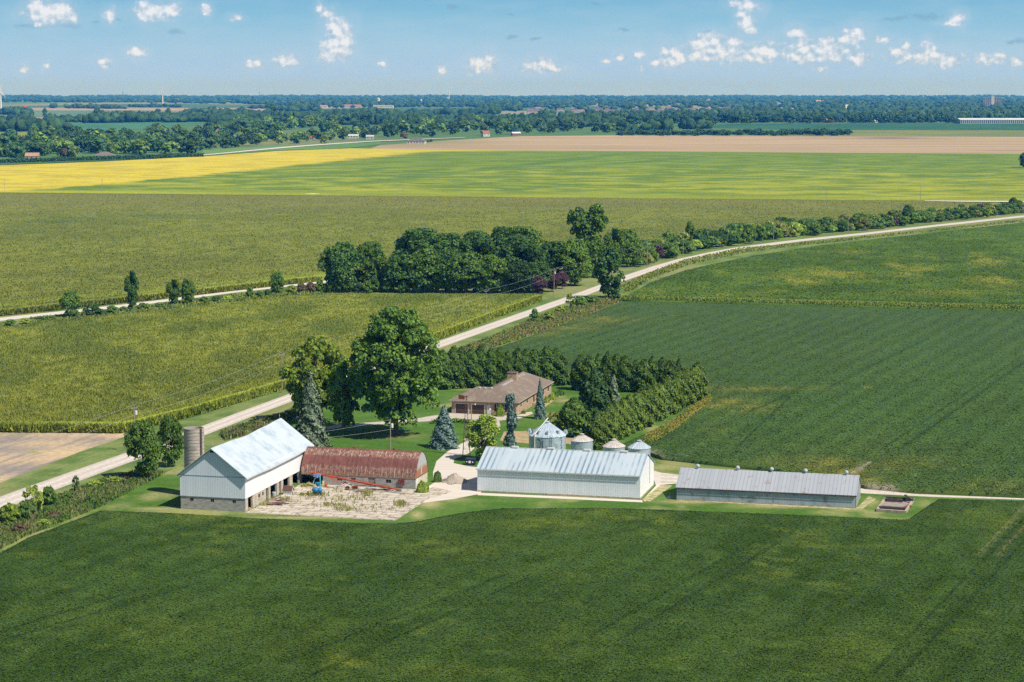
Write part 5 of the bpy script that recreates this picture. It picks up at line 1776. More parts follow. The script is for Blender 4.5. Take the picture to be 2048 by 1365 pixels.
# -- the grove
GR_T = [(840, 562, 462, 52, 'maple:1', 'dark'), (895, 560, 470, 38, 'maple:2', 'dark'), (956, 560, 466, 36, 'maple:3', 'dark'), (1004, 558, 458, 34, 'maple:1', 'dark'), (1052, 560, 457, 37, 'maple:2', 'deep'), (1043, 572, 476, 42, 'maple:3', 'dark'),
        (682, 584, 489, 37, 'maple:2', 'dark'), (741, 582, 488, 33, 'maple:3', 'deep'), (804, 584, 512, 36, 'maple:1', 'dark'), (850, 585, 500, 37, 'maple:2', 'deep'), (891, 585, 503, 32, 'maple:3', 'dark'), (930, 586, 510, 37, 'maple:1', 'deep'), (988, 586, 513, 31, 'maple:2', 'green'),
        (1036, 587, 526, 29, 'maple:3', 'darkspruce'), (1074, 585, 526, 27, 'maple:1', 'dark'), (1110, 568, 486, 34, 'maple:1', 'dark'), (1150, 572, 482, 30, 'maple:2', 'green'), (1190, 556, 474, 29, 'tall', 'green'), (1175, 552, 414, 40, 'vase', 'deep'),
        (1228, 538, 458, 23, 'tall', 'deep'), (1254, 534, 462, 26, 'maple:3', 'green'), (1276, 524, 482, 17, 'maple:1', 'deep')]
GL_ = ['broad dome topped tree at the back left of the grove', 'tree right of the dome topped one at the back of the grove', 'back row tree in the middle of the grove', 'back row tree right of the middle of the grove', 'tall back row tree above the purple trees', 'tree in front of the tall back row tree above the purple ones',
       'leftmost dark tree at the corner of the grove', 'dark tree next to the leftmost one in the grove', 'front tree left of the middle at the corn edge', 'front tree with a rounded top below the dome topped tree', 'narrow front tree in the middle of the grove', 'wide front tree right of the middle at the corn edge',
       'lighter green front tree at the right part of the grove', 'low black green tree left of the purple trees', 'low spreading tree right behind the purple tree by the corn', 'dark tree standing behind the two far purple trees', 'yellow green tree right of the purple trees by the road', 'pale tree below the tall forked tree',
       'tallest tree of the grove with a forked crown', 'slim tree right of the tall forked tree', 'leafy tree at the right end of the grove', 'small last tree at the right tip of the grove']
for (x, yb, yt, hw, kd, mt), lb in zip(GR_T, GL_):
    treepx('broadleaf_tree', kd, mt, x, yb, yt, hw * (1.0 if kd in ('vase', 'tall') else 1.22), lb, 'tree', 'trees of the grove beyond the corn')
for i_, x_ in enumerate(range(650, 1075, 14)):
    treepx('shrub', 'scrub', random.choice(['dark', 'deep', 'dark']), x_ + random.uniform(-4, 4), 585 + random.uniform(-1, 2), 564 + random.uniform(-8, 6), random.uniform(10, 14), 'dark undergrowth shrub at the foot of the grove along the corn', 'shrub', 'undergrowth shrubs along the grove')
treepx('spruce_tree', 'spruce', 'blue', 1065, 568, 502, 15, 'blue grey spruce showing between the trees of the grove')
treepx('purple_tree', 'maple:1', 'purple', 1078, 593, 555, 18, 'purple leaved tree at the corn corner, nearest of the three', 'tree', 'purple trees at the grove front')
treepx('purple_tree', 'maple:1', 'purple', 1104, 584, 546, 17, 'purple leaved tree right behind the utility pole', 'tree', 'purple trees at the grove front')
treepx('purple_tree', 'maple:1', 'purple', 1124, 578, 544, 14, 'purple leaved tree beside the drive, right of the utility pole', 'tree', 'purple trees at the grove front')
treepx('broadleaf_tree', 'tall', 'dark', 1217, 598, 496, 33, 'dark roadside tree standing alone on the field side of the road bend')
treepx('dead_shrub', 'sparse', 'brown', 765, 583, 548, 5, 'thin brown dead shrub in the gap at the left of the grove', 'shrub')
# -- trees along the far track
for x, yb, yt, hw, kd, mt, lb in ((141, 638, 585, 24, 'maple:1', 'deep', 'leftmost round tree beside the far gravel track'), (264, 623, 544, 15, 'tall', 'dark', 'tallest slim tree beside the far gravel track'), (347, 612, 560, 15, 'tall', 'deep', 'left one of the pair of trees beside the far track'),
                                  (377, 611, 560, 16, 'maple:2', 'deep', 'right one of the pair of trees beside the far track'), (555, 590, 546, 17, 'maple:3', 'deep', 'round tree by the far track near the grove'),
                                  (1380, 497, 445, 10, 'tall', 'deep', 'slim tree rising from the scrub by the road bend'), (1817, 447, 411, 14, 'maple:2', 'deep', 'round tree rising from the scrub strip far right'), (2026, 419, 396, 10, 'maple:1', 'deep', 'small tree at the right end of the scrub strip'),
                                  (2047, 337, 307, 10, 'maple:3', 'dark', 'dark tree cut by the right edge beside the yellow green field')):
    treepx('broadleaf_tree', kd, mt, x, yb, yt, hw, lb, 'tree')
for x, yb, yt, hw, mt in ((187, 634, 611, 21, 'dark'), (225, 629, 613, 16, 'shrub'), (248, 626, 614, 12, 'shrub'), (285, 622, 607, 12, 'shrub'), (318, 618, 606, 14, 'shrub'), (295, 621, 608, 10, 'weed'), (410, 608, 594, 14, 'shrub'), (432, 606, 593, 12, 'dark'), (455, 603, 592, 12, 'weed'), (478, 600, 590, 12, 'weed'), (500, 598, 575, 9, 'deep'),
                          (520, 596, 583, 11, 'shrub'), (535, 595, 580, 8, 'dark'), (105, 641, 632, 12, 'shrub'), (80, 644, 634, 12, 'dark'), (50, 648, 637, 14, 'weed'), (20, 652, 640, 14, 'shrub'), (-10, 655, 643, 14, 'shrub'), (584, 588, 572, 14, 'weed'), (602, 587, 568, 12, 'brown'), (622, 587, 566, 12, 'brown'), (640, 586, 562, 12, 'shrub')):
    col_ = {'dark': 'dark green', 'shrub': 'green', 'weed': 'yellow green', 'deep': 'deep green', 'brown': 'brownish'}[mt]
    treepx('bush', 'scrub', mt, x, yb, yt, hw, '%s bush in the weedy strip between the near corn and the far track' % col_, 'bush', '%s bushes along the far track' % col_)
# -- scrub strip between the curving road and the track
sx_ = [1262]
while sx_[-1] < 2060:
    sx_.append(sx_[-1] + random.uniform(6, 15) * (1 - (sx_[-1] - 1262) / 1800))
RUx, RUy = zip(*RU)
TLx, TLy = zip(*TL)
for x in sx_:
    yr = np.interp(x, RUx, RUy)
    yk = np.interp(x, TLx, TLy)
    for q in range(3):
        f = (random.uniform(.12, .4), random.uniform(.4, .7), random.uniform(.65, .98))[q]
        yb = yr - 3 - (yr - yk) * f * .8
        hpx = random.uniform(15, 30) * np.interp(x, [1262, 1500, 2060], [1.1, 1.05, .55])
        if 1690 < x < 1712 and q:
            continue
        mt = random.choice(['shrub', 'shrub', 'dark', 'deep', 'weed', 'olive', 'green', 'purple' if random.random() < .06 else 'shrub'])
        col_ = {'shrub': 'green', 'dark': 'dark green', 'deep': 'deep green', 'weed': 'yellow green', 'olive': 'olive', 'green': 'leaf green', 'purple': 'purple brown'}[mt]
        treepx('bush', 'scrub', mt, x + random.uniform(-5, 5), yb, yb - hpx, hpx * random.uniform(.55, .85), '%s bush in the scrub strip between the bending road and the far track' % col_, 'bush', '%s bushes of the scrub strip' % col_)
for x, yb, yt, hw, kd, mt, lb in ((1315, 518, 493, 17, 'scrub', 'purple', 'dark purple brown bush beside the pole at the start of the scrub strip'), (1350, 513, 492, 11, 'scrub', 'fresh', 'bright lime bush beside the road bend'), 
                                  (1306, 522, 513, 14, 'scrub', 'olive', 'low olive bush under the pole by the road bend')):
    treepx('bush', kd, mt, x, yb, yt, hw, lb, 'bush')
# -- roadside shrubs near and middle
for x, yb, yt, hw, kd, mt, lb in ((68, 1030, 972, 24, 'sparse', 'weed', 'yellow green sapling cut against the road at the lower left'), (98, 1014, 976, 18, 'scrub', 'green', 'green shrub just right of the sapling at the lower left'), (20, 1046, 1010, 26, 'scrub', 'yellowish', 'yellowish shrub at the left edge under the road'),
                                  (50, 1040, 1004, 18, 'scrub', 'shrub', 'green shrub between the yellowish shrub and the sapling'), (152, 986, 952, 8, 'sparse', 'shrub', 'thin young tree by the road left of the barn'), (108, 1035, 1022, 16, 'bush', 'brown', 'red brown dock patch among the roadside weeds'),
                                  (190, 972, 962, 18, 'scrub', 'weed', 'yellow green weed clump on the verge left of the two oval trees'), (228, 966, 954, 16, 'scrub', 'weed', 'weed clump at the foot of the dense oval tree'), (135, 1000, 985, 12, 'scrub', 'shrub', 'low green bush between the thin young tree and the soybeans'),
                                  (-30, 1075, 1030, 26, 'scrub', 'weed', 'yellow green shrub just outside the left edge'), (88, 1052, 1040, 16, 'scrub', 'fresh', 'bright green weed clump at the soybean edge on the left'), (38, 1066, 1048, 18, 'scrub', 'brown', 'brownish weed clump at the soybean edge on the left'),
                                  (1069, 645, 619, 10, 'scrub', 'shrub', 'green shrub on the verge where the road passes the corn corner'), (1098, 640, 624, 14, 'scrub', 'weed', 'yellow green shrub next to the verge shrub by the corn corner'), (1140, 617, 588, 12, 'sparse', 'yellowish', 'yellowish sapling beside the road below the dark roadside tree'), (1160, 612, 594, 16, 'scrub', 'green', 'green shrub right of the yellowish sapling'),
                                  (1185, 606, 592, 16, 'scrub', 'shrub', 'wide green shrub at the foot of the dark roadside tree'), (1120, 625, 612, 12, 'scrub', 'weed', 'weedy shrub between the verge shrub and the yellowish sapling'), (1232, 600, 580, 10, 'scrub', 'dark', 'dark shrub right of the dark roadside tree'), (1010, 668, 659, 7, 'scrub', 'yellowish', 'golden weed clump on the verge by the middle of the road'),
                                  (940, 696, 688, 6, 'scrub', 'shrub', 'small green bush on the verge above the hedge row'), (1240, 598, 590, 12, 'scrub', 'weed', 'weed clump at the corner of the two soybean fields')):
    treepx('shrub', kd, mt, x, yb, yt, hw, lb, 'shrub')

# -- weeds as ground cover
def weedband(name, poly, n, h, cols, sz):
    ys = [p[1] for p in poly]
    rows = np.unique(np.concatenate([np.linspace(min(ys), max(ys), 120), np.array(ys, float)]))
    l, r = scan(poly, rows)
    py = min(ys) + (max(ys) - min(ys)) * rng.random(n * 2)
    l2, r2 = np.interp(py, rows, l), np.interp(py, rows, r)
    w = (r2 - l2) / (r - l).max()
    k = rng.random(n * 2) < w
    py, l2, r2 = py[k], l2[k], r2[k]
    px = l2 + (r2 - l2) * rng.random(len(py))
    C = gnp(px, py, 0.0)
    t = fbm(C[:, 0] / 2.2, C[:, 1] / 4.0, 77)
    u = fbm(C[:, 0] / 1.2 + 40, C[:, 1] / 2.0, 78)
    cc = lerp(np.tile(A3(cols[0]), (len(C), 1)), A3(cols[1]), sstep(t, .4, .6))
    cc = lerp(cc, A3(cols[2]), sstep(u, .55, .7))
    v1, c1 = blade_cards(sz, h, .4)(C, cc, h * .45)
    me = fastmesh(name, v1, np.arange(len(v1)).reshape(-1, 4), [crop], None, c1)
    return tag(link(bpy.data.objects.new(name, me)), kind='stuff')
weedband('weeds', [(-260, 1160), (0, 1030), (60, 1012), (120, 992), (200, 962), (290, 940), (330, 948), (200, 1016), (60, 1070), (0, 1100), (-260, 1186)], 13000, .55, ('5c7836', '748445', '85835a'), .16)
weedband('weeds', [(905, 704), (1020, 660), (1060, 640), (1130, 616), (1180, 596), (1236, 590), (1246, 602), (1120, 652), (1012, 688), (955, 706)], 9000, .6, ('6f8440', '94885c', '8a9446'), .2)
weedband('weeds', [(1242, 597), (1640, 609), (2048, 618), (2300, 624), (2300, 629), (2048, 623), (1640, 613), (1242, 602)], 6000, 1.1, ('7d8e3a', '8f9440', '6c8440'), .3)
weedband('weeds', [(1290, 880), (1345, 848), (1420, 795), (1424, 806), (1360, 858), (1310, 890), (1275, 897)], 5000, .9, ('a09a48', '8a9444', 'b0a055'), .2)
weedband('weeds', [(60, 640), (260, 620), (470, 592), (640, 575), (640, 588), (470, 604), (260, 632), (60, 655)], 6000, .9, ('6c8440', '8f9a48', '7d8450'), .3)
weedband('weeds', [(1242, 572), (1300, 545), (1370, 520), (1480, 497), (1640, 483), (2048, 440), (2300, 410), (2300, 414), (2048, 444), (1640, 488), (1500, 504), (1380, 530), (1300, 560), (1250, 590)], 5000, .5, ('74883c', '8f9440', '8a8f5a'), .3)
weedband('weeds', [(440, 868), (520, 846), (590, 824), (600, 832), (530, 862), (450, 882)], 3000, .9, ('5f7238', '7d8450', '8a7f58'), .16)
wy_ = []
for cx_, cy_, rx_, ry_, n_ in ((668, 1012, 40, 4, 160), (625, 992, 30, 2.5, 200), (700, 1000, 50, 5, 150), (690, 1020, 18, 3, 120), (800, 1010, 10, 5, 160), (735, 990, 12, 5, 120), (570, 1000, 14, 4, 80), (650, 985, 50, 4, 80), (745, 1018, 40, 6, 80), (525, 1010, 18, 5, 60), (610, 974, 8, 2, 60)):
    for _ in range(n_):
        p = G(cx_ + R_.normal(0, rx_ * .6), cy_ + R_.normal(0, ry_ * .6))
        wy_.append((p.x, p.y, .07))
wy_ = np.array(wy_)
v1, c1 = blade_cards(.07, .45, .3)(wy_, lerp(np.tile(A3('7a8a40'), (len(wy_), 1)), A3('a0965a'), R_.random(len(wy_))), .27)
tag(link(bpy.data.objects.new('weeds', fastmesh('weeds', v1, np.arange(len(v1)).reshape(-1, 4), [crop], None, c1))), kind='stuff')

# ================================================================ POLES, WIRES, MACHINES AND SMALL THINGS
pole_m = M('pole_wood', 'a39a8e', '857b70', 2.0, .9, stretch=(3, 3, .3))
galv_m = M('galvanised', 'b5b9ba', '9a9fa2', 2.0, .45)
wire_m = M('wire_alu', 'b9beb8', 'a0a59f', 1.0, .6)
def utility_pole(px, yb, yt, label, group=None, arm=.9, can=False, r=.13):
    b = G(px, yb)
    h = HT(b, yt)
    t = thing('utility_pole', label, 'utility pole', b, TH + .9, group)
    p = MB(); p.tube((0, 0, -.05), (0, 0, h), r, r * .65, 8); p.build('pole', pole_m, t)
    if arm:
        p = MB(); p.box(-arm, arm, -.06, .06, h - .55, h - .42); p.build('crossarm', pole_m, t)
        for x in (-arm + .1, 0, arm - .1):
            z = h - .42 if x else h
            p = MB(); p.lathe([(.04, 0), (.07, .06), (.07, .16), (.03, .2)], 8, (x, 0, z)); p.build('insulator', galv_m, t)
    if can:
        p = MB(); p.lathe([(.26, 0), (.28, .05), (.28, .75), (.2, .85)], 12, (.42, 0, h - 1.9)); p.build('transformer', trim_w, t)
    return b, h
poles = []
for px, yb, yt, lb, can in ((-170, 1060, 938, 'utility pole just outside the left edge by the road', False), (270, 905, 812, 'utility pole with a transformer behind the dense oval tree', True), (564, 786, 706, 'utility pole half hidden behind the wide yellow green tree', False), (972, 640, 580, 'utility pole standing in the corn edge before the grove', False),
                            (1108, 595, 538, 'utility pole with a transformer in front of the purple trees', True), (1294, 535, 485, 'utility pole on the verge at the start of the road bend', False), (1366, 511, 463, 'utility pole in the scrub near the slim tree', False), (1547, 484, 443, 'utility pole in the middle of the scrub strip', False), (1697, 466, 429, 'utility pole by the gap in the scrub strip', False)):
    poles.append(utility_pole(px, yb, yt, lb, 'utility poles along the main road', can=can, arm=.8))
far_poles = []
for i, (px, yt) in enumerate(((9, 358), (205, 359), (394, 367), (594, 370), (806, 373), (1017, 375), (1239, 375), (1466, 378), (1653, 380), (1841, 374))):
    far_poles.append(utility_pole(px, 384 + 19 * px / 2048, yt, 'slender utility pole, %s from the left along the yellow field' % ORD[i], 'utility poles along the yellow field', arm=.7, r=.15))
def wire(a, b, za, zb, sag, label, group, r=.02):
    mb = MB()
    pts = []
    for k in range(13):
        t = k / 12
        p = Vector(a).lerp(Vector(b), t)
        pts.append((p.x, p.y, za + (zb - za) * t - 4 * sag * t * (1 - t)))
    for p, q in zip(pts[:-1], pts[1:]):
        mb.tube(p, q, r, r, 4, cap=False)
    tag(mb.build('power_line', wire_m), label, 'wire', group)
for (a, ha), (b, hb) in zip(poles[:5], poles[1:6]):
    for dz, sg in ((.15, .9), (-1.9, 1.1)):
        wire(a, b, ha + dz, hb + dz, sg, 'thin overhead wire strung along the corn beside the main road', 'wires along the main road')
yb_, yh_ = utility_pole(781, 906, 838, 'pale utility pole with a transformer on the lawn behind the arched shed', arm=0, can=True, r=.12)
wire(yb_, so + U * 8 + V * 22, yh_ - .2, 7.5, .3, 'upper service wire from the yard pole to the barn', None, .018)
wire(yb_, so + U * 10 + V * 22, yh_ - 2.2, 7.0, .3, 'lower service wire from the yard pole to the barn', None, .018)
# sign on a post in front of the first pole
b = G(268, 908); h = HT(b, 850)
t = thing('notice_sign', 'white notice board with faded red edge on a post above the oval tree', 'sign', b, TH)
p = MB(); p.tube((0, .06, 0), (0, .06, h), .05, n=6); p.build('post', galv_m, t)
p = MB(); p.box(-.42, .42, -.03, .02, h - .85, h); p.build('panel', M('sign_white', 'dcd4d4', 'cfc2c4', 3), t)
p = MB(); p.box(-.42, .42, -.036, -.031, h - .12, h - .02); p.box(-.34, .34, -.036, -.031, h - .5, h - .42); p.build('panel_marking', M('sign_red', 'b98a90', 'a87078', 3), t)
b = G(1440, 499); h = HT(b, 483)
t = thing('road_sign', 'yellow diamond road sign on a post at the scrub edge of the bend', 'sign', b, -.3)
p = MB(); p.tube((0, .05, 0), (0, .05, h), .05, n=6); p.build('post', galv_m, t)
p = MB(); p.prism([(0, -.02, h + .1), (-.7, -.02, h - .6), (0, -.02, h - 1.3), (.7, -.02, h - .6)], (0, .04, 0)); p.build('panel', M('sign_yellow', 'd9a520', 'c8961c', 2), t)
b = G(1377, 507); p = MB(); p.tube((0, 0, 0), (0, 0, HT(b, 495)), .16, .13, 6); o = p.build('marker_post', trim_w); o.location = b; tag(o, 'short pale marker post on the verge of the road bend', 'post')
for px, yb, yt, lb in ((1837, 405, 396, 'small sign post by the far pole at the yellow field'), (1151, 598, 588, 'small white post beside the road below the yellowish sapling')):
    b = G(px, yb); p = MB(); p.tube((0, 0, 0), (0, 0, HT(b, yt)), .09, .09, 6); o = p.build('marker_post', trim_w); o.location = b; tag(o, lb, 'post')
# yard lamp by the garage
b = G(943, 850); h = HT(b, 809)
t = thing('yard_lamp', 'pale yard lamp post with a short arm before the garage doors', 'lamp post', b, TH)
p = MB(); p.tube((0, 0, 0), (0, 0, h), .11, .09, 8); p.build('pole', M('lamp_pole', 'b5aa98', 'a0947f', 2), t)
p = MB(); p.tube((0, 0, h - .15), (.8, 0, h - .02), .04, n=6); p.build('arm', galv_m, t)
p = MB(); p.lathe([(.08, .12), (.2, .05), (.2, -.1), (.05, -.14)], 10, (.85, 0, h)); p.build('lamp_shade', trim_w, t)
b = G(980, 835); h = HT(b, 819)
t = thing('lamp_post', 'white globe lamp on a thin post by the white house door', 'lamp post', b, 0)
p = MB(); p.tube((0, 0, 0), (0, 0, h - .3), .05, n=6); p.build('pole', galv_m, t)
p = MB(); p.lathe([(.05, h - .3), (.24, h - .18), (.26, h), (.15, h + .14), (.03, h + .18)], 10); p.build('globe', rv_m, t)
# old windmill tower
b = G(933, 912); h = HT(b, 798)
t = thing('windmill_tower', 'rusty lattice tower of an old farm windmill with a tail vane', 'windmill', b, TH + .2)
iron = M('rusty_iron', '6b5148', '53403a', 3, .8)
LG = [(-.75, -.75), (.75, -.75), (.75, .75), (-.75, .75)]
for x, y in LG:
    p = MB(); p.tube((x, y, 0), (x * .12, y * .12, h), .05, .04, 5); p.build('leg', iron, t)
p = MB()
for k in range(1, 8):
    z0 = h * k / 8
    s0 = 1 - .88 * k / 8
    for i in range(4):
        a, c = LG[i], LG[(i + 1) % 4]
        p.tube((a[0] * s0, a[1] * s0, z0), (c[0] * s0, c[1] * s0, z0), .025, n=4)
        s1 = 1 - .88 * (k - 1) / 8
        p.tube((a[0] * s1, a[1] * s1, h * (k - 1) / 8), (c[0] * s0, c[1] * s0, z0), .02, n=4)
p.build('brace', iron, t)
p = MB(); p.tube((0, 0, h - .1), (0, 0, h + .7), .09, .07, 8); p.tube((-.2, 0, h + .45), (.3, 0, h + .45), .13, .1, 8); p.build('hub', iron, t)
p = MB(); p.tube((0, 0, h + .4), (-.7, 0, h + .32), .03, n=5); p.prism([(-.35, -.02, h - .15), (-.35, -.02, h + .6), (-1.6, -.02, h + .9), (-1.6, -.02, h - .05)], (0, .04, 0)); p.build('tail_vane', M('vane_rust', '6b4030', '57342a', 2, .8), t)
# dumpster
b = G(941, 930)
t = thing('dumpster', 'dark navy waste container with white markings beside the light green young tree', 'dumpster', b, TH)
navy = M('navy_paint', '27304a', '1f273d', 2, .5)
p = MB(); p.prism([(-.95, -.6, .12), (-.95, .65, .12), (-.95, .65, 1.25), (-.95, -.45, 1.1)], (1.9, 0, 0)); p.build('body', navy, t)
p = MB(); p.prism([(-1.0, -.5, 1.12), (-1.0, .7, 1.28), (-1.0, .7, 1.33), (-1.0, -.5, 1.17)], (2.0, 0, 0)); p.build('lid', M('navy_lid', '3a4257', '2f3648', 2, .5), t)
wm = M('decal_white', 'e3e3e3', 'd5d5d5', 2)
def fy(z): return -.6 + .15 * (z - .12) / .98 - .012
for pl in ([(-.78, .62), (-.62, .78), (-.44, .66), (-.5, .6), (-.7, .56)], [(-.25, .42), (.22, .42), (.22, .88), (-.25, .88)], [(.45, .5), (.72, .5), (.72, .62), (.6, .84), (.5, .7)]):
    p = MB(); p.poly([(x, fy(z), z) for x, z in pl]); p.build('decal', wm, t)
for x in (-.75, .75):
    p = MB(); p.tube((x, -.5, .06), (x, .5, .06), .07, n=8); p.build('skid', dark_m, t)
# orange grain auger
la = G(797, 983.5)
dru = -U
ta = along(la, dru, 623.5)
ub = la + dru * ta
uz = HT(ub, 945.5)
t = thing('grain_auger', 'long orange grain auger on two wheels slanting across the concrete yard', 'auger', la, math.atan2(dru.y, dru.x))
orange = M('auger_orange', 'c2512e', 'a5432a', 1.2, .6, c3='8a4a36', scale3=.6)
p = MB(); p.tube((0, 0, .35), (ta, 0, uz), .17, n=10); p.build('tube', orange, t)
p = MB(); p.tube((ta - .2, 0, uz + .05), (ta + .05, 0, uz - .45), .17, n=8); p.build('spout', orange, t)
p = MB(); p.box(-.55, .3, -.35, .35, .02, .5); p.build('hopper', M('auger_grey', '8a7f76', '746b64', 2, .6), t)
wx = along(la, dru, 698.5)
zat = lambda x: .35 + (uz - .35) * x / ta
p = MB()
for y in (-.75, .75):
    p.tube((wx, y, .4), (ta * .82, y * .25, zat(ta * .82) - .12), .045, n=6)
    p.tube((wx, y, .4), (ta * .33, y * .2, zat(ta * .33) - .12), .045, n=6)
p.tube((wx, -.85, .4), (wx, .85, .4), .05, n=6)
p.build('undercarriage', orange, t)
p = MB()
for k in range(1, 10):
    x = ta * k / 10
    p.box(x - .05, x + .05, -.19, .19, zat(x) - .17, zat(x) + .19)
p.build('flange', orange, t)
p = MB(); p.tube((ta * .1, 0, zat(ta * .1) + .32), (ta * .95, 0, zat(ta * .95) + .3), .03, n=5); p.build('truss_cable', orange, t)
tyre_m = M('tyre_rubber', '262423', '1c1b1a', 2, .9)
def wheel(par, c, r, w, rimm):
    c = Vector(c)
    p = MB(); p.tube(c - Vector((0, w, 0)), c + Vector((0, w, 0)), r, n=16); tw = p.build('wheel', tyre_m, par)
    p = MB(); p.tube(c - Vector((0, w + .02, 0)), c + Vector((0, w + .02, 0)), r * .55, n=12); p.build('rim', rimm, tw)
wheel(t, (wx, -.95, .38), .38, .12, rv_m)
wheel(t, (wx, .95, .38), .38, .12, orange)
p = MB(); p.box(wx - 1.6, wx - .7, -.3, .3, .3, .62); p.build('engine', M('engine_red', '7d2f26', '642620', 2, .6), t)
# blue mill
b = G(634, 991)
t = thing('feed_mill', 'bright blue portable feed mill with a curved spout standing in the yard', 'farm machine', b, TH)
blue = M('mill_blue', '2a86b8', '2374a2', 2, .5)
pale = M('mill_pale', 'a9c4c8', '8fb0b6', 2, .5)
p = MB(); p.lathe([(.1, .42), (.5, .6), (.62, .95), (.6, 1.25), (.25, 1.45)], 14, (-.25, 0, 0)); p.build('tank', blue, t, True)
p = MB(); p.lathe([(.1, .5), (.42, .65), (.48, .95), (.42, 1.2), (.2, 1.35)], 14, (.55, .1, 0)); p.build('tank', blue, t, True)
p = MB(); p.lathe([(.2, 1.7), (.34, 1.9), (.55, 2.35), (.5, 2.4), (.12, 2.42)], 14, (.2, 0, 0)); p.build('hopper', blue, t)
p = MB(); p.tube((.62, .05, 1.0), (.62, .05, 3.7), .13, n=8); p.build('elevator_leg', M('mill_teal', '62aebb', '4c98a6', 2, .5), t)
p = MB()
pp = [(-.7, -.1, 1.2), (-.68, -.1, 2.3), (-.35, -.1, 3.1), (.2, -.05, 3.55), (.62, .05, 3.7)]
for a, c in zip(pp[:-1], pp[1:]):
    p.tube(a, c, .08, n=6)
p.build('spout', pale, t)
p = MB(); p.lathe([(.2, -.5), (.34, -.4), (.3, .1), (.05, .25)], 10, (.1, 0, 3.75)); p.obox((.05, 0, 3.72), (.62, 0, .05), (0, .26, 0), (0, 0, .26)); p.build('hood', M('hood_blue', '7f9cc4', '6b88b4', 2, .5), t)
p = MB(); p.box(-.9, 1.0, -.45, .45, .32, .42); p.build('frame', darkwood_m, t)
wheel(t, (-.75, -.55, .3), .3, .09, rv_m); wheel(t, (-.75, .55, .3), .3, .09, rv_m)
for yy_ in (-.4, .4):
    p = MB(); p.tube((.85, yy_, 0), (.85, yy_, .34), .05, n=6); p.build('stand', darkwood_m, t)
# doghouse
b = G(577, 990)
t = thing('doghouse', 'small white doghouse with a brown roof by the barn posts', 'doghouse', b, TH)
W2, D2, H2, R_2 = 1.75, 1.0, .95, 1.6
p = MB()
p.prism([(-.85, -D2 / 2, 0), (-.85, D2 / 2, 0), (-.85, D2 / 2, H2), (-.85, 0, R_2), (-.85, -D2 / 2, H2)], (1.6, 0, 0)); p.build('wall', trim_w, t)
p = MB(); p.prism([(.76, -.2, .08), (.76, .2, .08), (.76, .2, .75), (.76, 0, .95), (.76, -.2, .75)], (.012, 0, 0)); p.build('dark_opening_panel', dark_m, t)  # thin near-black panel drawn for the shaded doorway
p = MB()
for sg in (-1, 1):
    pr = [(-1.0, 0, R_2 + .02), (-1.0, sg * (D2 / 2 + .14), H2 - .16), (-1.0, sg * (D2 / 2 + .14), H2 - .09), (-1.0, 0, R_2 + .1)]
    p.prism(pr if sg > 0 else pr[::-1], (1.95, 0, 0))
p.build('roof', M('doghouse_roof', '6b4f42', '5a4238', 2, .9), t)
p = MB()
for sg in (-1, 1):
    p.prism([(.955, 0, R_2 + .1), (.955, sg * (D2 / 2 + .15), H2 - .09), (.955, sg * (D2 / 2 + .15), H2 - .2), (.955, 0, R_2 - .03)][::sg], (.04, 0, 0))
p.build('bargeboard', trim_w, t)
# scrap heaps, boards, gravel piles
def heap(name, label, cat, c, rx, ry, hh, mat, n=22, m=9, seed=1):
    rr = np.random.default_rng(seed)
    mb = MB()
    vs = [(0, 0, hh)]
    for j in range(1, m + 1):
        t_ = j / m
        for i in range(n):
            a = 2 * math.pi * i / n
            k = 1 + .12 * rr.normal() * t_
            z = hh * (1 - t_) ** 1.1 * (1 + .12 * rr.normal()) if j < m else -.05
            vs.append((rx * t_ * k * math.cos(a), ry * t_ * k * math.sin(a), z))
    fs = [(0, 1 + i, 1 + (i + 1) % n) for i in range(n)]
    for j in range(m - 1):
        fs += [(1 + j * n + i, 1 + (j + 1) * n + i, 1 + (j + 1) * n + (i + 1) % n, 1 + j * n + (i + 1) % n) for i in range(n)]
    mb.add(vs, fs)
    o = mb.build(name, mat, None, True)
    o.location = c
    return tag(o, label, cat)
gp_m = M('pile_gravel', 'b0a698', '958b7d', 4.0, .95, bump=.4)
heap('gravel_pile', 'grey gravel pile on the yard right of the rusty arched shed', 'gravel pile', G(909, 963), 2.7, 3.4, 1.6, gp_m, seed=2)
heap('gravel_pile', 'small pale rubble pile behind the orange auger against the shed wall', 'rubble pile', G(692, 978), 2.6, 1.2, 1.25, M('pile_pale', 'bcb2a5', 'a2988b', 4.0, .95), seed=3)
heap('soil_heap', 'weedy brown soil heap in the corner between the barn and the arched shed', 'soil heap', G(618, 972), 1.5, 1.2, .75, M('soil_heap', '94805a', '7d8450', 2.0, .95), seed=4)
heap('straw_heap', 'tan straw heap in front of the first barn doorway', 'straw heap', G(499, 1019), .6, .7, .4, M('straw', 'b3936a', '96774f', 3.0, .95), seed=5)
def boards(label, pxs, mats, seed, zf=.12, L_=(1.2, 3.2), cat='scrap boards'):
    rr = random.Random(seed)
    x0, x1, y0, y1, n = pxs
    c = G((x0 + x1) / 2, (y0 + y1) / 2)
    t = thing('scrap_lumber', label, cat, c, TH)
    for k in range(n):
        p_ = G(rr.uniform(x0, x1), rr.uniform(y0, y1)) - c
        a = rr.uniform(-.5, .5) - TH
        d = Vector((math.cos(a), math.sin(a), rr.uniform(-.06, .1)))
        s_ = Vector((-math.sin(a), math.cos(a), 0))
        l = rr.uniform(*L_) / 2
        p = MB(); p.obox((p_.x, p_.y, .1 + zf * k / 2), d * l, s_ * rr.uniform(.08, .2), (0, 0, .03)); p.build('board', mats[k % len(mats)], t)
    return t
red_b = M('faded_red_board', 'a06a5c', '8a5248', 2, .9)
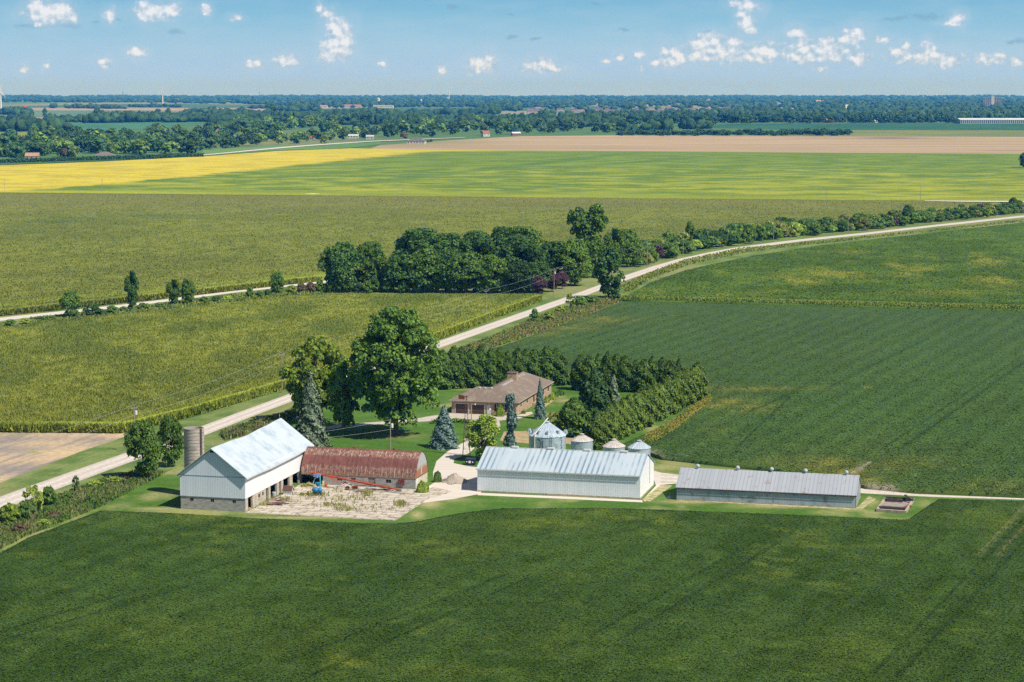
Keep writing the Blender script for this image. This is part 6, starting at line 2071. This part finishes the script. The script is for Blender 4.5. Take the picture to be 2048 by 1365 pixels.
boards('heap of broken red and grey boards lying before the barn side wall', (530, 572, 1006, 1012, 12), [red_b, wood_m, darkwood_m, red_b], 3)
boards('row of grey planks and pipes along the arched shed wall', (712, 800, 980, 986, 10), [wood_m, galv_m, darkwood_m, wood_m], 5, .05, (2, 5))
boards('dark timbers leaning by the arched shed window', (770, 792, 978, 982, 5), [darkwood_m, wood_m], 8, .14, (1.5, 2.6))
boards('rusty scraps below the second barn window', (545, 560, 996, 1001, 5), [rustsheet_m, wood_m], 9, .1, (.8, 1.6))
for px, yb, w_, h_, mt, lb in ((548, 993, .5, .8, galv_m, 'grey drum beside the barn posts'), (652, 974, .35, .6, M('orange_plastic', 'cf5a26', 'b84d20', 2, .5), 'small orange bucket by the open corner of the arched shed'), (646, 973, .3, 1.0, M('yellow_can', 'c8c08a', 'b3ab78', 2, .6), 'pale yellow barrel at the open corner of the arched shed'), (557, 988, .2, .55, rv_m, 'little white jug by the barn posts')):
    p = MB(); p.lathe([(w_ * .9, 0), (w_, .04), (w_, h_ * .48), (w_ * 1.04, h_ * .5), (w_, h_ * .52), (w_, h_ - .04), (w_ * .85, h_)], 12); o = p.build('drum', mt); o.location = G(px, yb); o.scale = (.8, .8, 1); tag(o, lb, 'drum')
# pit foundation at the right
t = thing('pit_foundation', 'roofless concrete pit with dark beams beside the grey shed', 'foundation', G(1790, 1014), 0)
c0 = G(1790, 1014)
q = [G(*v) - c0 for v in ((1751.8, 1024), (1812.5, 1028.3), (1829, 1002.5), (1769, 999.3))]
pit_c = M('pit_concrete', 'b8aa98', '9c8f80', 1.5, .95)
p = MB(); p.prism([(v.x, v.y, -.03) for v in q], (0, 0, .09)); p.build('slab', M('pit_floor', 'a0968c', '8a8178', .9, .95, c3='75706a', scale3=.4), t)
def lip(a, b, w, z0, z1, name, mat):
    d = (b - a).normalized(); s_ = Vector((-d.y, d.x, 0))
    p = MB(); p.prism([(v.x, v.y, z0) for v in (a, b, b + s_ * w, a + s_ * w)], (0, 0, z1 - z0)); p.build(name, mat, t)
lip(q[0], q[1], .5, .061, .5, 'kerb', pit_c); lip(q[1] + (q[2] - q[1]) * .05, q[2], .35, .061, .5, 'kerb', pit_c); lip(q[2] + (q[3] - q[2]) * .02, q[3], .35, .061, .5, 'kerb', pit_c); lip(q[3] + (q[0] - q[3]) * .05, q[0] + (q[3] - q[0]) * .05, .35, .061, .5, 'kerb', pit_c)
m1 = lambda i, j, f: q[i] + (q[j] - q[i]) * f
lip(m1(0, 3, .16) + (q[1] - q[0]) * .04, m1(1, 2, .16) - (q[1] - q[0]) * .08, .45, .07, .62, 'beam', darkwood_m)
lip(m1(0, 3, .30) + (q[1] - q[0]) * .04, m1(1, 2, .30) - (q[1] - q[0]) * .08, .3, .07, .4, 'beam', darkwood_m)
lip(m1(0, 3, .80) + (q[1] - q[0]) * .02, m1(1, 2, .80) - (q[1] - q[0]) * .35, .4, .07, .6, 'beam', darkwood_m)
lip(m1(0, 3, .93) + (q[1] - q[0]) * .02, m1(1, 2, .93) - (q[1] - q[0]) * .02, .3, .07, .7, 'beam', darkwood_m)
p = MB(); p.obox(m1(1, 2, .86) - (q[1] - q[0]) * .14 + Vector((0, 0, .9)), Vector((.55, -1.2, -.25)), Vector((.2, .1, 0)), (0, 0, .08)); p.build('leaning_timber', darkwood_m, t)
p = MB(); p.obox(m1(1, 2, .4) - (q[1] - q[0]) * .07 + Vector((0, 0, .3)), Vector((.5, .5, .1)), Vector((-.3, .3, 0)), (0, 0, .12)); p.build('rust_scrap', rustsheet_m, t)
# rocks along the soybean edge and lesser items
for i, (px, yb, r, lb) in enumerate(((1340, 997, .55, 'pale boulder on the grass at the left end of the grey shed'), (1140, 888, .5, 'brown rubble heap between the big bin and the rusty cone bin'))):
    heap('rock', lb, 'rock', G(px, yb), r * 1.4, r, r, M('rock_grey', 'b3aaa0', '918880', 3, .95), 12, 4, 20 + i)
# tv aerial behind the house
b = G(1078, 772); h = HT(b, 743)
t = thing('tv_antenna', 'thin tv antenna mast behind the brick house roof', 'antenna', b, .4)
p = MB(); p.tube((0, 0, 0), (0, 0, h), .05, n=5); p.build('mast', galv_m, t)
p = MB(); p.tube((-.3, 0, h - .05), (1.3, 0, h + .05), .03, n=4)
for k in range(6):
    x = -.2 + k * .28
    p.tube((x, -.5, h), (x, .5, h), .018, n=4)
p.build('aerial', galv_m, t)

# ================================================================ THE FAR LAND
FARL = [leafmat('far_leaf_b', '2f4b26', '4e6836', .15, .6), leafmat('far_leaf_c', '2a462a', '426036', .15, .6), leafmat('far_leaf_d', '47662f', '75893f', .15, .6)]
LEAF['farB'], LEAF['farC'], LEAF['farD'] = FARL
wood_line = lambda x: np.interp(x, [-60, 0, 405, 415, 560, 740, 840, 930, 1250], [326, 324, 311, 306, 292, 281, 277, 274, 268])
def wood(n, x0, x1, dy0, dy1, hm, lab, group, kinds=('far:0', 'far:1', 'far:2', 'far:3'), rad=(.46, .7), mats=('farA', 'farB', 'farC', 'farD'), base=None, cat='tree', name='broadleaf_tree'):
    for k in range(n):
        x = x0 + (x1 - x0) * ((k + random.random()) / n)
        yb = (base(x) if base else wood_line(x)) - dy0 - (dy1 - dy0) * random.random() ** 1.2
        h = random.uniform(*hm)
        p = G(x, yb)
        plant(name, random.choice(kinds), random.choice(mats), p, h, h * random.uniform(*rad), lab, cat, group, None, False)
wood(66, -70, 405, 3, 20, (13, 20), 'dark broadleaf tree in the front of the wood behind the yellow wedge', 'front trees of the wood behind the yellow wedge')
wood(48, -70, 420, 22, 46, (15, 21), 'broadleaf tree deep in the wood behind the yellow wedge', 'back trees of the wood behind the yellow wedge')
wood(34, 415, 760, 2, 14, (11, 18), 'roadside broadleaf tree behind the pale far road', 'trees along the pale far road')
wood(44, 415, 770, 16, 42, (16, 24), 'tall tree in the belt behind the pale far road', 'tall trees behind the pale far road')
wood(52, 770, 1250, 2, 20, (14, 23), 'dark tree in the belt behind the tan field', 'belt trees behind the tan field', rad=(.42, .62))
def treemass(name, lst):
    V_ = []
    for x, yb, h, rr in lst:
        c, _, a_ = proto('far:%d' % random.randrange(4))
        q = squash(c, 0, a_) * np.array([rr, rr, h])
        p_ = G(x, yb)
        V_.append(q + np.array([p_.x, p_.y, 0]))
    V_ = np.concatenate(V_)
    me = fastmesh(name, V_, np.arange(len(V_)).reshape(-1, 4), [LEAF['farC']])
    return tag(link(bpy.data.objects.new(name, me)), kind='stuff')
TL_ = []
for k in range(70):
    h = random.uniform(6, 11)
    TL_.append((1235 + 460 * (k + random.random()) / 70, 271.5 + random.uniform(-2, 1), h, h * random.uniform(.7, 1.1)))
for k in range(150):
    h = random.uniform(15, 25)
    x = 1000 + 1100 * (k + random.random()) / 150
    TL_.append((x, 250 - 2.5 * (x > 1500) - random.uniform(0, 5), h, h * random.uniform(.45, .7)))
treemass('treeline', TL_)
if False: wood(34, 1235, 1690, 0, 4, (6, 10), 'low tree in the hedgerow behind the tan field on the right', 'hedgerow trees behind the tan field', base=lambda x: 273 + 0 * x, rad=(.4, .62))
if False: wood(74, 1010, 2090, 0, 5, (16, 24), 'tall tree in the treeline beyond the dark far field', 'treeline beyond the dark far field', base=lambda x: 250 - 2.5 * (x > 1500), rad=(.45, .68))
for x, yb, h, r_, kd, mt, lb in ((75, 316, 8, 3.5, 'far:1', 'purple', 'purple leaved tree above the tan roofed house'), (128, 316, 10, 5, 'far:2', 'brown', 'reddish brown tree right of the tan roofed house'), (808, 279, 12, 6, 'far:1', 'brown', 'reddish brown tree among the belt behind the pale road'), (150, 316, 12, 7, 'far:3', 'fresh', 'bright yellow green tree in the wood left of the grey hip roof'),
                                 (560, 289, 12, 5.5, 'far:0', 'fresh', 'lighter green tree beside the red roofs'), (648, 289, 13, 7, 'far:3', 'fresh', 'yellow green tree by the pale far road right of the red roofs'), (64, 238, 20, 7, 'far:2', 'farC', 'lone far tree at the left in the distant fields'), (90, 236, 26, 7, 'far:1', 'farC', 'tall pair tree in the distant fields at the left'),
                                 (194, 231, 22, 12, 'far:0', 'farC', 'round dark tree in the distant tan fields'), (316, 236, 24, 9, 'far:3', 'farC', 'left of two round trees in the distant fields'), (336, 235, 24, 9, 'far:2', 'farC', 'right of two round trees in the distant fields'), (544, 233, 36, 16, 'far:1', 'farC', 'large dark tree in the distant fields near the white sheds'), (862, 285, 4, 2.6, 'far:2', 'farC', 'small round tree right of the grey roofed white house'), (856, 285, 3.5, 2, 'farcone', 'farC', 'small cone tree beside the grey roofed white house')):
    plant('broadleaf_tree', kd, mt, G(x, yb), h, r_, lb, 'tree', None, None, False)
# clipped cedar hedge below the wood
pts = []
for k in range(9000):
    t_ = R_.random()
    p = G(-60 + 466 * t_, 330.5 - 15.5 * t_ ** .9)
    pts.append((p.x + R_.normal(0, .8), p.y + R_.normal(0, .9), R_.random() * 4.4))
pts = np.array(pts)
Q = cards_from(pts, np.tile((0, -.5, .6), (len(pts), 1)), .75)
tag(link(bpy.data.objects.new('cedar_hedge', fastmesh('cedar_hedge', Q, np.arange(len(Q)).reshape(-1, 4), [leafmat('cedar', '2b4a2e', '3d5c38', .1)]))), 'long dark clipped hedge between the wood and the bright yellow crop', 'hedge')

# far forest and hedgerows: one mass
def ico():
    bm = bmesh.new()
    bmesh.ops.create_icosphere(bm, subdivisions=2, radius=1)
    v = np.array([tuple(x.co) for x in bm.verts]); f = np.array([[l.index for l in p.verts] for p in bm.faces])
    bm.free()
    return v, f
IV, IF = ico()
def mass(name, P, H, RR, cols):
    n = len(P)
    V_ = np.repeat(IV[None], n, 0)
    ns = 1 + .38 * (R_.random((n, len(IV), 1)) - .5) * 2
    V_ = V_ * ns * np.stack([RR, RR, H * .55], -1)[:, None]
    V_[..., 2] += (H * .5)[:, None]
    V_[..., :2] += P[:, None]
    V_[..., 2] = np.maximum(V_[..., 2], 0)
    F_ = (IF[None] + (np.arange(n) * len(IV))[:, None, None]).reshape(-1, 3)
    c = lerp(np.tile(A3(cols[0]), (n, 1)), A3(cols[1]), R_.random(n))
    c = np.repeat(c, len(IV), 0) * (.8 + .4 * R_.random((n * len(IV), 1)))
    me = fastmesh(name, V_.reshape(-1, 3), F_, [colmat('forest_leaves', .2, .5, bump=.6, island=.5, bdist=1.5)], None, c)
    return tag(link(bpy.data.objects.new(name, me)), kind='stuff')
def gxy(x, y):
    w = gnp(np.asarray(x, float), np.asarray(y, float)); return w[:, :2]
fx, fy_ = [], []
n = 9500
x = R_.random(n) * 2260 - 100; y = 193.5 + (250 - 193.5) * R_.random(n) ** 1.5
lim = np.interp(x, [-100, 300, 560, 700, 900, 1000, 1080, 1500, 2200], [205, 206, 211, 217, 215, 219, 234, 246, 246])
hole = ((x > 1040) & (x < 1490) & (y > 216) & (y < 231) & (R_.random(n) < .93)) | ((x > 1120) & (x < 1400) & (y > 212) & (y < 217) & (R_.random(n) < .5))
k = (y < lim) & ~hole
x, y = x[k], y[k]
# scattered hedgerows on the left plain
hr = [(100, 216.5, 250, 218.5, 40), (260, 214, 360, 215, 30), (0, 229, 60, 233, 12), (0, 244.5, 70, 246, 40), (88, 245, 200, 243, 70), (170, 246.5, 330, 243.5, 90), (200, 238, 330, 236, 60), (320, 240, 540, 238, 90), (270, 233, 480, 232, 40), (420, 229, 500, 228, 24), (330, 245, 440, 243, 60), (0, 263.5, 140, 262, 60), (560, 224, 640, 222, 40), (640, 232, 760, 226, 60), (760, 238, 860, 236, 60), (820, 230, 1000, 229, 60),
      (380, 226, 430, 225, 10), (0, 223, 60, 224, 16), (600, 236, 780, 234, 80), (560, 252, 1000, 246, 160), (440, 262, 560, 250, 90), (1000, 246, 1250, 240, 120), (500, 218, 620, 217, 30), (960, 222, 1040, 221, 30), (900, 238, 960, 238, 20), (1230, 262, 1420, 258, 30), (1000, 258, 1240, 252, 130), (760, 262, 1010, 254, 140), (420, 248, 520, 240, 60), (520, 243, 760, 240, 140)]
for x0, y0, x1, y1, m_ in hr:
    t_ = R_.random(m_)
    x = np.concatenate([x, x0 + (x1 - x0) * t_ + R_.normal(0, 2, m_)]); y = np.concatenate([y, y0 + (y1 - y0) * t_ + R_.normal(0, .35, m_)])
Pf = gxy(x, y)
H_ = (9 + 9 * R_.random(len(x))) * (.55 + 1.1 * fbm(x / 70, y / 9, 140, 3))
big = np.interp(y, [193, 200, 215, 250], [26, 18, 11, 8.5])
RR_ = big * (.7 + .7 * R_.random(len(x)))
mass('far_forest', Pf, H_, RR_, ('2a472a', '405c32'))

# ---- far buildings
def far_house(px, yb, wpx, hwall, hroof, wallc, roofc, label, cat='house', rz=0.0, depth=9.0, hip=False, group=None, chim=False, parts=True, name=None):
    b = G(px, yb)
    w = wpx * MPP(b) / 2
    t = thing(name or 'far_house', label, cat, b, rz, group)
    wm_ = M('wall_' + wallc, wallc, None, .5, .9); rm_ = M('roof_' + roofc, roofc, None, .5, .9)
    p = MB(); p.box(-w, w, -depth / 2, depth / 2, 0, hwall); p.build('wall', wm_, t)
    p = MB(); o_ = .4
    if hip:
        k_ = min(w * .9, depth / 2) * .95
        vs = [(-w - o_, -depth / 2 - o_, hwall), (w + o_, -depth / 2 - o_, hwall), (w + o_, depth / 2 + o_, hwall), (-w - o_, depth / 2 + o_, hwall), (-w + k_, 0, hwall + hroof), (w - k_, 0, hwall + hroof)]
        p.add(vs, [(0, 1, 5, 4), (1, 2, 5), (2, 3, 4, 5), (3, 0, 4), (3, 2, 1, 0)])
    else:
        p.prism([(-w - o_, -depth / 2 - o_, hwall), (-w - o_, depth / 2 + o_, hwall), (-w - o_, 0, hwall + hroof)], (2 * w + 2 * o_, 0, 0))
    r_ = p.build('roof', rm_, t)
    if chim:
        p = MB(); p.box(w * .4, w * .4 + 1, -.5, .5, hwall + hroof * .5, hwall + hroof + 1.8); p.build('chimney', trim_w, r_)
    if parts:
        for k in range(max(2, int(w * 2 / 4))):
            x_ = -w + (k + .5) * 2 * w / max(2, int(w * 2 / 4))
            p = MB(); p.box(x_ - .6, x_ + .6, -depth / 2 - .05, -depth / 2 + .02, hwall * .35, hwall * .8); p.build('window' if k else 'door', dark_m if k == 0 else glass_m, t)
    return t
far_house(833, 288.5, 36, 4.2, 3.6, 'c9c4b8', '6f6a6c', 'white house with a grey hip roof standing alone before the tan field', hip=True, depth=14, rz=-.12)
far_house(971, 273.5, 14, 5, 4.5, 'd5d2c8', '9a6a5a', 'white house with a steep red brown roof among the belt trees', depth=9, rz=.4)
far_house(1032, 271.5, 17, 3.6, 2.4, 'a08078', 'd8d8d8', 'small barn with a bright white roof at the end of the tan field', 'barn', depth=12, rz=.2, name='far_barn')
far_house(210, 319, 40, 4, 4.2, 'a89a88', '7d746e', 'house with a wide grey hip roof behind the clipped hedge', hip=True, depth=16)
far_house(65, 320, 26, 4, 3.6, 'b59a84', 'b08f78', 'tan roofed house behind the clipped hedge at the left', depth=12, rz=.1)
far_house(437, 275, 18, 6.5, 7, '9c8a78', '7d6f66', 'tall house with a steep roof and white chimney deep in the wood', hip=True, depth=12, chim=True)
far_house(588, 280, 14, 5, 4, 'b0a090', 'a8483a', 'left red roofed house by the pale far road', depth=10, rz=.3)
far_house(620, 281, 9, 4, 3, 'b0a090', 'b84a3c', 'right red roofed house by the pale far road', depth=9)
far_house(706, 277, 22, 4, 2, 'c9c9c4', 'd2d4d4', 'long shed with a white roof behind the roadside trees', 'shed', depth=9, name='far_shed')
far_house(740, 279, 15, 4, 2.5, 'c0c0b8', 'b9bcb8', 'smaller pale roofed shed right of the long white roofed one', 'shed', depth=9, name='far_shed')
far_house(193, 237.5, 16, 6, 4, 'd8d4d0', 'b83c34', 'red roofed white barn far out on the left plain', 'barn', depth=14, name='far_barn')
far_house(50, 219.5, 7, 8, 6, 'd8d4d0', 'c04a42', 'tiny red and white barn under the left horizon', 'barn', depth=18, name='far_barn')
far_house(430, 224, 4, 9, 6, 'e0e0dc', 'd0d0d0', 'tiny white gabled building on the distant tan field', 'barn', depth=12, name='far_barn')
far_house(573, 222.5, 9, 7, 4, 'e3e3e0', 'dadada', 'upper white shed on the plain left of the town', 'shed', depth=16, name='far_shed')
far_house(583, 229.5, 11, 6, 3, 'e3e3e0', 'd0d4d8', 'lower white shed on the plain left of the town', 'shed', depth=16, name='far_shed')
far_house(666, 227, 11, 6, 2, 'e0dcd8', '9a6a60', 'white fronted building with a brown roof left of the dark wood block', 'shed', depth=14, name='far_shed')
far_house(779, 231.5, 7, 7, 5, 'e3e3e0', 'e8e8e8', 'white gabled barn beside the dark wood block', 'barn', depth=14, name='far_barn')
far_house(767, 216.5, 40, 10, 2, 'd5d3ce', 'a9b0b2', 'long white factory under the horizon', 'factory', depth=60, name='factory')
far_house(700, 216, 44, 9, 4, 'd0b8ae', 'b87a68', 'red roofed row of buildings left of the factory', 'building', depth=40, name='far_building')
far_house(640, 217, 30, 9, 4, 'd5ccc6', 'b98478', 'reddish row of buildings at the left end of the town', 'building', depth=40, name='far_building')
far_house(545, 218, 20, 7, 3, 'd5c8c0', 'c09a8c', 'pinkish long building on the left edge of the town', 'building', depth=30, name='far_building')
far_house(988, 228, 11, 5, 2, 'e0dcd8', 'b9b0a8', 'white low shed right of the third turbine', 'shed', depth=14, name='far_shed')
far_house(1558, 224, 22, 12, 2, 'e6e6e4', 'cfd0d0', 'white flat roofed block on the right of the housing estate', 'building', depth=20, name='far_building')
far_house(1582, 226, 9, 13, 2, 'e6e6e4', 'cfd0d0', 'white square block next to the flat roofed one', 'building', depth=20, name='far_building')
far_house(1640, 208, 16, 9, 9, 'd8d2c8', 'b9b0a4', 'pale building showing above the right forest', 'building', depth=30, name='far_building')
far_house(1694, 222, 6, 8, 14, 'e0d8c8', 'd8d0c0', 'pale steep gabled church like front in the right forest', 'church', depth=12, name='church')
far_house(1660, 246, 30, 5, 5, '9a8078', '8a7a80', 'purple roofed house among the right treeline', hip=True, depth=14)
far_house(1752, 246, 6, 4, 5, 'e3e3e0', 'dcdcdc', 'small white gabled house at the edge of the dark far field', depth=9)
t = far_house(2010, 247.5, 190, 8.5, 3.5, 'b9c2c6', 'd2d8da', 'long glass walled greenhouse with a white roof at the right', 'greenhouse', depth=60, name='greenhouse', parts=False)
b = G(2010, 247.5); w = 190 * MPP(b) / 2
for k in range(46):
    x_ = -w + (k + .5) * 2 * w / 46
    p = MB(); p.box(x_ - w / 46 * .6, x_ + w / 46 * .6, -30.08, -29.98, 1, 7.8); p.build('pane', M('greenhouse_pane', '5a6a74', '4c5c66', .4, .3), t)
t = far_house(1983, 216.5, 36, 42, 1.0, '9a948e', '8a8680', 'eight storey apartment block above the forest on the right', 'apartment block', depth=18, name='apartment_block', parts=False)
b = G(1983, 216.5); w = 36 * MPP(b) / 2
for fl in range(8):
    for k in range(8):
        x_ = -w + (k + .5) * 2 * w / 8
        p = MB(); p.box(x_ - w / 13, x_ + w / 13, -9.2, -8.9, 3 + fl * 4.9, 5.6 + fl * 4.9); p.build('window', glass_m, t)
p = MB(); p.box(-w * .1, w * .22, -9.6, 4, 0, 50); p.build('stair_tower', M('tower_pale', 'c9c4bc', None, .5), t)
# housing estate
for k in range(64):
    row_ = k % 4
    x_ = 1045 + 440 * ((k // 4 + random.random() * .8) / 16)
    yb = 218.5 + row_ * 2.9 + random.uniform(-.5, .5) + (1.5 if x_ < 1180 else 0)
    rc = random.choice(['7a6e74', '8a7c7c', '6a6670', '94847c', '766a66'])
    nm = {'7a6e74': 'purple grey', '8a7c7c': 'dusty pink grey', '6a6670': 'slate', '94847c': 'light brown', '766a66': 'brown grey'}[rc]
    far_house(x_, yb, random.uniform(10, 17), random.uniform(4, 6), random.uniform(4, 6), random.choice(['b8a8a0', 'c9bdb4', 'a89088']), rc, '%s roofed suburban house in the estate before the far forest' % nm, rz=random.choice([0, .1, 1.57, -.3]), depth=random.uniform(11, 15), hip=random.random() < .6, group='%s roofed houses of the far estate' % nm, parts=False)

# ---- wind turbines and masts
turb_m = M('turbine_white', 'e3e6e8', 'd8dcde', .2, .5)
def turbine(px, yb, yhub, lb_px, angs, label, group='wind turbines on the horizon'):
    b = G(px, yb)
    hh = HT(b, yhub)
    t = thing('wind_turbine', label, 'wind turbine', b, 0, group)
    p = MB(); p.tube((0, 0, 0), (0, 0, hh), 3.4, 2.0, 12); p.build('tower', turb_m, t)
    p = MB(); p.box(-2.0, 2.0, -4, 7, hh - 1.5, hh + 2.5); p.build('nacelle', turb_m, t)
    p = MB(); p.lathe([(.3, 0), (1.8, .8), (2.0, 2.6)], 10, (0, 0, 0)); hb = p.build('hub', turb_m, t); hb.rotation_euler = (-math.pi / 2, 0, 0); hb.location = (0, -6.6, hh + .5)
    L_ = lb_px * MPP(b)
    for a in angs:
        a = math.radians(a)
        d = Vector((math.cos(a), 0, math.sin(a))); s_ = Vector((-d.z, 0, d.x))
        c = Vector((0, -5.6, hh + .5))
        p = MB(); p.prism([c + s_ * .9, c + d * L_ * .22 + s_ * 2.0, c + d * L_ + s_ * .3, c + d * L_ - s_ * .3, c + d * L_ * .22 - s_ * 1.4, c - s_ * .9], (0, .7, 0)); p.build('blade', turb_m, t)
turbine(2, 219, 181, 17, (75, 195, 305), 'wind turbine at the left edge of the horizon')
turbine(325.5, 207, 184, 12, (82, 202, 325), 'wind turbine left of the middle between two masts')
turbine(898, 202, 175.5, 13, (112, 0, 250), 'wind turbine rising in the middle of the horizon')
for i, (px, yt) in enumerate(((1677, 185), (1811, 184), (1846, 184), (1855, 184), (1884, 184), (1950, 186), (2018, 185))):
    turbine(px, 196, yt, 5, (90, 210, 330), 'tiny hazy wind turbine, %s from the left on the right horizon' % ORD[i], 'tiny wind turbines on the right horizon')
for px, yb, yt, lb in ((246, 205, 184, 'thin lattice mast left of the second turbine'), (519, 206, 184, 'thin dark mast left of the town'), (213, 204, 196, 'short faint mast near the thin lattice mast')):
    b = G(px, yb); hh = HT(b, yt)
    t = thing('radio_mast', lb, 'mast', b, 0)
    p = MB()
    for a in (0, 2.1, 4.2):
        p.tube((2.2 * math.cos(a), 2.2 * math.sin(a), 0), (1.2 * math.cos(a), 1.2 * math.sin(a), hh), .6, n=4)
    for k in range(12):
        z = hh * k / 12
        for a in (0, 2.1, 4.2):
            p.tube((2 * math.cos(a), 2 * math.sin(a), z), (1.7 * math.cos(a + 2.1), 1.7 * math.sin(a + 2.1), z + hh / 12), .3, n=4)
    p.build('lattice', M('mast_grey', '7d7478', '6a6266', 1), t)
    p = MB(); p.tube((0, 0, hh), (0, 0, hh + 6), .5, .3, 5); p.build('tip', M('mast_tip', '8a6a68', '7a5a58', 1), t)
for px, yb, yt, w_, lb in ((757, 207, 196, 6, 'white grain elevator tower above the factory'), (487, 203, 198, 5, 'small white tower on the horizon left of the dark mast'), (895, 201.5, 195, 5, 'pale silo tower beside the middle turbine'), (1872, 194.5, 189, 7, 'hazy pale tower among the tiny turbines'), (868, 207, 201, 4, 'white silo tower left of the middle turbine'), (842, 206, 199, 4, 'slim silo tower right of the factory'), (810, 211, 205, 4, 'short white silo behind the factory end'), (346, 206, 202, 4, 'tiny white silo right of the second turbine')):
    b = G(px, yb); hh = HT(b, yt); r_ = w_ * MPP(b) / 2
    t = thing('silo_tower', lb, 'silo', b, 0)
    p = MB(); p.lathe([(r_, 0), (r_, hh * .82)], 12); p.build('shell', M('tower_white', 'dcdad6', 'cfccc6', .1), t)
    p = MB(); p.lathe([(r_ * 1.05, hh * .82), (r_ * .9, hh * .92), (r_ * .3, hh)], 12); p.build('roof', M('tower_roof', 'c0c4c6', 'b0b4b6', .1), t)

# ---- the air
p = MB(); p.box(-16600, 16600, -420, 25600, -1.0, 142.0)
hz_ = bpy.data.materials.new('haze')
hz_.use_nodes = True
nt = hz_.node_tree
nt.nodes.clear()
o_ = nt.nodes.new('ShaderNodeOutputMaterial')
v_ = nt.nodes.new('ShaderNodeVolumePrincipled')
v_.inputs['Color'].default_value = (*HAZE_COLOR, 1)
v_.inputs['Density'].default_value = HAZE_DENSITY
v_.inputs['Absorption Color'].default_value = (1, 1, 1, 1)
v_.inputs['Anisotropy'].default_value = 0.0
nt.links.new(v_.outputs[0], o_.inputs['Volume'])
hz = p.build('haze', hz_)
hz['kind'] = 'stuff'
